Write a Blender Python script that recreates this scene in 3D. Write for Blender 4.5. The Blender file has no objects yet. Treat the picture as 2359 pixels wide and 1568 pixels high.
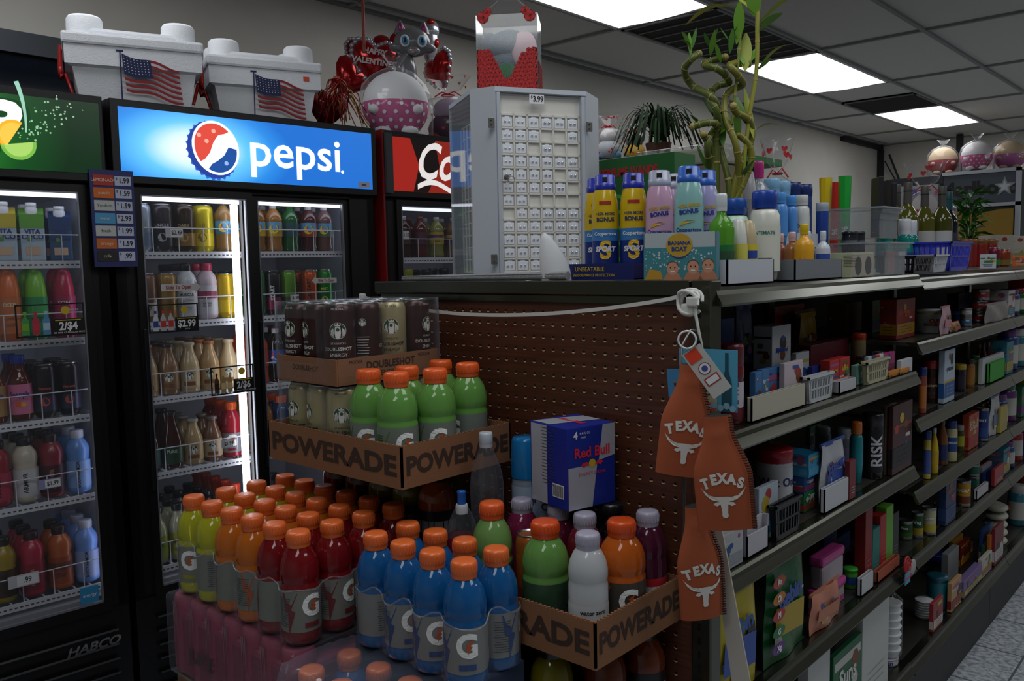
import bpy, bmesh, math, random
from mathutils import Matrix, Vector
random.seed(7)
PI = math.pi
SC = bpy.context.scene
COL = SC.collection
# ---------------------------------------------------------------- camera
EYE = 1.42
FPX, YAW, PITCH, ROLL = 1953.58, .73442, .0880055, -.0199377
cyw, syw = math.cos(YAW), math.sin(YAW)
FW = Vector((-syw*math.cos(PITCH), cyw*math.cos(PITCH), -math.sin(PITCH)))
R0 = Vector((cyw, syw, 0)); U0 = R0.cross(FW)
RT = R0*math.cos(ROLL)+U0*math.sin(ROLL); UP = RT.cross(FW)
OC = Vector((0, 0, EYE))
cam = bpy.data.cameras.new('camera'); camo = bpy.data.objects.new('camera', cam); COL.objects.link(camo)
m3 = Matrix((RT, UP, -FW)).transposed()
camo.matrix_world = Matrix.Translation(OC) @ m3.to_4x4()
cam.sensor_width = 36; cam.lens = 36*FPX/2359; cam.clip_start = .05; cam.clip_end = 60
SC.camera = camo
# ---------------------------------------------------------------- world, exposure
w = bpy.data.worlds.new('world'); SC.world = w; w.use_nodes = True
w.node_tree.nodes['Background'].inputs[0].default_value = (.025, .026, .03, 1)
w.node_tree.nodes['Background'].inputs[1].default_value = .3
SC.view_settings.view_transform = 'Standard'; SC.view_settings.look = 'None'
SC.view_settings.gamma = 1; SC.view_settings.use_curve_mapping = False
SC.view_settings.exposure = 0.0
PANEL = 4.6      # radiance of the ceiling light panels
LED = 1.0
# ---------------------------------------------------------------- pixel -> point on a real plane
def ray(x, y): return FW + RT*((x-1179.5)/FPX) - UP*((y-784)/FPX)
def atX(x, y, X): d = ray(x, y); return OC + d*(X/d.x)
def atY(x, y, Y): d = ray(x, y); return OC + d*(Y/d.y)
def atZ(x, y, Z): d = ray(x, y); return OC + d*((Z-EYE)/d.z)
def dep(p): return (Vector(p)-OC).dot(FW)
def face(x, y): return math.atan2(-x, y)
# fridge row frame
FA = .0732
FE = Vector((math.sin(FA), math.cos(FA), 0)); FN = Vector((-math.cos(FA), math.sin(FA), 0))
def fr(s, n, z=0): p = FE*s + FN*n; return Vector((p.x, p.y, z))
def atF(x, y, D):
    d = ray(x, y); p = OC + d*(D/d.dot(FN)); return p.dot(FE), p.z
# ---------------------------------------------------------------- materials
def lin(h):
    h = h.lstrip('#'); c = [int(h[i:i+2], 16)/255 for i in (0, 2, 4)]
    return tuple((v/12.92 if v <= .04045 else ((v+.055)/1.055)**2.4) for v in c)+(1,)
MC = {}
def mat(c, r=.45, m=0., t=0., e=0., coat=0., ior=1.45, a=1., bump=0., bs=200., film=0, sss=0):
    k = (c, r, m, t, e, coat, ior, a, bump, bs, film, sss)
    if k in MC: return MC[k]
    x = bpy.data.materials.new('mat_'+c); x.use_nodes = True; nt = x.node_tree
    b = nt.nodes['Principled BSDF']; I = b.inputs
    I['Base Color'].default_value = lin(c); I['Roughness'].default_value = r; I['Metallic'].default_value = m
    I['Transmission Weight'].default_value = t; I['IOR'].default_value = ior
    if coat: I['Coat Weight'].default_value = coat; I['Coat Roughness'].default_value = .06
    if e: I['Emission Color'].default_value = lin(c); I['Emission Strength'].default_value = e
    if sss: I['Subsurface Weight'].default_value = sss; I['Subsurface Radius'].default_value = (.01, .01, .01); I['Subsurface Scale'].default_value = 1
    if bump:
        n = nt.nodes.new('ShaderNodeTexNoise'); n.inputs['Scale'].default_value = bs
        tc = nt.nodes.new('ShaderNodeTexCoord'); nt.links.new(tc.outputs['Object'], n.inputs['Vector'])
        bp = nt.nodes.new('ShaderNodeBump'); bp.inputs['Strength'].default_value = bump; bp.inputs['Distance'].default_value = .004
        nt.links.new(n.outputs['Fac'], bp.inputs['Height']); nt.links.new(bp.outputs[0], I['Normal'])
    if a < 1:
        # thin clear sheet: straight-through light plus a surface gloss
        tr = nt.nodes.new('ShaderNodeBsdfTransparent'); mx = nt.nodes.new('ShaderNodeMixShader')
        tr.inputs[0].default_value = (1, 1, 1, 1)
        fz = nt.nodes.new('ShaderNodeLayerWeight'); fz.inputs[0].default_value = .5
        pw = nt.nodes.new('ShaderNodeMath'); pw.operation = 'POWER'; pw.inputs[1].default_value = 4.; nt.links.new(fz.outputs['Facing'], pw.inputs[0])
        ml = nt.nodes.new('ShaderNodeMath'); ml.operation = 'MULTIPLY_ADD'; ml.use_clamp = True; ml.inputs[1].default_value = .6; ml.inputs[2].default_value = a+.03
        nt.links.new(pw.outputs[0], ml.inputs[0]); nt.links.new(ml.outputs[0], mx.inputs[0])
        I['Specular IOR Level'].default_value = 1.; I['IOR'].default_value = 2.2; I['Base Color'].default_value = [v*.6 for v in lin(c)[:3]]+[1]
        if bump: nt.links.new(bp.outputs[0], fz.inputs['Normal'])
        nt.links.new(tr.outputs[0], mx.inputs[1]); nt.links.new(b.outputs[0], mx.inputs[2])
        nt.links.new(mx.outputs[0], nt.nodes['Material Output'].inputs[0])
    MC[k] = x
    return x
def liq(c): return mat(c, .07, t=.22, ior=1.33, coat=.4)
def plas(c): return mat(c, .32, coat=.15)
def matte(c): return mat(c, .75)
def gloss(c): return mat(c, .2, coat=.3)
def emi(c, s): return mat(c, .5, e=s)
CLEAR = mat('dfe6ee', .08, a=.05)
FILM = mat('cfd3e0', .12, a=.02, bump=.9, bs=28)
CELLO = mat('d8d8e2', .12, a=.07, bump=.9, bs=28)
GLASS = mat('c8d2dc', .03, a=.015)
CARD = mat('83593c', .85, bump=.12, bs=400)
CARDK = mat('3a2a22', .8)
STEEL = mat('5c5d52', .24, m=.95)
BLK = mat('0b0b0d', .5)
WHT = mat('d8dade', .4)
def noded(name, fn, rough=.5, metal=0., coat=0., emit=None):
    x = bpy.data.materials.new(name); x.use_nodes = True; nt = x.node_tree; b = nt.nodes['Principled BSDF']
    b.inputs['Roughness'].default_value = rough; b.inputs['Metallic'].default_value = metal; b.inputs['Coat Weight'].default_value = coat
    fn(nt, b); return x
def ramp(nt, stops, fac, mode='LINEAR'):
    r = nt.nodes.new('ShaderNodeValToRGB'); r.color_ramp.interpolation = mode; el = r.color_ramp.elements
    while len(el) < len(stops): el.new(.5)
    for q, (p, c) in zip(el, stops): q.position = p; q.color = lin(c)
    nt.links.new(fac, r.inputs[0]); return r.outputs[0]
def tex(nt, kind, scale, coord='Object', **kw):
    tc = nt.nodes.new('ShaderNodeTexCoord'); mp = nt.nodes.new('ShaderNodeMapping'); t = nt.nodes.new('ShaderNodeTex'+kind)
    nt.links.new(tc.outputs[coord], mp.inputs[0]); nt.links.new(mp.outputs[0], t.inputs['Vector'])
    mp.inputs['Scale'].default_value = scale if isinstance(scale, tuple) else (scale,)*3
    for k, v in kw.items(): t.inputs[k].default_value = v
    return t
# ---------------------------------------------------------------- mesh builder
TXT = {}
def text_geo(s, bold=0., spacing=1., fine=False):
    k = (s, bold, spacing, fine)
    if k not in TXT:
        cu = bpy.data.curves.new('t', 'FONT'); cu.body = s; cu.align_x = 'CENTER'; cu.align_y = 'CENTER'; cu.size = 1
        cu.offset = bold; cu.resolution_u = 3; cu.space_character = spacing; cu.fill_mode = 'FRONT'
        o = bpy.data.objects.new('t', cu); COL.objects.link(o)
        dg = bpy.context.evaluated_depsgraph_get(); me = o.evaluated_get(dg).to_mesh()
        if fine:      # lettering that will be wrapped round a bottle needs short edges
            bm = bmesh.new(); bm.from_mesh(me); bmesh.ops.triangulate(bm, faces=bm.faces[:])
            for _ in range(3):
                L = [e for e in bm.edges if e.calc_length() > .26]
                if not L: break
                bmesh.ops.subdivide_edges(bm, edges=L, cuts=1); bmesh.ops.triangulate(bm, faces=bm.faces[:])
            bm.verts.index_update(); TXT[k] = ([tuple(v.co[:2]) for v in bm.verts], [tuple(v.index for v in f.verts) for f in bm.faces]); bm.free()
        else: TXT[k] = ([tuple(v.co[:2]) for v in me.vertices], [tuple(p.vertices) for p in me.polygons])
        o.evaluated_get(dg).to_mesh_clear(); bpy.data.objects.remove(o); bpy.data.curves.remove(cu)
    return TXT[k]
class MB:
    def __init__(s): s.v = []; s.f = []; s.mi = []; s.sm = []; s.mats = []; s.M = Matrix()
    def slot(s, m):
        if m not in s.mats: s.mats.append(m)
        return s.mats.index(m)
    def add(s, vs, fs, m, smooth=False):
        k = len(s.v); i = s.slot(m)
        for v in vs: s.v.append(tuple(s.M @ Vector(v)))
        for f in fs: s.f.append(tuple(k+q for q in f)); s.mi.append(i); s.sm.append(smooth)
        return s
    def box(s, x0, x1, y0, y1, z0, z1, m, b=0):
        if b:
            bm = bmesh.new(); bmesh.ops.create_cube(bm, size=1)
            for v in bm.verts: v.co = Vector(((x0+x1)/2+v.co.x*(x1-x0), (y0+y1)/2+v.co.y*(y1-y0), (z0+z1)/2+v.co.z*(z1-z0)))
            bmesh.ops.bevel(bm, geom=bm.edges[:], offset=b, segments=2, affect='EDGES', profile=.6)
            s.add([v.co[:] for v in bm.verts], [[v.index for v in f.verts] for f in bm.faces], m); bm.free(); return s
        return s.add([(x0,y0,z0),(x1,y0,z0),(x1,y1,z0),(x0,y1,z0),(x0,y0,z1),(x1,y0,z1),(x1,y1,z1),(x0,y1,z1)],
                     [(0,3,2,1),(4,5,6,7),(0,1,5,4),(1,2,6,5),(2,3,7,6),(3,0,4,7)], m)
    def lathe(s, prof, m, seg=20, sx=1., sy=1., c=(0,0,0), smooth=True):
        vs = []; fs = []; n = len(prof)
        for r, z in prof:
            for k in range(seg): a = 2*PI*k/seg; vs.append((c[0]+r*sx*math.cos(a), c[1]+r*sy*math.sin(a), c[2]+z))
        for i in range(n-1):
            for k in range(seg): l = (k+1) % seg; fs.append((i*seg+k, i*seg+l, (i+1)*seg+l, (i+1)*seg+k))
        s.add(vs, fs, m, smooth)
        if prof[0][0] > 1e-6: s.add(vs[:seg][::-1], [tuple(range(seg))], m)
        if prof[-1][0] > 1e-6: s.add(vs[-seg:], [tuple(range(seg))], m)
        return s
    def ring(s, r, z0, z1, m, seg=20, sx=1., sy=1.):
        vs = [(r*sx*math.cos(2*PI*k/seg), r*sy*math.sin(2*PI*k/seg), z) for z in (z0, z1) for k in range(seg)]
        return s.add(vs, [(k, (k+1) % seg, seg+(k+1) % seg, seg+k) for k in range(seg)], m, True)
    def prism(s, poly, z0, z1, m, smooth=False):
        n = len(poly); vs = [(x, y, z0) for x, y in poly]+[(x, y, z1) for x, y in poly]
        return s.add(vs, [tuple(range(n))[::-1], tuple(range(n, 2*n))]+[(i, (i+1) % n, n+(i+1) % n, n+i) for i in range(n)], m, smooth)
    def plate(s, poly, y0, y1, m):   # polygon in xz, thickness along y
        n = len(poly); vs = [(x, y0, z) for x, z in poly]+[(x, y1, z) for x, z in poly]
        return s.add(vs, [tuple(range(n)), tuple(range(n, 2*n))[::-1]]+[((i+1) % n, i, n+i, n+(i+1) % n) for i in range(n)], m)
    def tube(s, pts, r, m, seg=8):
        pts = [Vector(p) for p in pts]; n = len(pts); vs = []; fs = []; N = None
        for i, p in enumerate(pts):
            t = (pts[min(i+1, n-1)]-pts[max(i-1, 0)]).normalized()
            if N is None: N = t.orthogonal().normalized()
            N = (N - t*N.dot(t)); N = N.normalized() if N.length > 1e-6 else t.orthogonal().normalized()
            B = t.cross(N); rr = r[i] if isinstance(r, (list, tuple)) else r
            for k in range(seg): a = 2*PI*k/seg; vs.append(p+N*(math.cos(a)*rr)+B*(math.sin(a)*rr))
        for i in range(n-1):
            for k in range(seg): l = (k+1) % seg; fs.append((i*seg+k, i*seg+l, (i+1)*seg+l, (i+1)*seg+k))
        s.add(vs, fs, m, True); s.add(vs[:seg][::-1], [tuple(range(seg))], m); s.add(vs[-seg:], [tuple(range(seg))], m)
        return s
    def ball(s, c, r, m, seg=16, rings=10):
        r = (r,)*3 if not isinstance(r, tuple) else r
        vs = []; fs = []
        for i in range(rings+1):
            a = PI*i/rings
            for k in range(seg): b = 2*PI*k/seg; vs.append((c[0]+r[0]*math.sin(a)*math.cos(b), c[1]+r[1]*math.sin(a)*math.sin(b), c[2]-r[2]*math.cos(a)))
        for i in range(rings):
            for k in range(seg): l = (k+1) % seg; fs.append((i*seg+k, i*seg+l, (i+1)*seg+l, (i+1)*seg+k))
        return s.add(vs, fs, m, True)
    def flat(s, pts, fs, m, y=0., R=None, z=0., a0=0.):   # 2d (x,z) geometry on the -y face, or wrapped round a cylinder
        if R: vs = [((R+y)*math.sin(x/R+a0), -(R+y)*math.cos(x/R+a0), z+q) for x, q in pts]
        else: vs = [(x, -y, z+q) for x, q in pts]
        return s.add(vs, fs, m)
    def text(s, t, size, m, x=0., z=0., y=.0006, R=None, a0=0., bold=0., sx=1., rot=0., shear=0., spacing=1.):
        P, Fc = text_geo(t, bold, spacing, bool(R) and size > .010); c, sn = math.cos(rot), math.sin(rot)
        pts = []
        for px, py in P:
            px = (px+shear*py)*size*sx; py *= size
            pts.append((x+px*c-py*sn, px*sn+py*c))
        return s.flat(pts, Fc, m, y, R, z, a0)
    def poly(s, pts, m, y=.0006, R=None, a0=0., x=0., z=0., k=1.):
        P = [(x+a*k, b*k) for a, b in pts]; return s.flat(P, [tuple(range(len(P)))], m, y, R, z, a0)
    def rect(s, x0, x1, z0, z1, m, y=.0006, R=None, a0=0., n=6):
        P = []; Fc = []
        for i in range(n+1): u = x0+(x1-x0)*i/n; P += [(u, z0), (u, z1)]
        for i in range(n): Fc.append((2*i, 2*i+2, 2*i+3, 2*i+1))
        return s.flat(P, Fc, m, y, R, 0, a0)
    def disc(s, r, m, x=0., z=0., y=.0006, R=None, n=20, rz=None, a0=0.):
        rz = rz or r; return s.poly([(r*math.cos(2*PI*i/n), rz*math.sin(2*PI*i/n)) for i in range(n)], m, y, R, a0, x, z)
    def mesh(s, name):
        me = bpy.data.meshes.new(name); me.from_pydata(s.v, [], s.f)
        for m in s.mats: me.materials.append(m)
        me.polygons.foreach_set('material_index', s.mi); me.polygons.foreach_set('use_smooth', s.sm)
        me.update(); return me
# ---------------------------------------------------------------- things and parts
def tag(o, label=None, cat=None, group=None, kind=None):
    if label: o['label'] = label
    if cat: o['category'] = cat
    if group: o['group'] = group
    if kind: o['kind'] = kind
    return o
def empty(name, label, cat, loc=(0,0,0), rz=0., group=None, parent=None):
    o = bpy.data.objects.new(name, None); COL.objects.link(o); o.location = loc; o.rotation_euler = (0, 0, rz); o.empty_display_size = .02
    return tag(o, label, cat, group)
def part(name, mb, parent=None, loc=None, rot=None, label=None):
    o = bpy.data.objects.new(name, mb.mesh(name) if isinstance(mb, MB) else mb); COL.objects.link(o)
    if parent: o.parent = parent
    if loc: o.location = loc
    if rot: o.rotation_euler = rot
    if label: o['label'] = label
    return o
def single(name, mb, label, cat, loc=(0,0,0), rot=(0,0,0), group=None):
    return tag(part(name, mb, None, loc, rot), label, cat, group)
def struct(name, mb): return tag(part(name, mb), kind='structure')
PROTO = {}
def put(name, fn, args, loc, label, cat, rz=0., group=None, tilt=None):
    """fn(*args) -> [(part name, MB, [sub-parts])]; every call links its own objects over shared mesh data"""
    k = (fn.__name__, args)
    if k not in PROTO:
        def bake(L): return [(n, q[0].mesh(n), bake(q[1]) if len(q) > 1 else []) for n, *q in L]
        PROTO[k] = bake(fn(*args))
    L = PROTO[k]; rot = (tilt[0] if tilt else 0, tilt[1] if tilt else 0, rz)
    if len(L) == 1 and not L[0][2]:
        o = bpy.data.objects.new(name, L[0][1]); COL.objects.link(o)
    else:
        o = bpy.data.objects.new(name, None); COL.objects.link(o); o.empty_display_size = .02
        for n, me, sub in L:
            c = bpy.data.objects.new(n, me); COL.objects.link(c); c.parent = o
            for n2, me2, _ in sub:
                d = bpy.data.objects.new(n2, me2); COL.objects.link(d); d.parent = c
    o.location = loc; o.rotation_euler = rot
    REG.append(o)
    return tag(o, label, cat, group)
REG = []
ORD = ['first', 'second', 'third', 'fourth', 'fifth', 'sixth', 'seventh', 'eighth', 'ninth', 'tenth']
# ================================================================ ROOM
WX, BY, CZ = -3.57, 10.5, 2.74
RX, FY = 4.6, -2.6
def ceil_m(nt, b):
    t = tex(nt, 'Noise', 60., Scale=6.); c = ramp(nt, [(.3, 'c6c5c2'), (.7, 'd0cfcc')], t.outputs['Fac'])
    nt.links.new(c, b.inputs['Base Color'])
MCEIL = noded('ceiling_tile', ceil_m, .9)
def wall_m(nt, b):
    t = tex(nt, 'Noise', 1.2, Scale=2.); c = ramp(nt, [(.3, 'd0cdc6'), (.7, 'dad7d1')], t.outputs['Fac'])
    nt.links.new(c, b.inputs['Base Color'])
MWALL = noded('painted_wall', wall_m, .7)
def floor_m(nt, b):
    t = tex(nt, 'Noise', 1., Scale=55., Detail=6.); c = ramp(nt, [(.4, '8d949c'), (.52, 'b4bbc2'), (.64, 'c6ccd2')], t.outputs['Fac'])
    br = tex(nt, 'Brick', (1,1,1), Scale=1., **{'Mortar Size': .004, 'Brick Width': .305, 'Row Height': .305}); br.offset = 0
    br.inputs['Mortar'].default_value = lin('60666c'); br.inputs['Color2'].default_value = (1,1,1,1)
    nt.links.new(c, br.inputs['Color1']); nt.links.new(c, br.inputs['Color2']); nt.links.new(br.outputs['Color'], b.inputs['Base Color'])
MFLOOR = noded('vinyl_tile', floor_m, .32)
struct('floor', MB().box(WX-.1, RX+.1, FY-.1, BY+.1, -.1, 0, MFLOOR))
struct('wall_left', MB().box(WX-.1, WX, FY, BY, 0, CZ, MWALL))
struct('wall_back', MB().box(WX-.1, RX+.1, BY, BY+.1, 0, CZ, MWALL))
struct('wall_right', MB().box(RX, RX+.1, FY, BY, 0, CZ, MWALL))
struct('wall_front', MB().box(WX-.1, RX+.1, FY-.1, FY, 0, CZ, MWALL))
struct('ceiling', MB().box(WX-.1, RX+.1, FY-.1, BY+.1, CZ+.012, CZ+.1, MCEIL))
GX, GY, X0g, Y0g = .62, 1.34, -1.60, 5.43
tb = MB(); MT = mat('8e8f90', .6)
xs = [X0g+GX*k for k in range(-4, 11) if WX < X0g+GX*k < RX]; ys = [Y0g+GY*k for k in range(-7, 5) if FY < Y0g+GY*k < BY]
for x in xs: tb.box(x-.012, x+.012, FY, BY, CZ-.004, CZ+.014, MT)
for y in ys: tb.box(WX, RX, y-.012, y+.012, CZ-.003, CZ+.014, MT)
tb.box(WX, WX+.03, FY, BY, CZ-.004, CZ+.014, MT); tb.box(WX, RX, BY-.03, BY, CZ-.004, CZ+.014, MT)
struct('trim_1', tb)
MPAN = noded('light_panel', lambda nt, b: (nt.links.new(ramp(nt, [(0, 'ffffff'), (.42, 'f2f5f6'), (.5, 'dfe7ec'), (.58, 'f2f5f6'), (1, 'ffffff')], tex(nt, 'Gradient', (1,1,1), 'Generated').outputs['Color']), b.inputs['Emission Color']),
             b.inputs['Emission Strength'].__setattr__('default_value', PANEL), b.inputs['Base Color'].__setattr__('default_value', (.8,.8,.8,1))), .4)
def light(ix, iy, where):
    x0 = X0g+GX*ix+.012; x1 = x0+GX-.024; y0 = Y0g+GY*iy+.012; y1 = y0+GY-.024
    t = empty('ceiling_light', 'recessed fluorescent ceiling panel '+where, 'ceiling light', ((x0+x1)/2, (y0+y1)/2, CZ), 0, 'ceiling light panels')
    a, c = (x1-x0)/2, (y1-y0)/2
    fm = MB(); fm.box(-a, a, -c, -c+.02, -.006, .02, WHT); fm.box(-a, a, c-.02, c, -.006, .02, WHT); fm.box(-a, -a+.02, -c, c, -.006, .02, WHT); fm.box(a-.02, a, -c, c, -.006, .02, WHT)
    part('frame', fm, t)
    d = MB(); n = 8      # slightly sagging diffuser
    for i in range(n):
        u0 = -a+.02+(2*a-.04)*i/n; u1 = -a+.02+(2*a-.04)*(i+1)/n
        z0 = -.012*math.sin(PI*i/n); z1 = -.012*math.sin(PI*(i+1)/n)
        d.add([(u0, -c+.02, z0), (u1, -c+.02, z1), (u1, c-.02, z1), (u0, c-.02, z0)], [(0, 3, 2, 1)], MPAN, True)
    part('diffuser', d, t)
light(-2, -2, 'cut off by the top edge, above the rose gift box')
light(-2, 0, 'behind the lucky bamboo')
light(-2, 2, 'farthest back, beyond the dark vent')
for ix, iy in ((2, -3), (2, 0), (2, 2), (5, -1), (5, 1), (-2, -4), (2, -5), (1, -4), (4, -3)): light(ix, iy, 'farther along the store, out of view')
def vent(x0, x1, y0, y1, n, where):
    t = empty('ceiling_vent', 'dark louvred ceiling vent '+where, 'vent', ((x0+x1)/2, (y0+y1)/2, CZ))
    a, c = (x1-x0)/2, (y1-y0)/2; DK = mat('1b1715', .9)
    part('backing', MB().box(-a, a, -c, c, .0, .01, DK), t)
    fm = MB(); g = mat('6f7173', .6)
    fm.box(-a, a, -c, -c+.02, -.008, .01, g); fm.box(-a, a, c-.02, c, -.008, .01, g); fm.box(-a, -a+.02, -c, c, -.008, .01, g); fm.box(a-.02, a, -c, c, -.008, .01, g)
    part('frame', fm, t)
    for k in range(1, n):
        y = -c+2*c*k/n; part('slat', MB().box(-a+.02, a-.02, y-.006, y+.006, -.006, .006, g), t)
vent(X0g-2*GX+.01, X0g-GX-.01, Y0g-GY+.02, Y0g-.02, 9, 'between the two nearest light panels')
vent(X0g-2*GX+.01, X0g-GX-.01, Y0g+GY+.62, Y0g+2*GY-.02, 1, 'beside the farthest light panel')
# corner trunking and camera cable on the back wall
tk = MB(); DKM = mat('2a2a2c', .7)
tk.box(WX+.0, WX+.05, 9.3, BY, 2.69, 2.735, DKM); tk.box(WX, WX+.06, BY-.06, BY, 1.2, 2.69, DKM)
struct('trim_2', tk)
cb = MB(); cb.tube([(WX+.15, BY-.1, 2.62), (WX+.3, BY-.05, 2.2), (WX+.4, BY-.04, 1.7), (WX+.42, BY-.04, 1.2)], .012, DKM)
cb.tube([(WX+.1, BY-.1, 2.55), (WX+.25, BY-.05, 2.25), (WX+.5, BY-.05, 2.05), (WX+.12, BY-.05, 2.0)], .008, DKM)
single('wall_cable', cb, 'dark cables hanging down the far left corner of the room', 'cable')
cc = empty('security_camera', 'small dark camera hanging from the ceiling at the far wall', 'camera', (-2.62, 10.2, CZ))
part('mount', MB().box(-.03, .03, -.03, .03, -.3, 0, DKM, .004), cc)
cb2 = MB(); cb2.M = Matrix.Translation((-.05, -.06, -.33)) @ Matrix.Rotation(.7, 4, 'Y'); cb2.box(-.11, .05, -.04, .04, -.04, .04, mat('8c8f94', .4), .01); part('body', cb2, cc)
part('cord', MB().tube([(.02, 0, -.3), (.0, .1, -.6), (-.3, .2, -.95), (-.33, .2, -1.2)], .008, DKM), cc)
# clerestory window behind the coolers
wm = MB(); fmw = mat('50545a', .4, m=.6)
Wy0, Wy1, Wz0, Wz1 = -1.6, 1.62, 1.85, 2.30
for a in ((Wy0, Wy1, Wz1-.05, Wz1+.03), (Wy0, Wy1, Wz0, Wz0+.05), (Wy1-.05, Wy1, Wz0, Wz1), (Wy0, Wy1, Wz0+.19, Wz0+.22)): wm.box(WX, WX+.03, a[0], a[1], a[2], a[3], fmw)
wo = struct('window_1', wm)
g = MB().box(WX+.001, WX+.006, Wy0, Wy1, Wz0, Wz1, mat('0c1420', .06)); part('pane', g, wo)
# ================================================================ GONDOLA
PX = -.717; PX2 = -1.615; GY0 = 1.31; MIDX = -1.166
YB = [GY0+.01, 2.44, 3.56, 4.68, 5.8]
HOLE = mat('070504', .9)
def wood(nt, b):
    t = tex(nt, 'Noise', (3, 3, 55), Scale=3., Detail=4.); c = ramp(nt, [(.3, '432014'), (.7, '57301f')], t.outputs['Fac'])
    nt.links.new(c, b.inputs['Base Color'])
MPEG = noded('brown_pegboard', wood, .42, coat=.1)
gd = empty('gondola_shelving', 'steel double-sided store shelving with brown pegboard end panel', 'shelving', ((PX+PX2)/2, GY0, 0))
ox, oy = (PX+PX2)/2, GY0
def gpart(n, mb, parent=gd, label=None):
    o = part(n, mb, parent, label=label)
    if parent is gd: o.location = (-ox, -oy, 0)
    return o
pb = MB(); pb.box(PX2+.02, PX-.04, GY0, GY0+.012, .02, 1.365, MPEG)
# peg holes: flat dark discs with a pale lower rim
RIM = mat('c8a67c', .6)
nz = 52; nx = 32
hm = MB()
for i in range(nx):
    for j in range(nz):
        x = PX-.075-i*.0254; z = 1.326-j*.0254
        P = [(x+.0037*math.cos(PI*q/4), z+.0037*math.sin(PI*q/4)) for q in range(8)]
        hm.add([(a, GY0-.0004, b) for a, b in P], [tuple(range(8))], HOLE)
        Q = [(x+.0041*math.cos(PI+PI*q/6), z+.0041*math.sin(PI+PI*q/6)) for q in range(7)]+[(x+.0041*math.cos(2*PI-PI*q/6), z+.0014*math.sin(2*PI-PI*q/6)-.0002) for q in range(7)]
        for q in range(6): hm.add([(Q[q][0], GY0-.0007, Q[q][1]), (Q[q+1][0], GY0-.0007, Q[q+1][1]), (Q[12-q][0], GY0-.0007, Q[12-q][1]), (Q[13-q][0], GY0-.0007, Q[13-q][1])], [(0, 1, 2, 3)], RIM)
pnl = gpart('pegboard_panel', pb); gpart('peg_holes', hm, pnl)
r = MB(); r.box(PX2, PX-.04, GY0-.012, GY0+.03, 1.362, 1.388, STEEL, .002); r.box(PX2, PX-.04, GY0-.006, GY0+.012, 1.345, 1.361, STEEL, .002); gpart('top_rail', r)
for x0, x1 in ((PX-.04, PX), (PX2, PX2+.02)):
    p = MB(); p.box(x0, x1, GY0-.006, GY0+.03, 0, 1.388, STEEL, .003)
    if x0 > -1:
        for j in range(48): p.box(x0+.014, x0+.019, GY0-.0068, GY0-.005, 1.36-j*.0254-.012, 1.36-j*.0254, HOLE)
    gpart('corner_post', p)
gpart('back_panel', MB().box(MIDX-.01, MIDX+.01, GY0+.03, YB[-1], .05, 1.34, mat('4a443d', .7)))
MSH = mat('55554f', .35, m=.7)
def lipprof(zt, zb, X, y0, y1, m):
    pr = [(X-.03, zt-.0012), (X-.004, zt-.0008), (X, zt-.006), (X+.002, zt-.014), (X+.012, zb+.004), (X+.01, zb), (X+.002, zb+.002), (X-.006, zt-.012), (X-.03, zt-.006)]
    mb = MB(); n = len(pr); vs = [(x, y0, z) for x, z in pr]+[(x, y1, z) for x, z in pr]
    return mb.add(vs, [tuple(range(n))[::-1], tuple(range(n, 2*n))]+[(i, (i+1) % n, n+(i+1) % n, n+i) for i in range(n)], m)
LEV = [[1.376, 1.113, .852, .587, .29], [1.366, 1.190, .977, .775, .59, .285], [1.366, 1.19, .977, .775, .59, .285], [1.366, 1.19, .977, .775, .59, .285]]
for u in range(4):
    y0, y1 = YB[u]+.002, YB[u+1]-.002
    for i, z in enumerate(LEV[u]):
        deck = i == len(LEV[u])-1
        s = MB()
        if i == 0: s.box(PX2+.03, PX-.028, y0+(.02 if u == 0 else 0), y1, z-.01, z-.001, MSH)
        else: s.box(MIDX+.012, PX-.028, y0, y1, z-.01, z-.001, MSH)
        so = gpart('shelf' if not deck else 'base_deck', s)
        gpart('front_lip', lipprof(z, z-.034, PX, y0, y1, STEEL), so)
        if i == 0: gpart('rear_lip', MB().box(PX2, PX2+.03, y0, y1, z-.034, z, STEEL), so)
    gpart('kick_plate', MB().box(PX2+.06, PX-.05, y0, y1, .0, LEV[u][-1]-.012, BLK))
    if u: gpart('upright', MB().box(MIDX-.015, MIDX+.03, y0-.02, y0+.015, .05, 1.35, STEEL))
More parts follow.
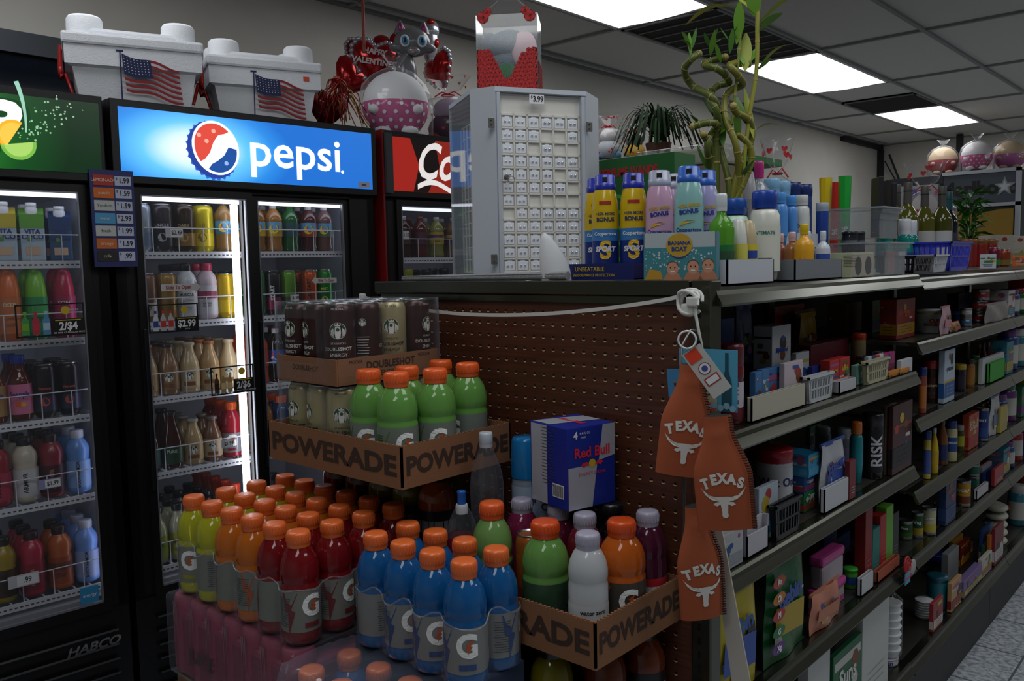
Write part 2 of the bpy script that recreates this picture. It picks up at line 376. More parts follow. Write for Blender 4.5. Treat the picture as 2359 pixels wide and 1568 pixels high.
# opposite-side shelves (seen only past the gaps)
# ================================================================ PRODUCT BUILDERS (front faces -y)
PROF = {
 'gat': ([(.80,0),(.95,.012),(1,.04),(1,.1),(.985,.11),(.985,.46),(1,.47),(1,.52),(.95,.545),(.95,.56),(1,.585),(1,.63),(.97,.70),(.86,.77),(.66,.83),(.56,.855),(.52,.865),(.5,.88)], .60, .862),
 'vw': ([(.8,0),(.97,.015),(1,.05),(1,.56),(.96,.59),(.97,.61),(1,.64),(.99,.70),(.9,.77),(.7,.84),(.56,.87),(.5,.88)], .60, .865),
 'soda': ([(.72,0),(.95,.02),(.98,.08),(.9,.16),(.94,.3),(.97,.34),(.97,.60),(.99,.63),(1,.68),(.9,.76),(.6,.85),(.4,.90),(.34,.92)], .40, .91),
 'frap': ([(.85,0),(1,.02),(1,.52),(.96,.58),(.8,.68),(.58,.80),(.5,.87),(.5,.93),(.56,.94)], .6, .93),
 'tea': ([(.85,0),(1,.02),(1,.42),(.95,.5),(.72,.66),(.5,.8),(.4,.88),(.4,.93)], .5, .92),
 'snap': ([(.85,0),(1,.02),(1,.52),(.97,.58),(.8,.68),(.55,.76),(.46,.80),(.46,.88)], .56, .87),
 'armor': ([(.7,0),(.95,.03),(1,.08),(1,.48),(.9,.54),(.97,.62),(1,.68),(.9,.76),(.62,.84),(.48,.87),(.48,.88)], .58, .87),
 'wine': ([(.9,0),(1,.01),(1,.56),(.97,.60),(.82,.66),(.55,.71),(.38,.75),(.34,.79),(.34,.86)], .40, .76),
 'spray': ([(.96,0),(1,.01),(1,.62),(.97,.70),(.85,.80),(.72,.85),(.7,.86)], .74, .85),
 'lotion': ([(.7,0),(.8,.01),(1,.35),(1,.6),(.96,.72),(.8,.78),(.5,.8)], .8, .8),
 'jar': ([(.92,0),(1,.02),(1,.72),(.96,.78),(.8,.82)], .86, .8),
 'tub': ([(.96,0),(1,.02),(1,.8),(.98,.82)], 1.03, .8),
 'cap2': ([(.9,0),(1,.015),(1,.6),(.9,.66),(.6,.72),(.36,.76),(.36,.82)], .42, .8),
 'ketch': ([(.85,0),(1,.02),(1,.45),(.9,.6),(.6,.75),(.35,.85),(.35,.9)], .42, .88),
 'cone': ([(.9,0),(1,.02),(1,.5),(.95,.56),(.9,.62)], .96, .6),
 'jug': ([(.92,0),(1,.03),(1,.16),(.96,.18),(.96,.55),(1,.58),(1,.7),(.8,.78),(.72,.8)], .98, .72),
 'mw': ([(.9,0),(1,.02),(1,.42),(.92,.52),(.95,.6),(.8,.68),(.6,.72)], .72, .70),
 'sport': ([(.8,0),(1,.02),(.94,.1),(1,.18),(.94,.26),(1,.3),(1,.6),(.97,.68),(.8,.76),(.5,.84),(.36,.88)], .4, .87),
}
def gicon(mb, R, z, s, a0=0.):
    mb.text('G', s, mat('eceeee', .4), z=z, R=R, a0=a0, bold=.045, sx=.95, y=.0007)
    k = s
    mb.poly([(.02*k,-.22*k),(.16*k,.02*k),(.10*k,.04*k),(.2*k,.26*k),(-.04*k,.10*k),(.02*k,.06*k),(-.08*k,-.06*k),(-.02*k,-.08*k)], mat('b5501c', .4), .0012, R, a0, 0, z)
def siren(mb, R, z, s, a0=0.):
    mb.disc(s, mat('dcd9cf', .5), 0, z, .0006, R, a0=a0)
    mb.disc(s*.94, mat('1f4a3a', .5), 0, z, .0009, R, a0=a0)
    W = mat('d9d7cf', .5)
    mb.poly([(-.25*s,-.9*s),(.25*s,-.9*s),(.36*s,-.2*s),(.3*s,.42*s),(0,.55*s),(-.3*s,.42*s),(-.36*s,-.2*s)], W, .0012, R, a0, 0, z)
    for q in (-1, 1):
        for j in range(3): mb.poly([(q*(.42+.15*j)*s,(-.75+.12*j)*s),(q*(.5+.15*j)*s,(-.7+.12*j)*s),(q*(.6+.1*j)*s,(.3-.1*j)*s),(q*(.5+.1*j)*s,(.3-.1*j)*s)], W, .0012, R, a0, 0, z)
    mb.disc(.2*s, mat('1f4a3a', .5), 0, z+.16*s, .0015, R, a0=a0)
    mb.poly([(-.3*s,.55*s),(-.36*s,.85*s),(-.14*s,.68*s),(0,.98*s),(.14*s,.68*s),(.36*s,.85*s),(.3*s,.55*s)], W, .0014, R, a0, 0, z)
def lines(mb, R, z0, n, w, c, a0=0., dz=.0035, y=.0008):
    for i in range(n): mb.rect(-w/2+.001*((i*7) % 3), w/2-.001*((i*5) % 4), z0-i*dz, z0-i*dz+.0012, c, y, R, a0, 3)
def pr_at(pr, z):
    for (x0, z0), (x1, z1) in zip(pr, pr[1:]):
        if z0 <= z <= z1: return x0+(x1-x0)*(z-z0)/max(1e-6, z1-z0)
    return pr[-1][0]
def bottle(style, h, r, body, cap, lab, l0, l1, g='', kind='p'):
    pr, cr, cz = PROF[style]; bm = {'l': liq, 'p': plas, 'g': gloss, 'c': lambda c: mat(c, .05, t=.5, ior=1.33), 'w': lambda c: mat(c, .04, a=.10)}[kind](body)
    b = MB(); b.lathe([(x*r, z*h) for x, z in pr], bm, 24)
    c = MB(); R = cr*r; ch = (1-cz)*h; cm = plas(cap)
    if style == 'wine': c.lathe([(R, cz*h), (R*.95, cz*h+.5*ch), (R*.97, h-.004), (R*.9, h)], cm, 18); c.ring(R*1.02, h-.032, h-.029, BLK, 18)
    elif style == 'cone': c.lathe([(R, cz*h), (R*.95, cz*h+.3*ch), (R*.7, h-.15*ch), (R*.42, h-.02*ch), (R*.3, h)], cm, 18)
    elif style == 'sport': c.lathe([(R, cz*h-.06*h), (R, cz*h), (R*.9, cz*h+.004)], mat('c9ccd2', .4), 16); c.lathe([(R*.72, cz*h), (R*.66, h-.2*ch), (R*.75, h-.002), (R*.6, h)], cm, 16)
    else:
        c.lathe([(R*.96, cz*h), (R, cz*h+.1*ch), (R*1., cz*h+.3*ch), (R*1.02, cz*h+.32*ch), (R, h-.16*ch), (R*.92, h-.02*ch), (R*.6, h), (0, h)], cm, 20)
        if style in ('gat', 'vw'):
            for k in range(24): a = 2*PI*k/24; c.box(R*math.cos(a)-.0006, R*math.cos(a)+.0006, R*math.sin(a)-.0006, R*math.sin(a)+.0006, cz*h+.34*ch, h-.2*ch, cm)
    out = [('bottle_body', b), ('cap', c)]
    if lab:
        L = MB(); RL = max(pr_at(pr, l0+(l1-l0)*q/8) for q in range(9))*r*1.012
        L.ring(RL, l0*h, l1*h, mat(lab, .4), 24); deco(L, g, RL, l0*h, l1*h); out.append(('label', L))
    return out
def deco(L, g, R, z0, z1):
    H = z1-z0; zc = (z0+z1)/2; W = mat('d8d8d6', .5); K = mat('16161a', .5)
    if g.startswith('G'):
        col = g[2:8]; gicon(L, R, z0+.6*H, .052)
        L.rect(-.014, .014, z0+.1*H, z0+.22*H, mat(col, .4), .0008, R); lines(L, R, z0+.8*H, 13, .03, mat('34373a', .6), -1.5, .0042)
        L.rect(-.013, .013, z0+.1*H, z0+.4*H, W, .0006, R, 1.7); lines(L, R, z0+.36*H, 6, .022, K, 1.7, .003)
        for a_ in (2.6, -1.15): L.poly([(-.002,-.042),(.011,.0),(.003,.004),(.016,.034),(-.014,.034),(-.009,0),(-.003,0)], mat(col, .4), .0008, R, a_, 0, zc)
    elif g.startswith('T:'):
        _, s, size, col, zz = (g+':.62').split(':')[:5]; L.text(s, float(size), mat(col, .45), z=z0+float(zz)*H, R=R, bold=.02)
        lines(L, R, z0+.28*H, 3, .03, mat('3c3f44', .6))
    elif g.startswith('V:'):
        _, s, size, col = g.split(':'); L.M = L.M.copy(); P = len(L.v)
        L.text(s, float(size), mat(col, .45), z=zc, R=R, bold=.02, rot=PI/2)
    elif g == 'lip':
        L.rect(-R, R, z0+.45*H, z1, mat('4d8fb8', .5), .0004, R); L.disc(.016, mat('d6b92a', .5), 0, zc, .0008, R); L.poly([(-.006,.0),(.018,.0),(.018,.012),(-.006,.012)], mat('9c2a1c', .5), .0012, R, 0, 0, zc)
    elif g == 'pep':
        L.disc(.019, mat('c9383a', .5), 0, zc, .0006, R); L.disc(.019, W, 0, zc-.003, .0008, R, rz=.008); L.disc(.016, mat('1d3f97', .5), 0, zc-.009, .001, R, rz=.006); L.text('PEPSI', .009, mat('2446a0', .5), z=zc-.002, R=R, y=.0014, bold=.02)
    elif g == 'snap': L.text('Snapple', .022, mat('20307c', .5), z=z0+.66*H, R=R, bold=.03, sx=.8); L.disc(.008, mat('c0561e', .5), -.005, z0+.35*H, .0008, R); L.disc(.007, mat('d39a2a', .5), .008, z0+.33*H, .0009, R)
    elif g == 'siren': siren(L, R, z0+.6*H, .014); L.rect(-.018, .018, z0+.1*H, z0+.3*H, mat('6b4426', .5), .0006, R)
    elif g.startswith('st:'): L.rect(-R*1.2, R*1.2, z0+.55*H, z0+.8*H, mat(g[3:], .5), .0006, R); lines(L, R, z0+.4*H, 4, .03, K)
def can(h, r, c, c2='', g='', a0=0.):
    m = mat(c, .28, m=.35); al = mat('9a9da0', .25, m=.9)
    b = MB(); b.lathe([(r*.78, 0), (r*.84, .004), (r, .012), (r, h-.016), (r*.93, h-.008), (r*.82, h-.003)], m, 24)
    t = MB(); t.lathe([(r*.82, h-.004), (r*.86, h-.002), (r*.86, h), (r*.8, h), (r*.78, h-.004), (0, h-.004)], al, 20)
    if c2: b.ring(r*1.005, h*.12, h*.4, mat(c2, .35, m=.2), 24)
    W = mat('c9c9c6', .45); K = mat('1a1a1c', .5)
    if g.startswith('ds'):
        tc = W if g == 'dsm' else K
        siren(b, r, h*.66, .0165, a0); b.text('STARBUCKS', .0055, tc, z=h*.50, R=r, a0=a0)
        b.text('DOUBLE', .0095, tc, x=-.0145, z=h*.43, R=r, a0=a0); b.text('SHOT', .0095, tc, x=.0155, z=h*.43, R=r, a0=a0, bold=.03); b.text('ENERGY', .0095, tc, z=h*.355, R=r, a0=a0)
        b.text('MOCHA' if g == 'dsm' else 'VANILLA', .0065, tc, z=h*.93, R=r*.98, a0=a0)
        lines(b, r, h*.55, 9, .026, tc, a0+2.2, .0055); siren(b, r, h*.74, .008, a0+2.2)
        lines(b, r, h*.55, 9, .026, tc, a0-2.2, .0055); siren(b, r, h*.74, .008, a0-2.2)
    elif g.startswith('V:'): _, s, size, col = g.split(':'); b.text(s, float(size), mat(col, .45), z=h*.5, R=r, a0=a0, rot=PI/2, bold=.03)
    elif g.startswith('T:'): _, s, size, col = g.split(':'); b.text(s, float(size), mat(col, .45), z=h*.55, R=r, a0=a0, bold=.02); b.disc(r*.4, mat(col, .45), 0, h*.3, .0006, r, a0=a0)
    return [('can_body', b), ('can_top', t)]
def carton(h, w, col, top):     # box drink with screw cap
    b = MB(); d = w*.62; m = mat(col, .4)
    b.box(-w/2, w/2, -d/2, d/2, 0, h*.8, m, .004)
    b.add([(-w/2, -d/2, h*.8), (w/2, -d/2, h*.8), (w/2, d/2, h*.92), (-w/2, d/2, h*.92), (-w/2, d/2, h*.79), (w/2, d/2, h*.79)], [(0, 1, 2, 3), (1, 5, 2), (0, 3, 4), (4, 3, 2, 5)], mat(top, .4))
    b.rect(-w/2, w/2, h*.56, h*.8, mat(top, .4), d/2+.0006); b.text('VITA', h*.11, mat('1d2f6e', .5), z=h*.5, y=d/2+.001, bold=.04); b.text('COCO', h*.11, mat('1d2f6e', .5), z=h*.41, y=d/2+.001, bold=.04)
    b.disc(h*.04, mat('5c8a34', .5), -w*.12, h*.38, d/2+.0012); b.rect(-w*.3, w*.3, h*.1, h*.24, mat('c3a58c', .5), d/2+.001)
    c = MB(); c.lathe([(.016, h*.80), (.016, h*.9), (.013, h*.93), (.0145, h*.94), (.0145, h), (0, h)], WHT, 16, c=(0, -d*.1, 0)); return [('carton_body', b), ('cap', c)]
def busy(m, W, y, h, c, seed, n=7):
    """printed shapes on a package face: bands, badges, picture blobs"""
    if min(W, h) < .022: return
    rr = random.Random(seed); P = ['9a2a24', 'a8902c', '24448a', 'b0b0ac', '2a6a3a', '6a3a1c', '1a1a20', '8a4a7a']
    for k in range(n):
        q = mat(rr.choice(P), .45); x = rr.uniform(-.36, .36)*W; z = rr.uniform(.12, .88)*h; s = rr.uniform(.06, .2)*min(W, h); yy = y+.00005*k
        if k % 3 == 0: m.rect(-W*.46, W*.46, max(.03*h, z-s*.3), min(.97*h, z+s*.3), q, yy, n=1) if k == 0 else m.rect(max(-W*.46, x-s*1.5), min(W*.46, x+s*1.5), max(.03*h, z-s*.4), min(.97*h, z+s*.4), q, yy, n=1)
        else: m.disc(min(s, W*.46-abs(x)), q, x, z, yy, n=9, rz=min(s*rr.uniform(.6, 1.2), h*.97-z, z-.03*h))
def pkg(wx, ly, h, c, c2='', t='', tc='d8d8d8', side='', b=.0015):
    """printed box; wx across (x), ly deep (y); text on the +x and the -y faces"""
    m = MB(); m.box(-wx/2, wx/2, -ly/2, ly/2, 0, h, mat(c, .45), min(b, h*.2, wx*.2, ly*.2)); M2 = mat(c2 or c, .45); T = mat(tc, .5)
    for ang, W, D in ((0, wx, ly), (PI/2, ly, wx)):
        m.M = Matrix.Rotation(ang, 4, 'Z')
        if c2: m.rect(-W*.47, W*.47, h*.1, h*.38, M2, D/2+.0007, n=1)
        if c2 or t: busy(m, W, D/2+.0003, h, c, int(wx*999+ly*777+h*555)+int(ang))
        if t and (ang or W > .05):
            fs = min(W*.82/max(1, len(t))/.62, h*.3); m.text(t, fs, T, z=h*.64, y=D/2+.001, bold=.03)
        if W > .03: lines(m, None, h*.3, 3, W*.6, T if not c2 else mat(c, .5), dz=h*.07, y=D/2+.0012)
    m.M = Matrix(); return [('box', m)]
def bag(w, d, h, c, c2='', t='', tc='d8d8d8', film=0):
    """soft pillow-shaped bag with crimped top seal"""
    m = MB(); mt = mat(c, .3, bump=.5, bs=40); nx, nz = 10, 10
    for sgn in (-1, 1):
        vs = []; fs = []
        for i in range(nx+1):
            for j in range(nz+1):
                u, v = i/nx, j/nz; th = (math.sin(PI*u)**.45)*(math.sin(PI*(.06+.88*v))**.5 if v < .95 else .1)
                vs.append(((u-.5)*w*(1-.06*math.sin(PI*v)), sgn*(d/2*th+.001)+.004*math.sin(9*u+5*v), h*v))
        for i in range(nx):
            for j in range(nz): q = (i*(nz+1)+j, (i+1)*(nz+1)+j, (i+1)*(nz+1)+j+1, i*(nz+1)+j+1); fs.append(q if sgn < 0 else q[::-1])
        m.add(vs, fs, mt, True)
    m.box(-w/2, w/2, -.002, .002, h*.955, h*1.03, mat(c2 or c, .4))
    if c2: m.poly([(-.36*w, .28*h), (.36*w, .22*h), (.38*w, .5*h), (-.33*w, .56*h)], mat(c2, .4), d/2+.004)
    if h > .07: m.M = Matrix.Translation((0, 0, h*.12)); busy(m, w*.8, d/2+.003, h*.6, c, int(w*999+h*777), 9); m.M = Matrix()
    if t: m.text(t, min(w*.8/len(t)/.62, h*.3), mat(tc, .4), z=h*.62, y=d/2+.006, bold=.04, rot=.12)
    return [('bag', m)]
def basket(wx, ly, h, c, t=1.14):
    m = MB(); mt = plas(c); a, b = wx/2, ly/2; th = .0022
    m.box(-a/t, a/t, -b/t, b/t, 0, th, mt)
    for ax in (0, 1):
        for sg in (-1, 1):
            A, B = (a, b) if ax == 0 else (b, a); n = max(4, int(2*A/.014))
            def P(u, z, o=0):
                k = 1/t+(1-1/t)*z/h; x, y = u*A*k, sg*(B*k-o)
                return (x, y, z) if ax == 0 else (y, x, z)
            def slab(u0, u1, z0, z1):
                v = [P(u0, z0), P(u1, z0), P(u1, z1), P(u0, z1), P(u0, z0, th), P(u1, z0, th), P(u1, z1, th), P(u0, z1, th)]
                m.add(v, [(0,1,2,3),(7,6,5,4),(0,4,5,1),(1,5,6,2),(2,6,7,3),(3,7,4,0)], mt)
            slab(-1, 1, 0, h*.14); slab(-1, 1, h*.47, h*.53); slab(-1, 1, h*.84, h)
            for k in range(n+1):
                u = -1+2*k/n; slab(max(-1, u-.0022/A), min(1, u+.0022/A), h*.1, h*.9)
            slab(-1, -.86, 0, h); slab(.86, 1, 0, h)
    rm = MB(); r = a+.004, b+.004
    for x0, x1, y0, y1 in ((-r[0], r[0], -r[1], -b+.001), (-r[0], r[0], b-.001, r[1]), (-r[0], -a+.001, -r[1], r[1]), (a-.001, r[0], -r[1], r[1])): rm.box(x0, x1, y0, y1, h-.004, h+.001, mt)
    return [('basket_body', m), ('rim', rm)]
def tray(wx, ly, h, c, cut=0., th=.003):
    m = MB(); mt = mat(c, .6); a, b = wx/2, ly/2
    m.box(-a, a, -b, b, 0, th, mt); m.box(-a, a, -b, -b+th, 0, h, mt); m.box(-a, a, b-th, b, 0, h, mt); m.box(-a, -a+th, -b, b, 0, h, mt)
    m.box(a-th, a, -b, b, 0, h*(1-cut), mt)
    return [('tray', m)]
def bin_(wx, ly, h):
    m = MB(); mt = mat('d6dde4', .08, a=.12); a, b = wx/2, ly/2; th = .002
    for z0, z1, k in ((0, h*.6, .9), (h*.6, h*.8, .94), (h*.8, h, 1.)):
        A, B = a*k, b*k; m.box(-A, A, -B, -B+th, z0, z1, mt); m.box(-A, A, B-th, B, z0, z1, mt); m.box(-A, -A+th, -B, B, z0, z1, mt); m.box(A-th, A, -B, B, z0, z1, mt)
    m.box(-a*.9, a*.9, -b*.9, b*.9, 0, th, mt)
    r = MB(); mr = mat('c8d0d8', .12, a=.45); e = .008
    r.box(-a-e, a+e, -b-e, -b+.001, h-.004, h, mr); r.box(-a-e, a+e, b-.001, b+e, h-.004, h, mr); r.box(-a-e, -a+.001, -b, b, h-.004, h, mr); r.box(a-.001, a+e, -b, b, h-.004, h, mr)
    return [('bin_body', m), ('rim', r)]
def foodcan(h, r, lab, g='', c2=''):
    b = MB(); al = mat('8e9092', .3, m=.9)
    b.lathe([(r*.97, 0), (r, .003), (r, .007), (r*.97, .009), (r*.97, h-.009), (r, h-.007), (r, h-.002), (r*.95, h), (r*.93, h-.004), (0, h-.004)], al, 24)
    L = MB(); L.ring(r*.98, .009, h-.009, mat(lab, .45), 24)
    if c2: L.ring(r*.985, h*.12, h*.4, mat(c2, .45), 24)
    if g: L.text(g, min(r*1.5/len(g)/.6, h*.2), mat('d6d6d2', .5), z=h*.62, R=r*.99, bold=.03)
    return [('can_body', b), ('label', L)]
def plush(r, top, bottom, dots=1, seed=0):
    rr = random.Random(seed); b = MB(); b.ball((0, 0, r*1.045), (r, r*.86, r*1.02), mat(top, .85), 28, 20)
    p = MB(); vs = []; fs = []; n = 28; m = 9
    for i in range(m+1):
        a = PI*.0+i*(PI*.52)/m
        for k in range(n): t = 2*PI*k/n; q = 1.012; vs.append((r*q*math.sin(a)*math.cos(t), r*.86*q*math.sin(a)*math.sin(t), r*1.045-r*1.02*q*math.cos(a)))
    for i in range(m):
        for k in range(n): l = (k+1) % n; fs.append((i*n+k, i*n+l, (i+1)*n+l, (i+1)*n+k))
    p.add(vs, fs, mat(bottom, .8), True)
    if dots:
        for i in range(5):
            for j in range(18):
                a = PI*(.18+.075*i); t = 2*PI*(j+.5*(i % 2))/18; c = Vector((r*math.sin(a)*math.cos(t), r*.86*math.sin(a)*math.sin(t), r*1.045-r*1.02*math.cos(a)))
                nrm = Vector((c.x, c.y/.74, (c.z-r*1.045)/1.04)).normalized(); u = nrm.orthogonal().normalized(); v = nrm.cross(u); o = c+nrm*r*.022
                p.add([tuple(o+u*math.cos(2*PI*q/10)*r*.06+v*math.sin(2*PI*q/10)*r*.06) for q in range(10)], [tuple(range(10))], mat(top, .85))
    a_ = MB()
    for s in (-1, 1): a_.ball((s*r*.62, -r*.6, r*.85), (r*.2, r*.16, r*.15), mat(top, .85), 12, 8); a_.ball((s*r*.4, -r*.66, r*.2), (r*.26, r*.16, r*.14), mat(top, .85), 12, 8)
    w = MB(); vs = []; fs = []; n = 30; prof = [(.75, .0), (1.05, .15), (1.12, .9), (1.08, 1.3), (.95, 1.65), (.7, 1.95), (.38, 2.12), (.14, 2.2), (.2, 2.32), (.42, 2.62)]
    for i, (q, z) in enumerate(prof):
        for k in range(n):
            t = 2*PI*k/n; wv = 1+.05*math.sin(5*t+i)+.03*math.sin(11*t+2*i)*(1+2*(i > 6)); vs.append((r*q*wv*math.cos(t), r*.9*q*wv*math.sin(t), r*z+.03*r*math.sin(3*t)*(i > 7)))
    for i in range(len(prof)-1):
        for k in range(n): l = (k+1) % n; fs.append((i*n+k, i*n+l, (i+1)*n+l, (i+1)*n+k))
    w.add(vs, fs, CELLO, True)
    return [('plush_body', b), ('trousers', p), ('paws', a_), ('plastic_wrap', w)]
HEART = [(.0, -.5), (.28, -.24), (.48, .05), (.5, .26), (.38, .42), (.2, .43), (.05, .34), (0, .22), (-.05, .34), (-.2, .43), (-.38, .42), (-.5, .26), (-.48, .05), (-.28, -.24)]
def balloon(s, c, t='', rim=''):
    m = MB(); mt = mat(c, .14, m=.45, bump=.25, bs=22); nr = 6
    n = len(HEART)*2; H2 = []
    for i in range(len(HEART)):
        a, b = HEART[i], HEART[(i+1) % len(HEART)]; H2 += [a, ((a[0]+b[0])/2, (a[1]+b[1])/2)]
    for sg in (-1, 1):
        vs = [(0, sg*s*.24, 0)]; fs = []
        for j in range(1, nr+1):
            q = j/nr; d = s*.24*math.sqrt(max(0, 1-q*q))
            vs += [(x*q*s, sg*d, z*q*s) for x, z in H2]
        for k in range(n): l = (k+1) % n; f = (0, 1+k, 1+l); fs.append(f if sg < 0 else f[::-1])
        for j in range(nr-1):
            for k in range(n): l = (k+1) % n; f = (1+j*n+k, 1+(j+1)*n+k, 1+(j+1)*n+l, 1+j*n+l); fs.append(f if sg < 0 else f[::-1])
        m.add(vs, fs, mt, True)
    out = [('balloon_skin', m)]
    if rim:
        r = MB()
        for k in range(n): x, z = H2[k]; r.ball((x*s*1.04, 0, z*s*1.04), s*.06, mat(rim, .25, m=.5), 8, 6)
        out.append(('ruffle', r))
    if t:
        L = MB(); W = mat('c9c0c2', .4)
        for i, q in enumerate(t.split('|')): L.text(q, s*.17, W, z=s*(.16-.22*i), y=s*.24, bold=.04)
        out.append(('lettering', L))
    return out
# ================================================================ DRINKS COOLERS
FD = 2.65            # distance of the cooler fronts along their normal
FT = 1.93
def cooler(s0, s1, name_label, sign_fn, doors, shelves, led, zbot=.44, shade='0d0d10'):
    """s along the row, front at FD; doors = [(s0,s1)], shelves z list; local frame: x=s, y=into cooler"""
    t = empty('drinks_cooler', name_label, 'cooler', fr(s0, FD), PI/2-FA)
    wd = s1-s0; K = mat(shade, .4, bump=.05, bs=300); dp = .72
    c = MB(); c.box(0, wd, 0, dp, 0, zbot-.02, K); c.box(0, .03, 0, dp, zbot-.02, FT, K); c.box(wd-.03, wd, 0, dp, zbot-.02, FT, K); c.box(0, wd, dp-.03, dp, zbot-.02, FT, K); c.box(0, wd, 0, dp, FT-.26, FT, K, .003)
    part('cabinet', c, t)
    li = MB(); IN = mat('b9bcc8', .5); li.box(.031, wd-.031, dp-.04, dp-.031, zbot, FT-.26, IN); li.box(.031, .036, .05, dp-.04, zbot, FT-.26, IN); li.box(wd-.036, wd-.031, .05, dp-.04, zbot, FT-.26, IN); li.box(.031, wd-.031, .05, dp-.04, FT-.27, FT-.262, IN); li.box(.031, wd-.031, .05, dp-.04, zbot-.02, zbot, mat('8c909a', .5))
    part('liner', li, t)
    # sign
    sg = MB(); sg.box(.0, wd, -.03, .0, FT-.245, FT, K, .003); so = part('sign_frame', sg, t); sign_fn(so, wd)
    top = FT-.26
    for k, (a, b) in enumerate(doors):
        f = MB(); a -= s0; b -= s0; z0, z1 = zbot+.0, 1.655; fw = .022; y0 = -.012 if k == 0 else .01
        f.box(a-fw, a, y0, y0+.02, z0-.03, z1+fw, K); f.box(b, b+fw, y0, y0+.02, z0-.03, z1+fw, K); f.box(a, b, y0, y0+.02, z1, z1+fw, K); f.box(a, b, y0, y0+.02, z0-.03, z0, K)
        al = mat('9296a0', .3, m=.6)
        f.box(a, a+.004, y0-.001, y0+.01, z0, z1, al); f.box(b-.004, b, y0-.001, y0+.01, z0, z1, al); f.box(a, b, y0-.001, y0+.01, z1-.004, z1, al); f.box(a, b, y0-.001, y0+.01, z0, z0+.006, al)
        d = part('door', f, t); part('glass', MB().box(a, b, y0+.006, y0+.009, z0, z1, GLASS), d)
        part('handle', MB().box(a-.016, a-.006, y0-.012, y0, .75, 1.25, mat('1a1b1f', .3), .002), d)
    fs = MB()
    fs.box(0, wd, .0, .03, 1.68, FT-.245, K)
    a0, b0 = doors[0][0]-s0, doors[-1][1]-s0
    if a0 > .03: fs.box(0, a0-.022, 0, .03, zbot-.03, 1.68, K)
    if b0 < wd-.03: fs.box(b0+.022, wd, 0, .03, zbot-.03, 1.68, K)
    if len(doors) > 1: fs.box(doors[0][1]-s0, doors[1][0]-s0, .02, .04, zbot, 1.66, K)
    part('face_frame', fs, t)
    for z in shelves:
        m = MB(); wh = mat('c3c6cf', .45); y0, y1 = .075, dp-.06; a, b = .04, wd-.04
        for k in range(24): x = a+(b-a)*k/23; m.box(x-.0018, x+.0018, y0, y1, z-.006, z-.001, wh)
        for yy in (y0, (y0+y1)/2, y1): m.box(a, b, yy-.003, yy+.003, z-.012, z-.006, wh)
        o = part('wire_shelf', m, t)
        p = MB(); p.box(a, b, y0-.008, y0-.003, z-.022, z+.0, wh)
        nn = int((b-a)/.014)
        for k in range(nn): x = a+(b-a)*k/nn; p.box(x, x+.008, y0-.0088, y0-.0078, z-.014, z-.010, mat('3a3c44', .6))
        part('price_rail', p, o)
        g = MB(); zz = z+.075; g.tube([(a, y0-.004, zz), (b, y0-.004, zz)], .0018, wh, 6)
        k = a+.02
        while k < b: g.tube([(k, y0-.004, z), (k, y0-.004, zz)], .0016, wh, 6); k += .082
        part('guard_wire', g, o)
    e = MB(); E1 = emi('e9efff', led)
    for x in (.037, wd-.045): e.box(x, x+.008, .06, .075, zbot+.01, FT-.28, E1)
    if len(doors) > 1: xx = doors[0][1]-s0-.028; e.box(xx, xx+.02, .035, .05, zbot+.01, 1.64, emi('f4f6ff', led*1.6))
    e.box(.05, wd-.05, .06, .08, FT-.285, FT-.272, E1)
    part('light_strip', e, t)
    gl = MB(); GM = mat('26282e', .4)
    for k in range(7): z = zbot-.1-k*.045; gl.M = Matrix.Translation((0, -.004, z)) @ Matrix.Rotation(-.5, 4, 'X'); gl.box(.06, wd-.04, -.014, .014, -.003, .003, GM)
    gl.M = Matrix(); part('grille', gl, t)
    return t
def sgn(mt_fn): return mt_fn
def blend_sign(name, stops, sx, cx, strength, sz=3.2):
    def fn(nt, b):
        tc = nt.nodes.new('ShaderNodeTexCoord'); mp = nt.nodes.new('ShaderNodeMapping'); nt.links.new(tc.outputs['Object'], mp.inputs[0])
        mp.inputs['Location'].default_value = (-cx*sx, 0, -(FT-.13)*sz); mp.inputs['Scale'].default_value = (sx, 0, sz)
        l = nt.nodes.new('ShaderNodeVectorMath'); l.operation = 'LENGTH'; nt.links.new(mp.outputs[0], l.inputs[0])
        c = ramp(nt, stops, l.outputs['Value']); nt.links.new(c, b.inputs['Base Color']); nt.links.new(c, b.inputs['Emission Color']); b.inputs['Emission Strength'].default_value = strength
    return noded(name, fn, .25)
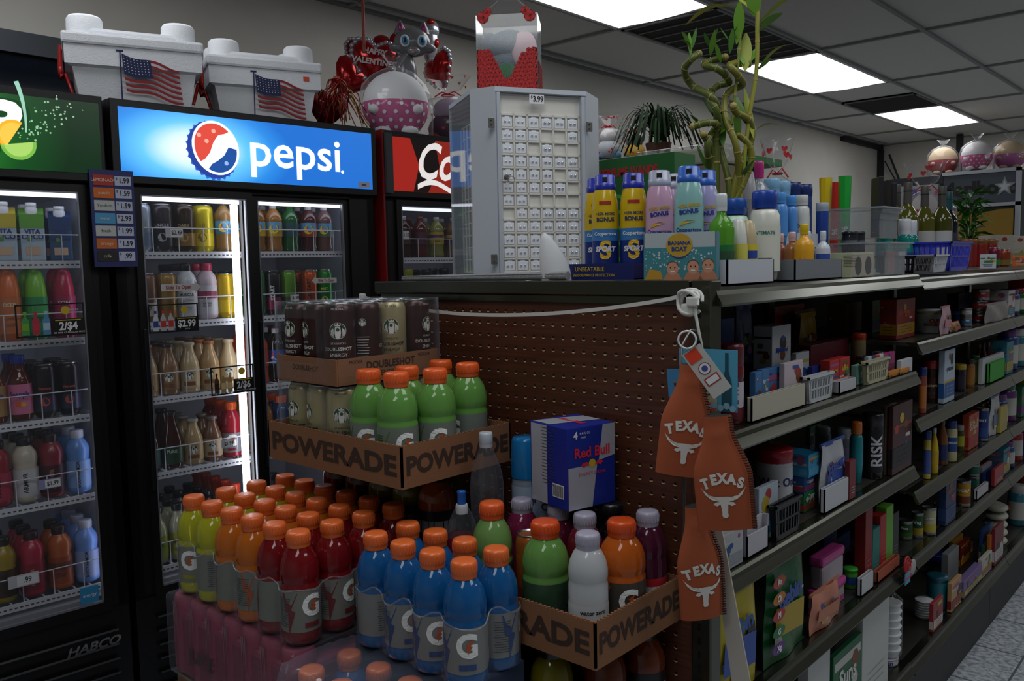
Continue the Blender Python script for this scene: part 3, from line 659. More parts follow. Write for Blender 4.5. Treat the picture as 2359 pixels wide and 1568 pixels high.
def pepsi_sign(so, wd):
    m = MB(); M1 = blend_sign('pepsi_sign_print', [(0, 'f2fbff'), (.25, 'd8f2ff'), (.5, '62c0f4'), (.8, '2a86dc'), (1, '1d6bc8')], 3.0, wd*.27, .95, 6.)
    y = -.0305; x0, x1, z0, z1 = .022, wd-.022, FT-.222, FT-.022
    m.box(x0, x1, y-.002, y, z0, z1, M1); zc = (z0+z1)/2
    M = m; M.M = Matrix.Translation((0, y-.002, 0)); W = emi('ffffff', 1.)
    m.text('pepsi', .158, W, x=wd*.648, z=zc+.004, y=.0012, bold=.012, sx=1.08)
    m.disc(.006, W, wd*.84, zc-.045, .0012)
    cx = wd*.335; a = -.42
    rim = []; n = 26
    M.M = Matrix.Translation((cx, y-.002, zc)) @ Matrix.Rotation(a, 4, 'Y')
    for i in range(2*n): q = 2*PI*i/(2*n); rr = .096 if i % 2 else .087; rim.append((rr*.86*math.cos(q)-.012, rr*math.sin(q)-.004))
    m.poly(rim, emi('2f5fd0', .8), .0008); m.disc(.083, emi('20409a', .8), -.006, -.002, .0011, rz=.09, n=32)
    m.disc(.076, emi('f3f6ff', 1.), .004, 0, .0014, rz=.086, n=32)
    red = [(.068*math.cos(t)+.004, .078*math.sin(t)) for t in [PI*(1.08-i*.95/14) for i in range(15)]]
    red += [(.05, .030), (.03, .034), (.005, .02), (-.02, -.005), (-.045, -.018)]
    m.poly(red, emi('dd4a3c', .85), .0018)
    blu = [(.068*math.cos(t)+.004, .078*math.sin(t)) for t in [PI*(1.22+i*.66/12) for i in range(13)]]+[(.045, -.012), (.02, -.03), (-.01, -.038), (-.03, -.04)]
    m.poly(blu, emi('1c4f9e', .8), .0018)
    for x, z in ((-.015, .03), (.02, .05), (-.03, .055), (.015, -.055)): m.disc(.007, emi('f0a898' if z > 0 else '8fb4e4', .9), x, z, .0022, n=12)
    M.M = Matrix.Translation((0, y-.002, 0)); m.rect(wd-.085, wd-.035, z0+.004, z0+.026, mat('b9c4dc', .5), .001, n=1); m.rect(wd-.07, wd-.05, z0+.012, z0+.017, mat('4a3f86', .5), .0015, n=1)
    M.M = Matrix(); part('sign_face', m, so)
def seven_sign(so, wd):
    m = MB(); M1 = blend_sign('green_sign_print', [(0, '4fc040'), (.35, '2f9a30'), (.7, '0e5a20'), (1, '063314')], 2.6, wd*.55, .42, 3.)
    y = -.0305; x0, x1, z0, z1 = .02, wd-.012, FT-.222, FT-.022; zc = (z0+z1)/2
    m.box(x0, x1, y-.002, y, z0, z1, M1); m.M = Matrix.Translation((0, y-.002, 0)); e = wd
    m.text('UP', .17, emi('0b4a1c', .5), x=e-.325, z=zc+.008, y=.0008, bold=.09, sx=1.1, shear=.15); m.text('UP', .16, emi('f2f6f4', 1.), x=e-.33, z=zc+.014, y=.0012, bold=.05, sx=1.1, shear=.15)
    arc = [(e-.17+.05*math.sin(q*.3), zc+.11-.03*q) for q in range(7)]
    R = .33; ax, az = e-.53, zc+.04
    for i in range(7):
        a0, a1 = .30-i*.06, .30-(i+1)*.06; w0, w1 = .012*(1-i/11), .012*(1-(i+1)/11)
        m.poly([(ax+R*math.cos(a0), az+R*math.sin(a0)), (ax+R*math.cos(a1), az+R*math.sin(a1)), (ax+(R-w1)*math.cos(a1), az+(R-w1)*math.sin(a1)), (ax+(R-w0)*math.cos(a0), az+(R-w0)*math.sin(a0))][::-1], emi('a8e0c8', .6), .001)
    def seg(cx, cz, r, a, c1, c2):
        P = [(cx+r*math.cos(a+PI*i/10), cz+r*math.sin(a+PI*i/10)) for i in range(11)]; m.poly(P, emi(c1, .8), .0016); P = [(cx+r*.8*math.cos(a+PI*i/10), cz+r*.8*math.sin(a+PI*i/10)) for i in range(11)]; m.poly(P, emi(c2, .8), .002)
    seg(e-.235, zc-.01, .042, 1.0, 'f0b428', 'f5c84a'); seg(e-.225, zc-.03, .045, 3.3, '78b848', 'a8d468')
    rr = random.Random(4)
    for i in range(70): t = rr.random(); m.disc(.0015+.002*rr.random(), emi('a8dcb0', .5), e-.225+.13*t+rr.gauss(0, .018), zc-.03+.12*t+rr.gauss(0, .018), .0014, n=8)
    m.M = Matrix(); part('sign_face', m, so)
def coke_sign(so, wd):
    m = MB(); y = -.0305; x0, x1, z0, z1 = .03, wd-.012, FT-.222, FT-.022; zc = (z0+z1)/2
    m.box(x0, x1, y-.002, y, z0, z1, emi('b3261c', .55)); m.M = Matrix.Translation((0, y-.002, 0))
    K = emi('1a0c0a', .3); m.poly([(.13, z0), (.7, z0), (.7, z1), (.12, z1), (.16, zc)], K, .0006)
    m.poly([(.2, z0), (.42, z0), (.36, zc), (.42, z1), (.24, z1), (.26, zc)], emi('a0281a', .5), .0009)
    W = emi('e6e0de', .8); m.text('Coca', .195, W, x=.315, z=zc+.012, y=.0014, bold=.02, sx=.78, shear=.35); m.text('Cola', .15, W, x=.66, z=zc+.012, y=.0014, bold=.02, sx=.8, shear=.35)
    P = [(.15+.02*i, z0+.03+.02*math.sin(i*.45)) for i in range(16)]; m.poly(P+[(a, b-.02) for a, b in P[::-1]], W, .0014)
    m.box(0, .03, -.012, 0, z0-.01, z1+.01, mat('3a3c40', .4)); m.M = Matrix(); part('sign_face', m, so)
SH_L = [1.461, 1.233, 1.0, .757, .475]; SH_P = [1.486, 1.263, 1.024, .782, .475]
c1 = cooler(-.18, .885, 'black glass-door drinks cooler under the green backlit sign', seven_sign, [(-.1, .81)], SH_L, 2.2)
c2 = cooler(.905, 1.835, 'black sliding-door drinks cooler under the blue backlit sign', pepsi_sign, [(.985, 1.325), (1.375, 1.71)], SH_P, 3.2)
c3 = cooler(1.87, 2.75, 'dark red-sided drinks cooler under the red and black sign', coke_sign, [(1.955, 2.68)], [1.459, 1.2, .95, .7, .475], 1.2, shade='120a0c')
part('side_panel', MB().box(-.008, -.0005, -.03, .72, 0, FT, mat('7a1418', .4)), c3)
# cooler badges
bg = MB(); bg.text('HABCO', .036, mat('9a9ca4', .3, m=.6), x=.96, z=.31, y=.0012, bold=.03, shear=.3, sx=1.2); part('badge', bg, c1)
es = MB(); es.box(.925, .975, -.016, -.0125, .45, .5, mat('2f7fb0', .5)); es.M = Matrix.Translation((0, -.016, 0)); es.text('energy', .014, WHT, x=.95, z=.475, y=.0008); part('energy_label', es, c1)
# price list board between the coolers
pl = empty('price_list', 'narrow blue price board hanging between the green and blue cooler signs', 'price board', fr(.835, FD-.035), PI/2-FA)
bz = (1.44, 1.72); part('board', MB().box(0, .122, -.004, 0, bz[0], bz[1], mat('2b2f66', .5)), pl)
rows = [('1.99', 'a8302a', 'LEMONADE'), ('1.59', 'c8641c', 'punch'), ('1.59', 'b8bab8', 'Yoohoo'), ('2.99', '4a94c0', 'water'), ('1.99', 'b8bab8', 'fresh'), ('1.59', 'c06428', 'orange'), ('.99', '2a2526', 'cola')]
for i, (p_, c_, n_) in enumerate(rows):
    z = 1.69-i*.0365; q = MB(); q.box(.008, .064, -.006, -.004, z-.015, z+.015, mat(c_, .5)); q.box(.068, .114, -.006, -.004, z-.014, z+.013, mat('b4bad0', .5)); q.M = Matrix.Translation((0, -.006, 0))
    q.text(n_, .013, mat('1c1c22' if c_[0] == 'b' else 'd8c8b0', .5), x=.036, z=z, y=.0006); q.text('$', .010, BLK, x=.073, z=z+.006, y=.0006); q.text(p_, .021, BLK, x=.094, z=z, y=.0006, sx=.85, bold=.02)
    q.M = Matrix(); part('price_row', q, pl)
# door signs hanging on the glass
def dsign(label, s, z, w, h, price, sub, art=()):
    t = empty('price_sign', label, 'price sign', fr(s, FD-.02), PI/2-FA)
    f = MB(); b = .004; f.box(0, w, -.002, 0, z, z+b, BLK); f.box(0, w, -.002, 0, z+h-b, z+h, BLK); f.box(0, b, -.002, 0, z, z+h, BLK); f.box(w-b, w, -.002, 0, z, z+h, BLK)
    part('frame', f, t)
    p = MB(); p.box(w*.52, w-b, -.0025, -.0005, z+b, z+h*.52, BLK); p.M = Matrix.Translation((0, -.0025, 0)); p.text(price, h*.34, mat('d4d4d8', .5), x=w*.75, z=z+h*.28, y=.0006, bold=.03, sx=.85); p.text(sub, h*.07, mat('d4d4d8', .5), x=w*.76, z=z+h*.09, y=.0006); p.rect(w*.56, w*.94, z+h*.46, z+h*.49, mat('b8a020', .5), .0006); p.M = Matrix()
    part('price_panel', p, t)
    a = MB(); a.M = Matrix.Translation((0, -.0012, 0))
    for k, (c1_, c2_) in enumerate(art):
        x = w*(.08+.15*k); a.poly([(x, z+.006), (x+w*.11, z+.006), (x+w*.11, z+h*.5), (x+w*.075, z+h*.62), (x+w*.075, z+h*.72), (x+w*.035, z+h*.72), (x+w*.035, z+h*.62), (x, z+h*.5)], mat(c1_, .5), 0); a.rect(x+w*.03, x+w*.08, z+h*.68, z+h*.78, mat(c2_, .5), .0004); a.rect(x+.001, x+w*.11-.001, z+h*.2, z+h*.42, mat(c2_, .5), .0005)
    a.disc(h*.13, mat('b8a020', .5), w*.72, z+h*.78, 0); a.text('sunrise', h*.09, mat('b8bcd0', .5), x=w*.85, z=z+h*.8, y=.0003); a.M = Matrix()
    part('picture', a, t)
dsign('framed 2/$4 price sign on the green-signed cooler door', .625, 1.247, .178, .092, '2/$4', 'OR ONE AT REGULAR PRICE', (('3f8a4a', '6a9a2a'), ('a03040', 'b03040'), ('4a80a8', '9ab0c0')))
dsign('framed $2.99 EACH price sign on the left blue-signed cooler door', .985, 1.235, .155, .088, '$2.99', 'EACH', (('b8bcc0', '2a3a80'), ('a8a4a8', 'b03028'), ('a8a4a8', 'b03028')))
dsign('framed 2/$6 price sign at the lower right of the left sliding door', 1.17, 1.02, .148, .092, '2/$6', 'OR ONE AT REGULAR PRICE', (('4a3428', '2a201c'), ('9a8050', 'c8b480'), ('a08850', 'c8b480')))
def arrow(label, s, z, w, h, d):
    m = MB(); x0, x1 = (0, w) if d > 0 else (w, 0); q = h*.9*d
    m.plate([(x0, z), (x1-q, z), (x1-q, z-h*.4), (x1, z+h/2), (x1-q, z+h*1.4), (x1-q, z+h), (x0, z+h)][::(1 if d > 0 else -1)], -.0015, 0, mat('b6b2b4', .5))
    m.M = Matrix.Translation((0, -.0015, 0)); m.text('Slide To Open', h*.72, mat('8a2420', .5), x=w*(.43 if d > 0 else .57), z=z+h/2, y=.0006, bold=.02, sx=.86)
    single('door_arrow', m, label, 'sticker', fr(s, FD-.016), (0, 0, PI/2-FA))
arrow('Slide To Open arrow sticker pointing right on the left sliding door', 1.03, 1.362, .125, .022, 1)
arrow('Slide To Open arrow sticker pointing left on the right sliding door', 1.555, 1.372, .10, .018, -1)
def ptag(label, s, z, w, h, txt, c='b8b8c2', n=.045):
    m = MB(); m.box(-w/2, w/2, -.002, 0, z, z+h, mat(c, .5)); m.M = Matrix.Translation((0, -.002, 0)); m.rect(w*-.22, w*.46, z+h*.08, z+h*.92, WHT, .0004); m.text(txt, h*.62, BLK, x=w*.12, z=z+h/2, y=.0008, bold=.02, sx=.8)
    single('price_tag', m, label, 'price tag', fr(s, FD+n), (0, 0, PI/2-FA))
ptag('$1.99 price tag on the guard wire of the white and black sports bottles', .7, .80, .06, .028, '$1.99', '8a88b4')
ptag('.99 price tag on the lowest shelf of the green-signed cooler', .615, .53, .08, .035, '.99', 'b8b8c0')
ptag('$2.49 price tag on the top shelf guard wire among tall cans', 1.105, 1.53, .055, .03, '$2.49')
ptag('$1.99 price tag beside the small coffee bottles on the fourth shelf', 1.245, .83, .04, .028, '$1.99')
ptag('$1.89 price tag on the guard wire among the soda cans', 1.52, 1.31, .033, .024, '$1.89')
ptag('$1.19 price tag on the guard wire in the red-signed cooler', 2.005, 1.53, .05, .034, '$1.19')
# ---- drinks in the coolers: (px of the front item, builder args, rows, colour words, what)
def sz(px, z, D):
    lo, hi = -500., 2500.
    for _ in range(30):
        y = (lo+hi)/2; s, zz = atF(px, y, D)
        if zz > z: lo = y
        else: hi = y
    return s
def stock(shelf_name, z, items, n0=.118, dn=.078):
    for (px, kind, args, rows, words, cat) in items:
        for k in range(rows):
            s = sz(px, z+.06, FD+n0)
            n = FD+n0+dn*k; p = fr(s, n, z+.0005)
            pos = 'at the front' if k == 0 else ORD[k]+' from the front'
            put({'bottle': 'drink_bottle', 'can': 'drink_can', 'carton': 'drink_carton'}[kind.__name__], kind, args, p,
                '%s, %s, %s' % (words, pos, shelf_name) if rows > 1 else '%s, %s' % (words, shelf_name), cat, face(p.x, p.y), 'drinks on '+shelf_name)
L1, L2, L3, L4, L5 = ['green cooler %s shelf' % q for q in ('top', 'second', 'third', 'fourth', 'lowest')]
P1, P2, P3, P4, P5 = ['left sliding door, %s shelf' % q for q in ('top', 'second', 'third', 'fourth', 'lowest')]
Q1, Q2, Q3, Q4, Q5 = ['right sliding door, %s shelf' % q for q in ('top', 'second', 'third', 'fourth', 'lowest')]
B, C_ = bottle, can
stock(L1, SH_L[0], [(18, carton, (.168, .063, '9fb4c4', 'b8a83a'), 2, 'yellow-topped coconut water carton', 'carton'), (76, carton, (.168, .063, 'a4b8c8', '5f9a3c'), 2, 'green-topped coconut water carton', 'carton'), (133, carton, (.160, .06, '2a4a6e', '1f3a66'), 2, 'dark blue coconut water carton', 'carton')])
stock(L2, SH_L[1], [(24, B, ('cone', .205, .031, 'b0592a', 'c8622a', 'b86a3c', .1, .6, 'T:DEEP:.014:d8c8b0:.8'), 2, 'orange conical-capped drink bottle', 'bottle'), (86, B, ('cone', .205, .031, '2a7a4c', '6ab028', '2f8a58', .1, .6, 'st:3a9a50'), 2, 'bright green conical-capped drink bottle', 'bottle'), (150, B, ('cone', .205, .031, '8a1c3c', 'a81c40', 'a02a58', .1, .6, 'T:SON:.016:d8c8d0:.8'), 2, 'crimson conical-capped drink bottle', 'bottle')])
stock(L3, SH_L[2], [(-6, B, ('snap', .19, .032, '6a2a1a', '2a3a9a', '9a7a4a', .1, .56, 'snap', 'l'), 1, 'tea bottle with tan label cut by the left edge', 'bottle'), (42, B, ('snap', .19, .032, '5a1a14', '1c3aa0', 'c06a90', .1, .56, 'snap', 'l'), 2, 'pink-labelled tea bottle with blue cap', 'bottle'), (100, C_, (.158, .031, '1c1622', '2a2a48', 'T:Venom:.012:b04a3c'), 3, 'left copper-rimmed black energy can', 'can'), (160, C_, (.158, .031, '181420', '2c2c4a', 'T:Venom:.012:b04a3d'), 3, 'right copper-rimmed black energy can', 'can')])
AR = lambda c, cap, lab, t='V:ARMOR:.017:14141a': ('armor', .192, .034, c, cap, lab, .1, .52, t)
stock(L4, SH_L[3], [(-2, B, AR('8a2030', '1a1416', 'a03048'), 2, 'dark red sports bottle at the left edge', 'bottle'), (62, B, AR('b8b0a0', '1a1a20', 'b8b8bc'), 3, 'white and silver sports bottle with black cap', 'bottle'), (118, B, AR('7a1c2c', '2a1418', '3a1420', 'V:ARMOR:.017:a06a6a'), 3, 'maroon sports bottle', 'bottle'), (181, B, AR('5a86c8', 'b0b4c8', '7a9ad0', 'V:BODYARMOR:.013:1c2030'), 4, 'pale blue and white sports bottle', 'bottle')])
stock(L5, SH_L[4], [(10, B, AR('98801c', '201c10', '3a2410'), 2, 'yellow sports bottle at the left edge', 'bottle'), (76, B, AR('a81c3c', '30101c', '8a1c34', 'V:ARMOR:.015:c08a6a'), 3, 'bright pink-red sports bottle', 'bottle'), (140, B, AR('a8501c', '2a1a14', '8a3c18', 'st:5a2a14'), 2, 'orange sports bottle with dark cap', 'bottle'), (201, B, AR('6a90d8', 'a8acc0', '8a9ac8', 'V:BODYARMOR:.013:1c2030'), 4, 'pale blue and white sports bottle', 'bottle')])
stock(P1, SH_P[0], [(342, C_, (.152, .036, '8a94a4', '5a6a84', 'V:ARIZONA:.018:8a4a4a'), 2, 'silver tall can', 'can'), (392, C_, (.152, .034, '2a2224', '141418', 'T:UNCLE:.014:a0a0a4'), 2, 'black tall can under the tag', 'can'), (441, C_, (.152, .034, '2c1c10', '7a5a20', 'T:DARK:.014:a08a50'), 2, 'black and amber tall can', 'can'), (490, C_, (.155, .036, 'b8a81c', 'c8b420', 'T:10:.02:7a5a10'), 2, 'bright yellow tall can', 'can'), (532, B, ('soda', .17, .03, '7a5a2a', '2a2a2a', '3a78a8', .35, .6, 'lip'), 1, 'blue-labelled tea bottle at the far right', 'bottle')])
stock(P2, SH_P[1], [(342, C_, (.155, .031, '6a4a3c', 'b0a8a4', 'T:DS:.02:1f4a3a'), 3, 'copper coffee can', 'can'), (400, C_, (.155, .031, '8a6a34', '', ''), 3, 'gold coffee can', 'can'), (447, B, ('armor', .185, .033, 'b8bcc4', '1a1a1e', 'b4b6bc', .08, .6, 'T:MUSCLE:.013:1a1a1e:.7'), 4, 'white protein shake bottle with black cap', 'bottle'), (493, B, ('armor', .185, .033, 'b8a8b4', 'a82a4c', 'b4b4bc', .08, .6, 'st:8a3050'), 4, 'white protein shake bottle with pink cap', 'bottle'), (533, C_, (.15, .031, 'b89a1c', 'c8aa20', ''), 2, 'yellow can at the right end', 'can')])
FR = lambda c, cap='8a8078': ('frap', .165, .032, c, cap, c, .1, .5, 'siren', 'g')
stock(P3, SH_P[2], [(350, B, FR('a88a60', 'a8622c'), 4, 'caramel coffee bottle', 'bottle'), (398, B, FR('7a5a3c', '2a2428'), 4, 'dark mocha coffee bottle', 'bottle'), (447, B, FR('b09a74', 'b0a890'), 4, 'pale vanilla coffee bottle', 'bottle'), (495, B, FR('a8885c', '9a5a30'), 4, 'coffee bottle with copper cap', 'bottle'), (536, B, FR('b8a480', 'b8a888'), 4, 'cream coffee bottle at the right end', 'bottle')])
stock(P4, SH_P[3], [(352, B, ('tea', .185, .036, '3a1c10', '1c1410', '2a5a5a', .08, .4, 'T:LEAF:.014:a8b8b0:.7', 'l'), 2, 'amber tea bottle with teal label', 'bottle'), (404, B, ('tea', .185, .036, '3a160c', '1c1410', '1a3a24', .08, .4, 'T:PURE:.014:a8b8b0:.7', 'l'), 2, 'amber tea bottle with dark green label', 'bottle'), (456, B, ('frap', .15, .031, 'a08860', '8a8a84', 'a08860', .1, .5, 'siren', 'g'), 3, 'squat coffee bottle with silver cap', 'bottle'), (499, B, ('frap', .15, .031, '6a4a34', '6a665e', 'a89478', .1, .5, 'siren', 'g'), 2, 'squat mocha coffee bottle', 'bottle'), (540, B, ('gat', .19, .034, 'a02030', 'c8501c', '7a7a80', .1, .45, 'G:7a1c24', 'l'), 3, 'red sports drink, orange cap', 'bottle')])
stock(P5, SH_P[4], [(372, B, ('snap', .185, .033, 'a8ac84', '16161a', '7a8a1c', .1, .5, 'T:Brisk:.018:1c2a1c:.6', 'l'), 3, 'cloudy lemonade bottle with black cap', 'bottle'), (418, B, ('snap', .185, .033, 'a8a890', '16161a', '8a8a2c', .1, .5, 'T:Brisk:.018:1c2a1c:.6', 'l'), 4, 'second lemonade bottle with black cap', 'bottle'), (460, B, ('snap', .185, .033, '8a7a84', '16161a', '7a5a6a', .1, .5, '', 'l'), 4, 'pinkish juice bottle with black cap', 'bottle'), (500, B, ('snap', .185, .033, '7a3a3a', '16161a', '7a3a34', .1, .5, '', 'l'), 4, 'red juice bottle with black cap', 'bottle'), (545, B, ('snap', .21, .033, 'b03a1c', 'c23a20', 'b04a20', .1, .5, '', 'p'), 5, 'orange-red capped juice bottle', 'bottle')])
SD = lambda c, lab, g, cap='b0b0b4': ('soda', .165, .031, c, cap, lab, .32, .62, g, 'l')
stock(Q1, SH_P[0], [(592, B, SD('8a5a24', 'b89a20', 'lip'), 2, 'leftmost amber iced tea bottle', 'bottle'), (630, B, SD('9a6a34', 'a88a20', 'lip'), 2, 'amber iced tea bottle, yellow label', 'bottle'), (668, B, SD('1a5a24', '14444a', '', '1a5a24'), 2, 'green soda bottle', 'bottle'), (712, B, SD('4a1c1c', '9a3a2c', 'lip'), 2, 'dark red iced tea bottle', 'bottle'), (746, B, SD('6a4a4a', '4a6a54', 'lip'), 2, 'pale pink tea bottle', 'bottle')])
EC = lambda c, g='', c2='': (.156, .029, c, c2, g)
stock(Q2, SH_P[1], [(593, C_, EC('2a6a34'), 5, 'green energy can at the left', 'can'), (629, C_, EC('1c1a20', 'V:START:.018:b8b8c0', '7a1c44'), 6, 'black and pink energy can', 'can'), (665, C_, EC('5a8a2c', '', '3a4a3a'), 6, 'lime and grey energy can', 'can'), (713, C_, EC('b04a14', 'V:KICKSTART:.018:1a1414'), 6, 'orange energy can with black lettering', 'can'), (748, C_, EC('1c7a2c', 'T:MIST:.012:c8c84a'), 6, 'green soda can with yellow spot', 'can')])
stock(Q3, SH_P[2], [(599, B, ('soda', .19, .031, 'c8481c', 'c05a2a', 'c0441c', .32, .62, '', 'l'), 3, 'orange soda bottle', 'bottle'), (634, B, ('soda', .19, .031, '1a1214', 'c8c8ce', '2a4aa0', .34, .6, 'pep', 'l'), 3, 'white-capped cola bottle', 'bottle'), (670, B, ('soda', .19, .031, '1a1214', '5a1418', '6a1418', .34, .6, '', 'l'), 3, 'red-capped cola bottle', 'bottle')])
stock(Q4, SH_P[3], [(598, B, ('gat', .19, .034, 'a86a1c', 'c8501c', '6a8a80', .1, .5, '', 'l'), 3, 'amber sports drink, orange cap', 'bottle'), (634, B, ('gat', .19, .034, '1c3a6a', 'c8501c', 'a86a3a', .1, .5, '', 'l'), 3, 'blue sports drink, orange cap', 'bottle')])
stock(Q5, SH_P[4], [(610, B, ('snap', .2, .033, 'b04a2a', 'b03a24', 'a84a2c', .1, .5, '', 'l'), 2, 'red-orange juice bottle', 'bottle'), (648, B, ('snap', .2, .033, '4a4a50', '1c1c20', '8a8a8c', .1, .5, '', 'l'), 3, 'clear bottle with black cap', 'bottle')])
CK = 'red cooler top shelf'; CK2 = 'red cooler second shelf'
stock(CK, 1.46, [(930, B, SD('3a1010', '5a2a28', ''), 2, 'dark cola bottle at the left', 'bottle'), (968, B, SD('5a1c18', '4a1a34', '', '7a2a20'), 2, 'dark red soda bottle', 'bottle'), (1006, B, SD('8a8a4a', 'a89a2c', 'st:5a2a5a'), 2, 'juice bottle with yellow and purple label', 'bottle'), (1044, B, SD('7a5a3a', '5a2a5a', 'st:b09a2c'), 2, 'juice bottle with purple label', 'bottle')])
stock(CK2, 1.2, [(942, B, ('gat', .215, .036, '9a8a14', '8a8a14', '8a7a1c', .1, .5, '', 'p'), 2, 'yellow-domed drink bottle', 'bottle'), (985, B, ('gat', .21, .036, '1c1c24', '1a1a1e', '3a3a40', .1, .5, '', 'l'), 2, 'dark drink bottle with black cap', 'bottle'), (1025, B, ('gat', .215, .036, '1c4a8a', '1c1c24', '24508a', .1, .5, '', 'p'), 2, 'blue-domed drink bottle', 'bottle')])
# ================================================================ FRONT DISPLAY (trays and packs stacked before the pegboard)
def ctray(lab, x0, x1, y0, y1, z, h, word, rz=0):
    t = empty('cardboard_tray', lab, 'tray', ((x0+x1)/2, (y0+y1)/2, z)); a, b = (x1-x0)/2, (y1-y0)/2; th = .004
    m = MB(); m.box(-a, a, -b, b, 0, th, CARD); part('tray_base', m, t)
    for nm, sides in (('side_panel', ((-a, a, -b, -b+th), (-a, a, b-th, b), (-a, -a+th, -b, b), (a-th, a, -b, b))),):
        for i, (u0, u1, v0, v1) in enumerate(sides):
            m = MB(); m.box(u0, u1, v0, v1, th, h, CARD)
            if i == 0: m.M = Matrix.Translation((0, -b, 0)); m.text(word, h*.66, CARDK, z=h*.5, bold=.035, sx=2*a*.86/(h*.66*len(word)*.62), y=.0008)
            if i == 3: m.M = Matrix.Translation((a, 0, 0)) @ Matrix.Rotation(PI/2, 4, 'Z'); m.text(word, h*.6, CARDK, z=h*.5, bold=.035, sx=2*b*.86/(h*.6*len(word)*.62), y=.0008)
            m.M = Matrix()
            n = int(max(u1-u0, v1-v0)/.009)      # serrated torn rim
            for k in range(n):
                f0, f1 = k/n, (k+.6)/n
                if i < 2: m.box(u0+(u1-u0)*f0, u0+(u1-u0)*f1, v0, v1, h, h+.002, CARD)
                else: m.box(u0, u1, v0+(v1-v0)*f0, v0+(v1-v0)*f1, h, h+.002, CARD)
            part(nm, m, t)
    return t
UZ = 1.022
ctray('upper POWERADE cardboard tray holding coffee cans and green bottles', -1.585, -1.152, .974, 1.266, UZ, .078, 'POWERADE')
LZ = .775
ctray('lower POWERADE cardboard tray holding mixed bottles', -1.150, -.778, 1.045, 1.305, LZ, .078, 'POWERADE')
# crates and dark bottles that carry the trays
def block(lab, x0, x1, y0, y1, z0, z1, c='6a4c34', t=''):
    m = MB(); m.box(x0, x1, y0, y1, z0, z1, mat(c, .8), .003)
    if t: m.M = Matrix.Translation((0, y0, 0)); m.text(t, .05, CARDK, x=(x0+x1)/2, z=(z0+z1)/2, y=.0008); m.M = Matrix()
    return single('cardboard_case', m, lab, 'case')
block('closed cardboard case on the floor under the bottle packs, left stack', -1.70, -1.245, .80, 1.30, 0, .57)
block('closed cardboard case on the floor under the lower tray, right stack', -1.19, -.79, 1.05, 1.302, 0, .565)
block('cardboard case carrying the dark bottles beneath the upper tray', -1.69, -1.156, 1.105, 1.30, .575, .812)
block('small cardboard case on the floor at the very front', -1.35, -.93, .58, .795, 0, .53)
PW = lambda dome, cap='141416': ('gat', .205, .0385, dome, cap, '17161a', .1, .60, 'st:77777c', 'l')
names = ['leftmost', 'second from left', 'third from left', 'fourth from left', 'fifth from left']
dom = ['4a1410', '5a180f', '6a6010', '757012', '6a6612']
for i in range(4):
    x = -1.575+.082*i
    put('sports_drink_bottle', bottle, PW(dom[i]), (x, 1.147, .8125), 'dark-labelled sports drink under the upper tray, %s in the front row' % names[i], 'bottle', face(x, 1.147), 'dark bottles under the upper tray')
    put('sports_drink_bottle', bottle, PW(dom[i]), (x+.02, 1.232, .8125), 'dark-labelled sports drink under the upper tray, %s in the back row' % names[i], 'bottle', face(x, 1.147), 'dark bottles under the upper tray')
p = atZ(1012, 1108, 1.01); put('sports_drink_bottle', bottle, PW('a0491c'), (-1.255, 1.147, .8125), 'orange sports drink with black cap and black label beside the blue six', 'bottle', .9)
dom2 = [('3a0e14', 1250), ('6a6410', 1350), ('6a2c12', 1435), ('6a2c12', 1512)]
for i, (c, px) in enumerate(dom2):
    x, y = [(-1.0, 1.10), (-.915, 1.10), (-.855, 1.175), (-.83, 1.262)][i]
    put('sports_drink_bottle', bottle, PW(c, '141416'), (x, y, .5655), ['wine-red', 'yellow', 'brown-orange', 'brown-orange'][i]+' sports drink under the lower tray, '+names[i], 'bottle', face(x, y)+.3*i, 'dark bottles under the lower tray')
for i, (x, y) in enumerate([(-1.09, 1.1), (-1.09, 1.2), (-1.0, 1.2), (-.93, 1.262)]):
    put('sports_drink_bottle', bottle, PW('3a1412', '141416'), (x, y, .5655), 'dark sports drink deep under the lower tray, '+names[i], 'bottle', 0., 'dark bottles under the lower tray')
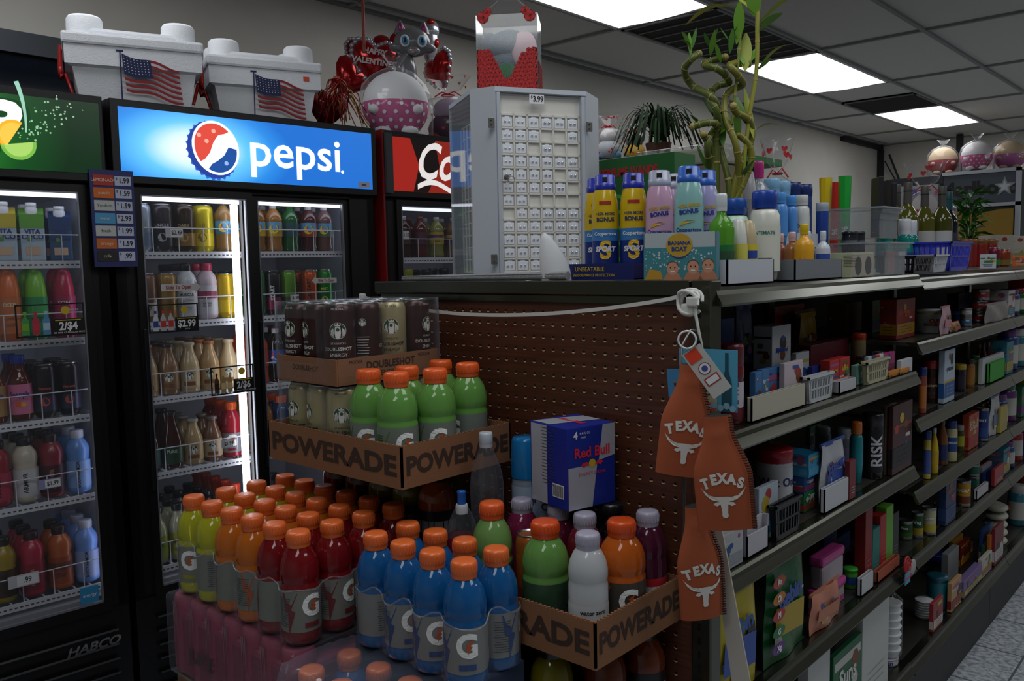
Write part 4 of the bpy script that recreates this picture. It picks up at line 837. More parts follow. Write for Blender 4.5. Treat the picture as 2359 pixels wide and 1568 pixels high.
# ---- coffee can cases, shrink-wrapped
def cancase(lab, cx, cy, z, rz, pat, nx=3, ny=4):
    r = .03325; t = empty('drink_case', lab, 'case', (cx, cy, z), rz)
    a, b = nx*r, ny*r; m = MB(); h = .052
    m.box(-a-.003, a+.003, -b-.003, b+.003, 0, .003, CARD); m.box(-a-.004, a+.004, -b-.004, -b-.001, 0, h, CARD); m.box(-a-.004, a+.004, b+.001, b+.004, 0, h, CARD); m.box(-a-.004, -a-.001, -b, b, 0, h, CARD); m.box(a+.001, a+.004, -b, b, 0, h, CARD)
    m.M = Matrix.Translation((a+.004, 0, 0)) @ Matrix.Rotation(PI/2, 4, 'Z'); m.text('DOUBLESHOT', .02, CARDK, z=.034, y=.0008, bold=.02); m.text('ENERGY', .015, CARDK, z=.016, y=.0008); m.text('MOCHA', .009, CARDK, x=-.09, z=.044, y=.0008); m.text('MOCHA', .009, CARDK, x=.09, z=.044, y=.0008)
    m.M = Matrix.Translation((0, -b-.004, 0)); m.text('DOUBLESHOT', .014, CARDK, z=.03, y=.0008); m.M = Matrix()
    part('case_tray', m, t)
    f = MB(); H = .168; nseg = 40; vs = []; fs = []          # rounded film sleeve with an open end hole on -x
    def per(u):
        q = u*2*(a+b)*2; e = .0045
        per4 = [(-a-e, -b-e), (a+e, -b-e), (a+e, b+e), (-a-e, b+e)]; L = [2*(a+e), 2*(b+e), 2*(a+e), 2*(b+e)]; s = u*sum(L)
        for k in range(4):
            if s <= L[k]+1e-9: p, n_ = per4[k], per4[(k+1) % 4]; w_ = s/L[k]; return p[0]+(n_[0]-p[0])*w_, p[1]+(n_[1]-p[1])*w_
            s -= L[k]
        return per4[0]
    zs = [.004, .04, .07, .1, .13, .153, .1635]
    for j, z_ in enumerate(zs):
        for k in range(nseg):
            x_, y_ = per(k/nseg); sc = 1-.006*(j/6)**3+.002*math.sin(k*1.3+j); vs.append((x_*sc, y_*sc, z_))
    hole = lambda k, j: per((k+.5)/nseg)[1] < -b+.001 and abs(per((k+.5)/nseg)[0]+.01) < a*.6 and 1 <= j <= 3
    for j in range(len(zs)-1):
        for k in range(nseg):
            if not hole(k, j): l = (k+1) % nseg; fs.append((j*nseg+k, j*nseg+l, (j+1)*nseg+l, (j+1)*nseg+k))
    k0 = (len(zs)-1)*nseg; vs.append((0, 0, .1645)); c_ = len(vs)-1
    for k in range(nseg): fs.append((k0+k, k0+(k+1) % nseg, c_))
    f.add(vs, fs, FILM, True); part('shrink_wrap', f, t)
    return t
dsm = (.157, .0317, '3a2420', '', 'dsm'); dsv = (.157, .0317, 'a39a74', '', 'dsv')
def fill(cx, cy, z, rz, pat, where):
    for j in range(4):
        for i in range(3):
            x, y = (i-1)*.0665, (j-1.5)*.0665; c, s = math.cos(rz), math.sin(rz); k = pat(i, j)
            put('coffee_can', can, dsm if k else dsv, (cx+x*c-y*s, cy+x*s+y*c, z+.0035), '%s energy coffee can, %s case, %s from left, %s row from front' % ('dark brown' if k else 'cream', where, ORD[i], ORD[j]), 'can', rz+[.85, 2.9, .9, 1.9][j] if i == 2 else rz+[.1, -.3][i], 'coffee cans in the %s case' % where)
CR = .0
ccx, ccy = -1.449, 1.12
cancase('shrink-wrapped case of cream coffee cans in the upper tray', ccx, ccy, UZ+.004, CR, None); fill(ccx, ccy, UZ+.004, CR, lambda i, j: 0, 'lower')
cancase('shrink-wrapped case of dark brown coffee cans stacked on the cream ones', ccx-.002, ccy, UZ+.1705, CR, None); fill(ccx-.002, ccy, UZ+.1705, CR, lambda i, j: 0 if (i == 2 and j == 2) else 1, 'upper')
# ---- green bottles in the upper tray
GB = lambda c='68a04c', cap='e8622a', g='G:3f7a1c': ('gat', .2, .0385, c, cap, '6f7670', .1, .50, g, 'l')
gl_ = ['leftmost in front', 'at the front corner', 'behind the front two', 'second along the right side', 'hidden behind the second', 'at the back right']
GPX = [(-1.3, 1.024), (-1.218, 1.024), (-1.277, 1.101), (-1.198, 1.102), (-1.298, 1.212), (-1.212, 1.206)]
gp = GPX
GR = [-.25, .35, .0, .1, .6, -.9]
for i, q in enumerate(gp):
    x, y = GPX[i]
    put('sports_drink_bottle', bottle, GB(), (x, y, UZ+.0045), 'light green sports drink with orange cap in the upper tray, '+gl_[i], 'bottle', face(x, y)+GR[i], 'green sports drinks in the upper tray')
# ---- the twenty-four pack: yellow, orange, red rows
PZ = .752; PR = .0355
cx0 = Vector((-1.676, .846)); ux = Vector((.0835, 0)); uy = Vector((0, .0735))
PC = ['b0b024', 'b0b024', 'c4681c', 'c4681c', '781218', '781218']; PN = ['yellow', 'yellow', 'orange', 'orange', 'red', 'red']; PL = ['8a8a14', '8a8a14', 'a04a14', 'a04a14', '6a141a', '6a141a']
G2 = lambda c, l: ('gat', .2, PR, c, 'e06a30', '73766f', .12, .50, 'G:'+l, 'l')
rots = [-.5, 1.5, 2.2, .75, 2.2, .55]
tx = Matrix.Rotation(0, 4, 'Z')
for i in range(6):
    for j in range(4):
        x, y = cx0.x+.0765*i, cx0.y+.0742*j-.004*i*0
        rz = face(x, y)+(rots[i] if j == 0 else (.9 if i == 5 and j == 1 else random.uniform(-3, 3)))
        put('sports_drink_bottle', bottle, G2(PC[i], PL[i]), (x, y, PZ), '%s sports drink with orange cap, %s column from left, %s row from front' % (PN[i], ORD[i], ORD[j]), 'bottle', rz, 'bottles in the large mixed pack')
def film_band(name, lab, x0, x1, y0, y1, z0, z1, nx, ny, r=.0387):
    """shrink film left round the waist of a pack, drawn in between the bottles; x0..y1 are the outer bottle centres"""
    P = []
    sides = [((x0, y0), (x1, y0), (0, -1), nx), ((x1, y0), (x1, y1), (1, 0), ny), ((x1, y1), (x0, y1), (0, 1), nx), ((x0, y1), (x0, y0), (-1, 0), ny)]
    for (a, b), (c, d), (ox_, oy_), n in sides:
        K = 10*(n-1)
        for k in range(K):
            u = k/K; ph = (u*(n-1)) % 1; q = min(ph, 1-ph); pitch = math.hypot(c-a, d-b)/(n-1); dd = q*pitch
            inn = min(.009, r-math.sqrt(max(1e-9, r*r-dd*dd))); P.append((a+(c-a)*u+ox_*(r-inn), b+(d-b)*u+oy_*(r-inn), inn/.009))
        a0 = math.atan2(oy_, ox_)
        for k in range(6): t = a0+PI/2*k/6; P.append((c+r*math.cos(t), d+r*math.sin(t), 0))
    n = len(P); ly = 7; vs = []; fs = []; f = MB()
    for k, (x, y, w_) in enumerate(P):
        for j in range(ly):
            q = j/(ly-1); top = z1-.016+.010*w_+.004*math.sin(k*.5); vs.append((x+.0003*math.sin(k*1.1+j), y+.0003*math.cos(k*.8+j), z0+(top-z0)*q))
    for k in range(n):
        for j in range(ly-1): a, b = k*ly+j, ((k+1) % n)*ly+j; fs.append((a, b, b+1, a+1))
    f.add(vs, fs, FILM, True)
    rp = [Vector(vs[k*ly+ly-1]) for k in range(n)]; f.tube(rp+[rp[0]], [.0009+.0008*abs(math.sin(k*.7)) for k in range(n)]+[.001], mat('c8c8d4', .2, a=.12), 5)
    return single(name, f, lab, 'plastic wrap')
e = .038
film_band('shrink_wrap', 'torn clear shrink film round the yellow, orange and red bottle pack', cx0.x, cx0.x+.0765*5, cx0.y, cx0.y+.0742*3, PZ+.002, PZ+.115, 6, 4)
# ---- the eight blue bottles
BX, BYp = -1.178, .958
brot = [2.2, .62, .42, .36]
BP = []
for i in range(4):
    for j in range(2):
        x, y = BX+.0745*i, BYp+.0755*j
        y -= .021
        x += .004
        rz = face(x, y)+(brot[i]-.3 if j == 0 else (1.75 if i == 3 else random.uniform(-3, 3)))
        put('sports_drink_bottle', bottle, ('gat', .2, PR, '165c9c', 'e06a30', '7a7c7c', .12, .50, 'G:1c3f7a', 'l'), (x, y-.01, PZ+.0), 'blue sports drink with orange cap, %s from left in the %s row' % (ORD[i], ['front', 'back'][j]), 'bottle', rz, 'blue bottles in the eight pack')
film_band('shrink_wrap', 'torn clear shrink film round the eight blue bottles', BX+.004, BX+.2275, BYp-.031, BYp+.0445, PZ+.006, PZ+.118, 4, 2)
# ---- lower packs: pink can case on the left, wrapped bottles in front
jc = empty('drink_case', 'pink shrink-wrapped juice can case under the yellow and orange bottles', 'case', (-1.485, .955, .575))
m = MB(); m.box(-.232, .232, -.152, .145, 0, .14, mat('7a3046', .5), .012); 
for k in range(7):
    x = -.2+.067*k
    m.lathe([(.03, .006), (.032, .02), (.032, .158), (.028, .17)], mat('8a344e', .4, m=.2), 14, c=(x, -.125, 0))
    m.lathe([(.03, .006), (.032, .02), (.032, .158), (.028, .17)], mat('8a344e', .4, m=.2), 14, c=(x, .11, 0))
m.M = Matrix.Translation((0, -.158, 0)); m.text('JUICE', .04, mat('3a2a34', .5), x=-.1, z=.06, y=.0008, bold=.02)
for k in range(6):
    for q in (-1, 0, 1): m.poly([(-.2+.067*k+q*.006-.0015, .16), (-.2+.067*k+q*.006+.0015, .16), (-.2+.067*k+q*.006+.001, .085-.01*abs(q))], mat('8a7078', .5), .0008)
m.M = Matrix(); part('cans', m, jc)
f = MB(); f.box(-.238, .238, -.162, .149, .0, .172, FILM, .01); part('shrink_wrap', f, jc)
gb = atZ(470, 1560, .55)
lb = [(-1.2, .80), (-1.118, .80), (-1.037, .80), (-1.2, .88), (-1.118, .88), (-1.037, .88), (-.955, .80), (-.955, .88)]
for i, (x, y) in enumerate(lb):
    put('sports_drink_bottle', bottle, ('gat', .2, .036, '3a68a8', 'e07848', '60646c', .12, .50, 'G:24406a', 'l'), (x, y, .5405), 'blue drink with orange cap in the lowest wrapped pack, '+['front left', 'front second', 'front third', 'back left', 'back second', 'back third', 'front right', 'back right'][i], 'bottle', face(x, y)+i, 'bottles in the lowest pack')
film_band('shrink_wrap', 'milky shrink film round the lowest pack of blue bottles', -1.2, -.955, .80, .88, .5405, .70, 4, 2, .0395)
block('wrapped case supporting the eight blue bottles, behind the lowest pack', -1.243, -.925, .925, 1.04, 0, .751, '26324c')
fv = MB(); vs = []; fs = []; nx_, ny_ = 26, 12
for i in range(nx_+1):
    for j in range(ny_+1): u, v = i/nx_, j/ny_; vs.append((-1.243+.30*u, .755+.165*v, .7435+.004*abs(math.sin(7*u*2+3*v))+.003*abs(math.sin(17*v+5*u))-(.03 if j == 0 else 0)))
for i in range(nx_):
    for j in range(ny_): q = i*(ny_+1)+j; fs.append((q, q+ny_+1, q+ny_+2, q+1))
fv.add(vs, fs, mat('aab4cc', .12, a=.16, bump=.9, bs=30), True); single('plastic_sheet', fv, 'milky plastic film lying over the lowest pack of bottles', 'plastic wrap')
p_ = MB(); p_.box(-1.243, -.90, .745, .94, .5305, .54, CARD); single('cardboard_sheet', p_, 'flat cardboard sheet under the lowest pack of blue bottles', 'cardboard')
# green bottle tops poking out at the lower left edge
put('soda_bottle', bottle, ('soda', .3, .05, '0f6a34', '0f5a2c', '', 0, 0, '', 'l'), (-1.79, .90, .33), 'green soda bottle at the bottom left under the pink case', 'bottle', 0.)
block('case on the floor carrying the green soda bottle, far left', -1.87, -1.715, .82, 1.0, 0, .329, '3a2c22')
# ---- mixed bottles in the lower tray
TZ = LZ+.0045
VWc = lambda body, lab, g: ('vw', .198, .0335, body, 'a8a4b8', lab, .06, .42, g, 'l')
big = lambda c, g, lab='2e4a34': ('gat', .2, .041, c, 'd8501c', lab, .1, .5, g, 'l')

mix = [
 ('sports_drink_bottle', big('6a9c4e', 'G:2a4a2c'), (-.925, 1.10), 'large light green sports drink in front of the lower tray', 2.3),
 ('sports_drink_bottle', ('gat', .214, .037, '7aa45a', 'e8622a', '2e4a34', .1, .5, 'G:2a4a2c', 'l'), (-1.045, 1.092), 'light green sports drink behind the rightmost blue bottle', 2.9),
 ('sports_drink_bottle', big('c8601c', 'G:b8581c', '46403a'), (-.825, 1.195), 'orange sports drink with a large G, right side of the lower tray', .3),
 ('flavored_water_bottle', VWc('c4c8cc', 'c4c8cc', 'T:water zero:.010:1c1c20:.85'), (-.832, 1.099), 'white flavored water bottle at the front corner of the lower tray', .25),
 ('flavored_water_bottle', VWc('4a1830', 'a8242c', 'st:b4b4b8'), (-.823, 1.267), 'purple flavored water with red label at the right end', .2),
 ('flavored_water_bottle', VWc('6a1828', '8a1c2c', ''), (-.9, 1.185), 'dark red flavored water behind the white one', 0),
 ('flavored_water_bottle', VWc('7a2044', '7a2044', ''), (-1.055, 1.187), 'magenta flavored water in front of the tall water bottles', 0),
 ('flavored_water_bottle', VWc('6a1838', '6a1838', ''), (-.975, 1.2), 'dark red flavored water under the energy drink box', 0),
 ('sports_drink_bottle', ('gat', .2, .036, '0c0c12', '101014', '1a1428', .1, .5, 'st:4a3a6a', 'l'), (-.9, 1.262), 'black sports drink right of the energy drink box', 0),
]
for n, a, (x, y), lab, r in mix: put(n, bottle, a, (x, y, TZ), lab, 'bottle', face(x, y)+r)
put('drink_can', can, (.158, .027, 'a85a24', '7a1c1c', ''), (-.987, 1.132, TZ), 'orange drink can between the two green bottles', 'can', 0.)
put('drink_can', can, (.135, .026, '1c3a8a', 'a8acb4', 'T:Bull:.012:a02a2a'), (-.968, 1.271, TZ), 'slim blue and silver can under the energy drink box', 'can', .7)
CW = ('tub', .3, .038, '8fa4b8', '1c78b8', '90a4bc', .05, .62, 'V:HYDRATION:.013:1c3a6a', 'l')
def corebottle():
    b = MB(); b.lathe([(.026, 0), (.029, .01), (.030, .03), (.030, .20), (.028, .215), (.02, .225)], mat('a4b4c8', .1, t=.5, ior=1.33), 24)
    c = MB(); c.lathe([(.0305, .215), (.031, .222), (.0305, .262), (.0285, .29), (.026, .296), (0, .297)], mat('1c86cc', .12, t=.35), 24)
    L = MB(); L.ring(.0303, .02, .20, mat('98a8bc', .35), 24); L.text('CORE', .02, mat('1c2c5a', .5), z=.17, R=.0303, bold=.02); L.text('HYDRATION', .013, mat('1c3a6a', .5), x=.02, z=.1, R=.0303, rot=PI/2); lines(L, .0303, .14, 12, .03, mat('3a5a9a', .5), -.6, .0055)
    return [('bottle_body', b), ('cap', c), ('label', L)]
put('water_bottle', corebottle, (), (-1.1145, 1.275, TZ), 'tall water bottle with blue dome cap, left of its twin', 'bottle', .9)
put('water_bottle', corebottle, (), (-1.0525, 1.275, TZ), 'tall water bottle with blue dome cap, beside the energy drink box', 'bottle', .9)
put('water_bottle', bottle, ('soda', .325, .033, 'b8c0cc', 'b8c0cc', '3a78a8', .1, .3, '', 'w'), (-1.112, 1.152, TZ), 'clear water bottle with white ribbed cap below the upper tray corner', 'bottle', .6)
put('water_bottle', bottle, ('sport', .225, .029, 'a8b4c0', '1c5ab0', '8a1c2c', .12, .62, 'T:Ozarka:.018:c8c8cc:.5', 'w'), (-1.113, 1.084, TZ), 'small clear water bottle with blue sport cap and red label', 'bottle', .8)
# ---- energy drink four-pack
rb = empty('energy_drink_box', 'blue and silver four pack of energy drinks, tilted on the bottle caps', 'box', (0, 0, 0))
A = atZ(1300, 1148, TZ+.2); A.y -= .0
RW, RH = .112, .150
m = MB(); B1, S1, RD = mat('1c2f96', .3, m=.2), mat('b4b8c4', .3, m=.3), mat('d02840', .4)
m.box(-RW/2, RW/2, -RW/2, RW/2, 0, RH, B1, .002)
def rbface(M, top=False):
    m.M = M; w_ = RW/2; d = RW/2
    m.poly([(-w_+.001, .001), (.0, .001), (.012, RH*.52), (-w_+.001, RH*.52)], S1, d+.0006); m.poly([(.016, RH*.56), (w_-.001, RH*.60), (w_-.001, RH-.001), (.026, RH-.001)], S1, d+.0006)
    m.text('Red', .025, RD, x=-.022, z=RH*.68, y=d+.0012, bold=.03); m.text('Bull', .025, RD, x=.024, z=RH*.68, y=d+.0012, bold=.03)
    m.disc(.008, mat('c8a428', .5), 0, RH*.54, d+.001)
    for s in (-1, 1): m.poly([(s*.006, RH*.52), (s*.012, RH*.565), (s*.022, RH*.56), (s*.027, RH*.53), (s*.02, RH*.525), (s*.022, RH*.50), (s*.014, RH*.52)][::s], RD, d+.0014)
    m.text('ENERGY DRINK', .0085, RD, z=RH*.42, y=d+.0012, spacing=1.1); m.text('4', .018, WHT, x=-.038, z=RH*.9, y=d+.0012, bold=.04); m.text('8.4 FL OZ', .006, WHT, x=-.016, z=RH*.92, y=d+.0012); m.text('PACK', .005, WHT, x=-.02, z=RH*.87, y=d+.0012)
rbface(Matrix.Rotation(PI/2, 4, 'Z'))
m.M = Matrix(); d = RW/2; m.rect(-.052, -.004, .002, RH-.002, S1, d+.0006, n=1); lines(m, None, RH*.95, 18, .04, mat('3a3c50', .5), dz=.006, y=d+.001); m.rect(.012, .045, .02, .045, WHT, d+.0006, n=1)
for q in range(10): m.rect(.014+.003*q, .0155+.003*q, .022, .043, BLK, d+.001, n=1)
m.M = Matrix.Translation((0, 0, RH)) @ Matrix.Rotation(-PI/2, 4, 'X'); m.poly([(-.052, -.052), (0, -.052), (.02, .052), (-.03, .052)], S1, .0006); m.text('Red Bull', .02, RD, y=.001, bold=.03); m.M = Matrix()
part('carton', m, rb)
RA = -.23; ca, sa = math.cos(RA), math.sin(RA); A = Vector((-.922, 1.162))
rb.location = (A.x-ca*RW/2-sa*RW/2, A.y-sa*RW/2+ca*RW/2, TZ+.2005); rb.rotation_euler = (0, 0, RA)
# ---- zip tie across the pegboard, hook, strip, koozies
NY = mat('c9c9c4', .35)
z = MB(); x0, x1 = PX2-.02, PX-.035
pts = []
for i in range(25):
    u = i/24; pts.append((x0+(x1-x0)*u, GY0-.03-.02*math.sin(PI*u), 1.352-.038*math.sin(PI*u)**.8+.012*u))
for i in range(24):
    a, b = Vector(pts[i]), Vector(pts[i+1]); z.add([a+Vector((0, 0, -.0035)), b+Vector((0, 0, -.0035)), b+Vector((0, 0, .0035)), a+Vector((0, 0, .0035)), a+Vector((0, .0018, -.0035)), b+Vector((0, .0018, -.0035)), b+Vector((0, .0018, .0035)), a+Vector((0, .0018, .0035))], [(0,1,2,3),(7,6,5,4),(3,2,6,7),(0,4,5,1)], NY)
zo = empty('cable_tie', 'long white nylon cable tie strung across the brown pegboard', 'cable tie'); part('strap', z, zo)
k = MB(); k.box(x0-.012, x0+.004, GY0-.036, GY0-.024, 1.343, 1.36, NY, .003); part('lock_head', k, zo)
k = MB(); kc = Vector((x1+.012, GY0-.035, 1.352))
for i, (r_, t_) in enumerate(((.022, .3), (.018, 1.2), (.02, -.7))): k.tube([kc+Vector((r_*math.cos(q*PI/8), -.006*i+.004*math.sin(q), r_*math.sin(q*PI/8+t_*.3))) for q in range(15)], .0032, NY, 8)
k.box(kc.x-.012, kc.x+.012, kc.y-.014, kc.y+.004, kc.z-.022, kc.z-.002, NY, .004); k.box(kc.x+.002, kc.x+.02, kc.y-.02, kc.y-.006, kc.z-.006, kc.z+.01, NY, .003)
k.tube([kc+Vector((.012, -.01, -.005)), kc+Vector((.024, -.014, -.05)), kc+Vector((.03, -.012, -.075))], [.003, .0025, .001], NY, 6); part('knot', k, zo)
hk = MB(); hx, hy = PX-.022, GY0-.008; hk.tube([(hx, hy, 1.30), (hx, hy-.03, 1.305), (hx-.004, hy-.05, 1.28), (hx-.004, hy-.056, 1.24), (hx, hy-.062, 1.215), (hx, hy-.075, 1.21), (hx, hy-.082, 1.222)], .0022, mat('8a8a86', .3, m=.8), 8)
hk.tube([(hx, hy-.05, 1.225), (hx+.004, hy-.06, 1.1), (hx+.002, hy-.055, .97), (hx, hy-.06, .93)], .003, mat('4a4a48', .4, m=.6), 6)
single('wire_hook', hk, 'bent wire hook holding the orange bottle sleeves on the post', 'hook')
OR = mat('9a4c2c', .85, bump=.08, bs=900)
def koozie(w, h, flip):
    W = mat('cdcbc6', .55); m = MB(); d = .020
    def hw(q):       # half width along height: wide body, tapering neck
        if q < .45: return w/2*(1-.03*abs(q-.25))
        if q < .9: u = (q-.45)/.45; return w/2*(1-.5*(3*u*u-2*u**3))
        return w/2*(.5-.03*(q-.9)/.1)
    n = 22; mm = 12; vs = []; fs = []
    for i in range(n+1):
        q = i/n; a = hw(q); dd = d*(.8+.2*math.sin(PI*min(q*1.3, 1)))*(1 if q < .9 else .8)
        for k in range(mm*2): t = 2*PI*k/(mm*2); vs.append((a*math.cos(t), dd*math.sin(t)*(.75+.25*abs(math.sin(t))), h*q))
    K = mm*2
    for i in range(n):
        for k in range(K): l = (k+1) % K; fs.append((i*K+k, i*K+l, (i+1)*K+l, (i+1)*K+k))
    m.add(vs, fs, OR, True); m.add(vs[:K][::-1], [tuple(range(K))], mat('141210', .9)); m.add(vs[-K:], [tuple(range(K))], mat('141210', .9))
    st = MB()
    for i in range(44):
        q = (i+.5)/44; a = hw(q); s_ = 1
        st.box(s_*a*.93-.0035, s_*a*.93+.0035, -d*.62, -d*.5, h*q-.0008, h*q+.0008, mat('38160c', .8)); st.tube([(a*.985, -d*.3, h*q-.001), (a*1.01, 0, h*q+.001)], .0008, mat('38160c', .8), 4)
    lg = MB(); zt = h*.42
    for i, ch in enumerate('TEXAS'): u = i-2; lg.text(ch, .0215, W, x=u*.0136, z=zt+.008-.0022*u*u, y=d*1.0, rot=-u*.15, bold=.06, sx=.9)
    zz = h*.24
    def steer(k, P): return [(x*1.02, z_*1.02+zz) for x, z_ in P]
    hd = [(-.0065, .012), (.0065, .012), (.0075, .006), (.0055, -.002), (.0042, -.014), (.0048, -.018), (.003, -.022), (-.003, -.022), (-.0048, -.018), (-.0042, -.014), (-.0055, -.002), (-.0075, .006)]
    lg.poly(steer(1., hd)[::-1], W, d*1.0)
    for s_ in (-1, 1):
        hn = [(.004, .012), (.012, .0115), (.022, .014), (.031, .022), (.034, .026), (.028, .014), (.019, .007), (.007, .004)]; lg.poly(steer(1., [(s_*a, b) for a, b in hn])[::(1 if s_ < 0 else -1)], W, d*1.0003)
        er = [(.006, .004), (.014, .003), (.017, -.001), (.011, -.003), (.006, .0)]; lg.poly(steer(1., [(s_*a, b) for a, b in er])[::(1 if s_ < 0 else -1)], W, d*1.0003)
    # logo follows the curved front
    for i, v in enumerate(lg.v):
        q = min(max(v[2]/h, 0), 1); a = hw(q); c = min(1, abs(v[0])/a); sn = math.sqrt(1-c*c); yy = -d*(.8+.2*math.sin(PI*min(q*1.3, 1)))*sn*(.75+.25*sn)-.0012
        lg.v[i] = (v[0], yy, v[2])
    return [('sleeve_body', m), ('stitching', st), ('printed_logo', lg)]
def kz(pxc, pyb, pxt, pyt, Y, w, lab, rz, ytilt):
    b = atY(pxc, pyb, Y); tpt = atY(pxt, pyt, Y); v = tpt-b; h = v.length
    return put('bottle_sleeve', koozie, (round(w, 3), round(h, 3), ytilt), tuple(b), lab, 'bottle sleeve', rz, 'orange bottle sleeves', (0, math.atan2(v.x, v.z)*1.))
kz(1567, 1092, 1592, 842, GY0-.085, .084, 'orange bottle sleeve lettered TEXAS, the highest and leftmost of three', .62, 0)
kz(1676, 1215, 1655, 955, GY0-.10, .092, 'orange bottle sleeve lettered TEXAS, the rightmost of three', .45, 1)
kz(1617, 1418, 1603, 1160, GY0-.075, .078, 'orange bottle sleeve lettered TEXAS, the lowest of three', .95, 2)
# tags with the sleeves
tg = empty('hang_tag', 'blue and cream ICE COLD header card behind the highest bottle sleeve', 'tag', tuple(atY(1640, 945, GY0-.02)), .1)
q = MB(); q.box(-.06, .045, -.001, .001, 0, .105, mat('4a98b8', .6)); q.M = Matrix.Translation((0, -.001, 0)); q.rect(-.06, .01, .0, .06, mat('a8a88a', .6), .0005, n=1); q.text('ICE COLD', .013, BLK, x=-.015, z=.03, y=.001, bold=.03); q.text('COOL', .016, mat('7a6a3a', .5), x=-.018, z=.05, y=.001, bold=.03)
q.poly([(.018, 0), (.036, 0), (.036, .05), (.03, .07), (.03, .1), (.024, .1), (.024, .07), (.018, .05)], mat('1c4a5a', .5), .001); q.rect(-.012, .008, .0, .014, mat('d04a2a', .5), .0012, n=1)
for k in range(9): q.disc(.006, mat('7ab0c8', .5), -.05+.011*k, .006+.004*(k % 2), .0014, n=8)
q.M = Matrix(); part('card', q, tg)
tg = empty('hang_tag', 'white licensing tag with red seal and orange price sticker on the hook', 'tag', tuple(atY(1665, 905, GY0-.10)), .5)
q = MB(); q.M = Matrix.Rotation(-.62, 4, 'Y'); q.box(-.017, .017, -.0008, .0008, 0, .085, mat('b8b8b4', .5)); q.M = q.M @ Matrix.Translation((0, -.0008, 0)); q.disc(.010, mat('a03034', .5), 0, .048, .0006); q.disc(.0085, WHT, 0, .048, .0009); q.disc(.005, mat('3a4a8a', .5), 0, .048, .0012); q.rect(-.012, .012, .02, .034, mat('a03034', .5), .0006, n=1); q.rect(-.010, .010, .022, .032, WHT, .0009, n=1); q.rect(-.014, .008, .064, .084, mat('d8401c', .5), .0012, n=1); q.M = Matrix(); part('card', q, tg)
q = MB(); c0 = Vector((-.055, -.004, .085)); q.tube([c0+Vector((.014*math.cos(a*PI/8), 0, .014*math.sin(a*PI/8))) for a in range(17)], .0016, WHT, 6); part('loop', q, tg)
tg = empty('hang_tag', 'blue card corner sticking out left of the highest bottle sleeve', 'tag', tuple(atY(1558, 915, GY0-.02)), .1)
q = MB(); q.M = Matrix.Rotation(-.08, 4, 'Y'); q.box(-.014, .022, -.001, .001, 0, .05, mat('3a7aa8', .6)); q.M = Matrix(); part('card', q, tg)
st = MB(); a, b = atY(1645, 1200, GY0-.012), atY(1712, 1600, GY0-.02); ux_ = Vector((.011, .002, 0))
st.add([a-ux_, a+ux_, b+ux_*1.5, b-ux_*1.5, a-ux_+Vector((0, .003, 0)), a+ux_+Vector((0, .003, 0)), b+ux_*1.5+Vector((0, .003, 0)), b-ux_*1.5+Vector((0, .003, 0))], [(0,3,2,1),(4,5,6,7),(0,4,7,3),(1,2,6,5),(0,1,5,4),(3,7,6,2)], mat('b3aea4', .5))
single('merchandising_strip', st, 'long off-white plastic merchandising strip hanging below the sleeves', 'strip')
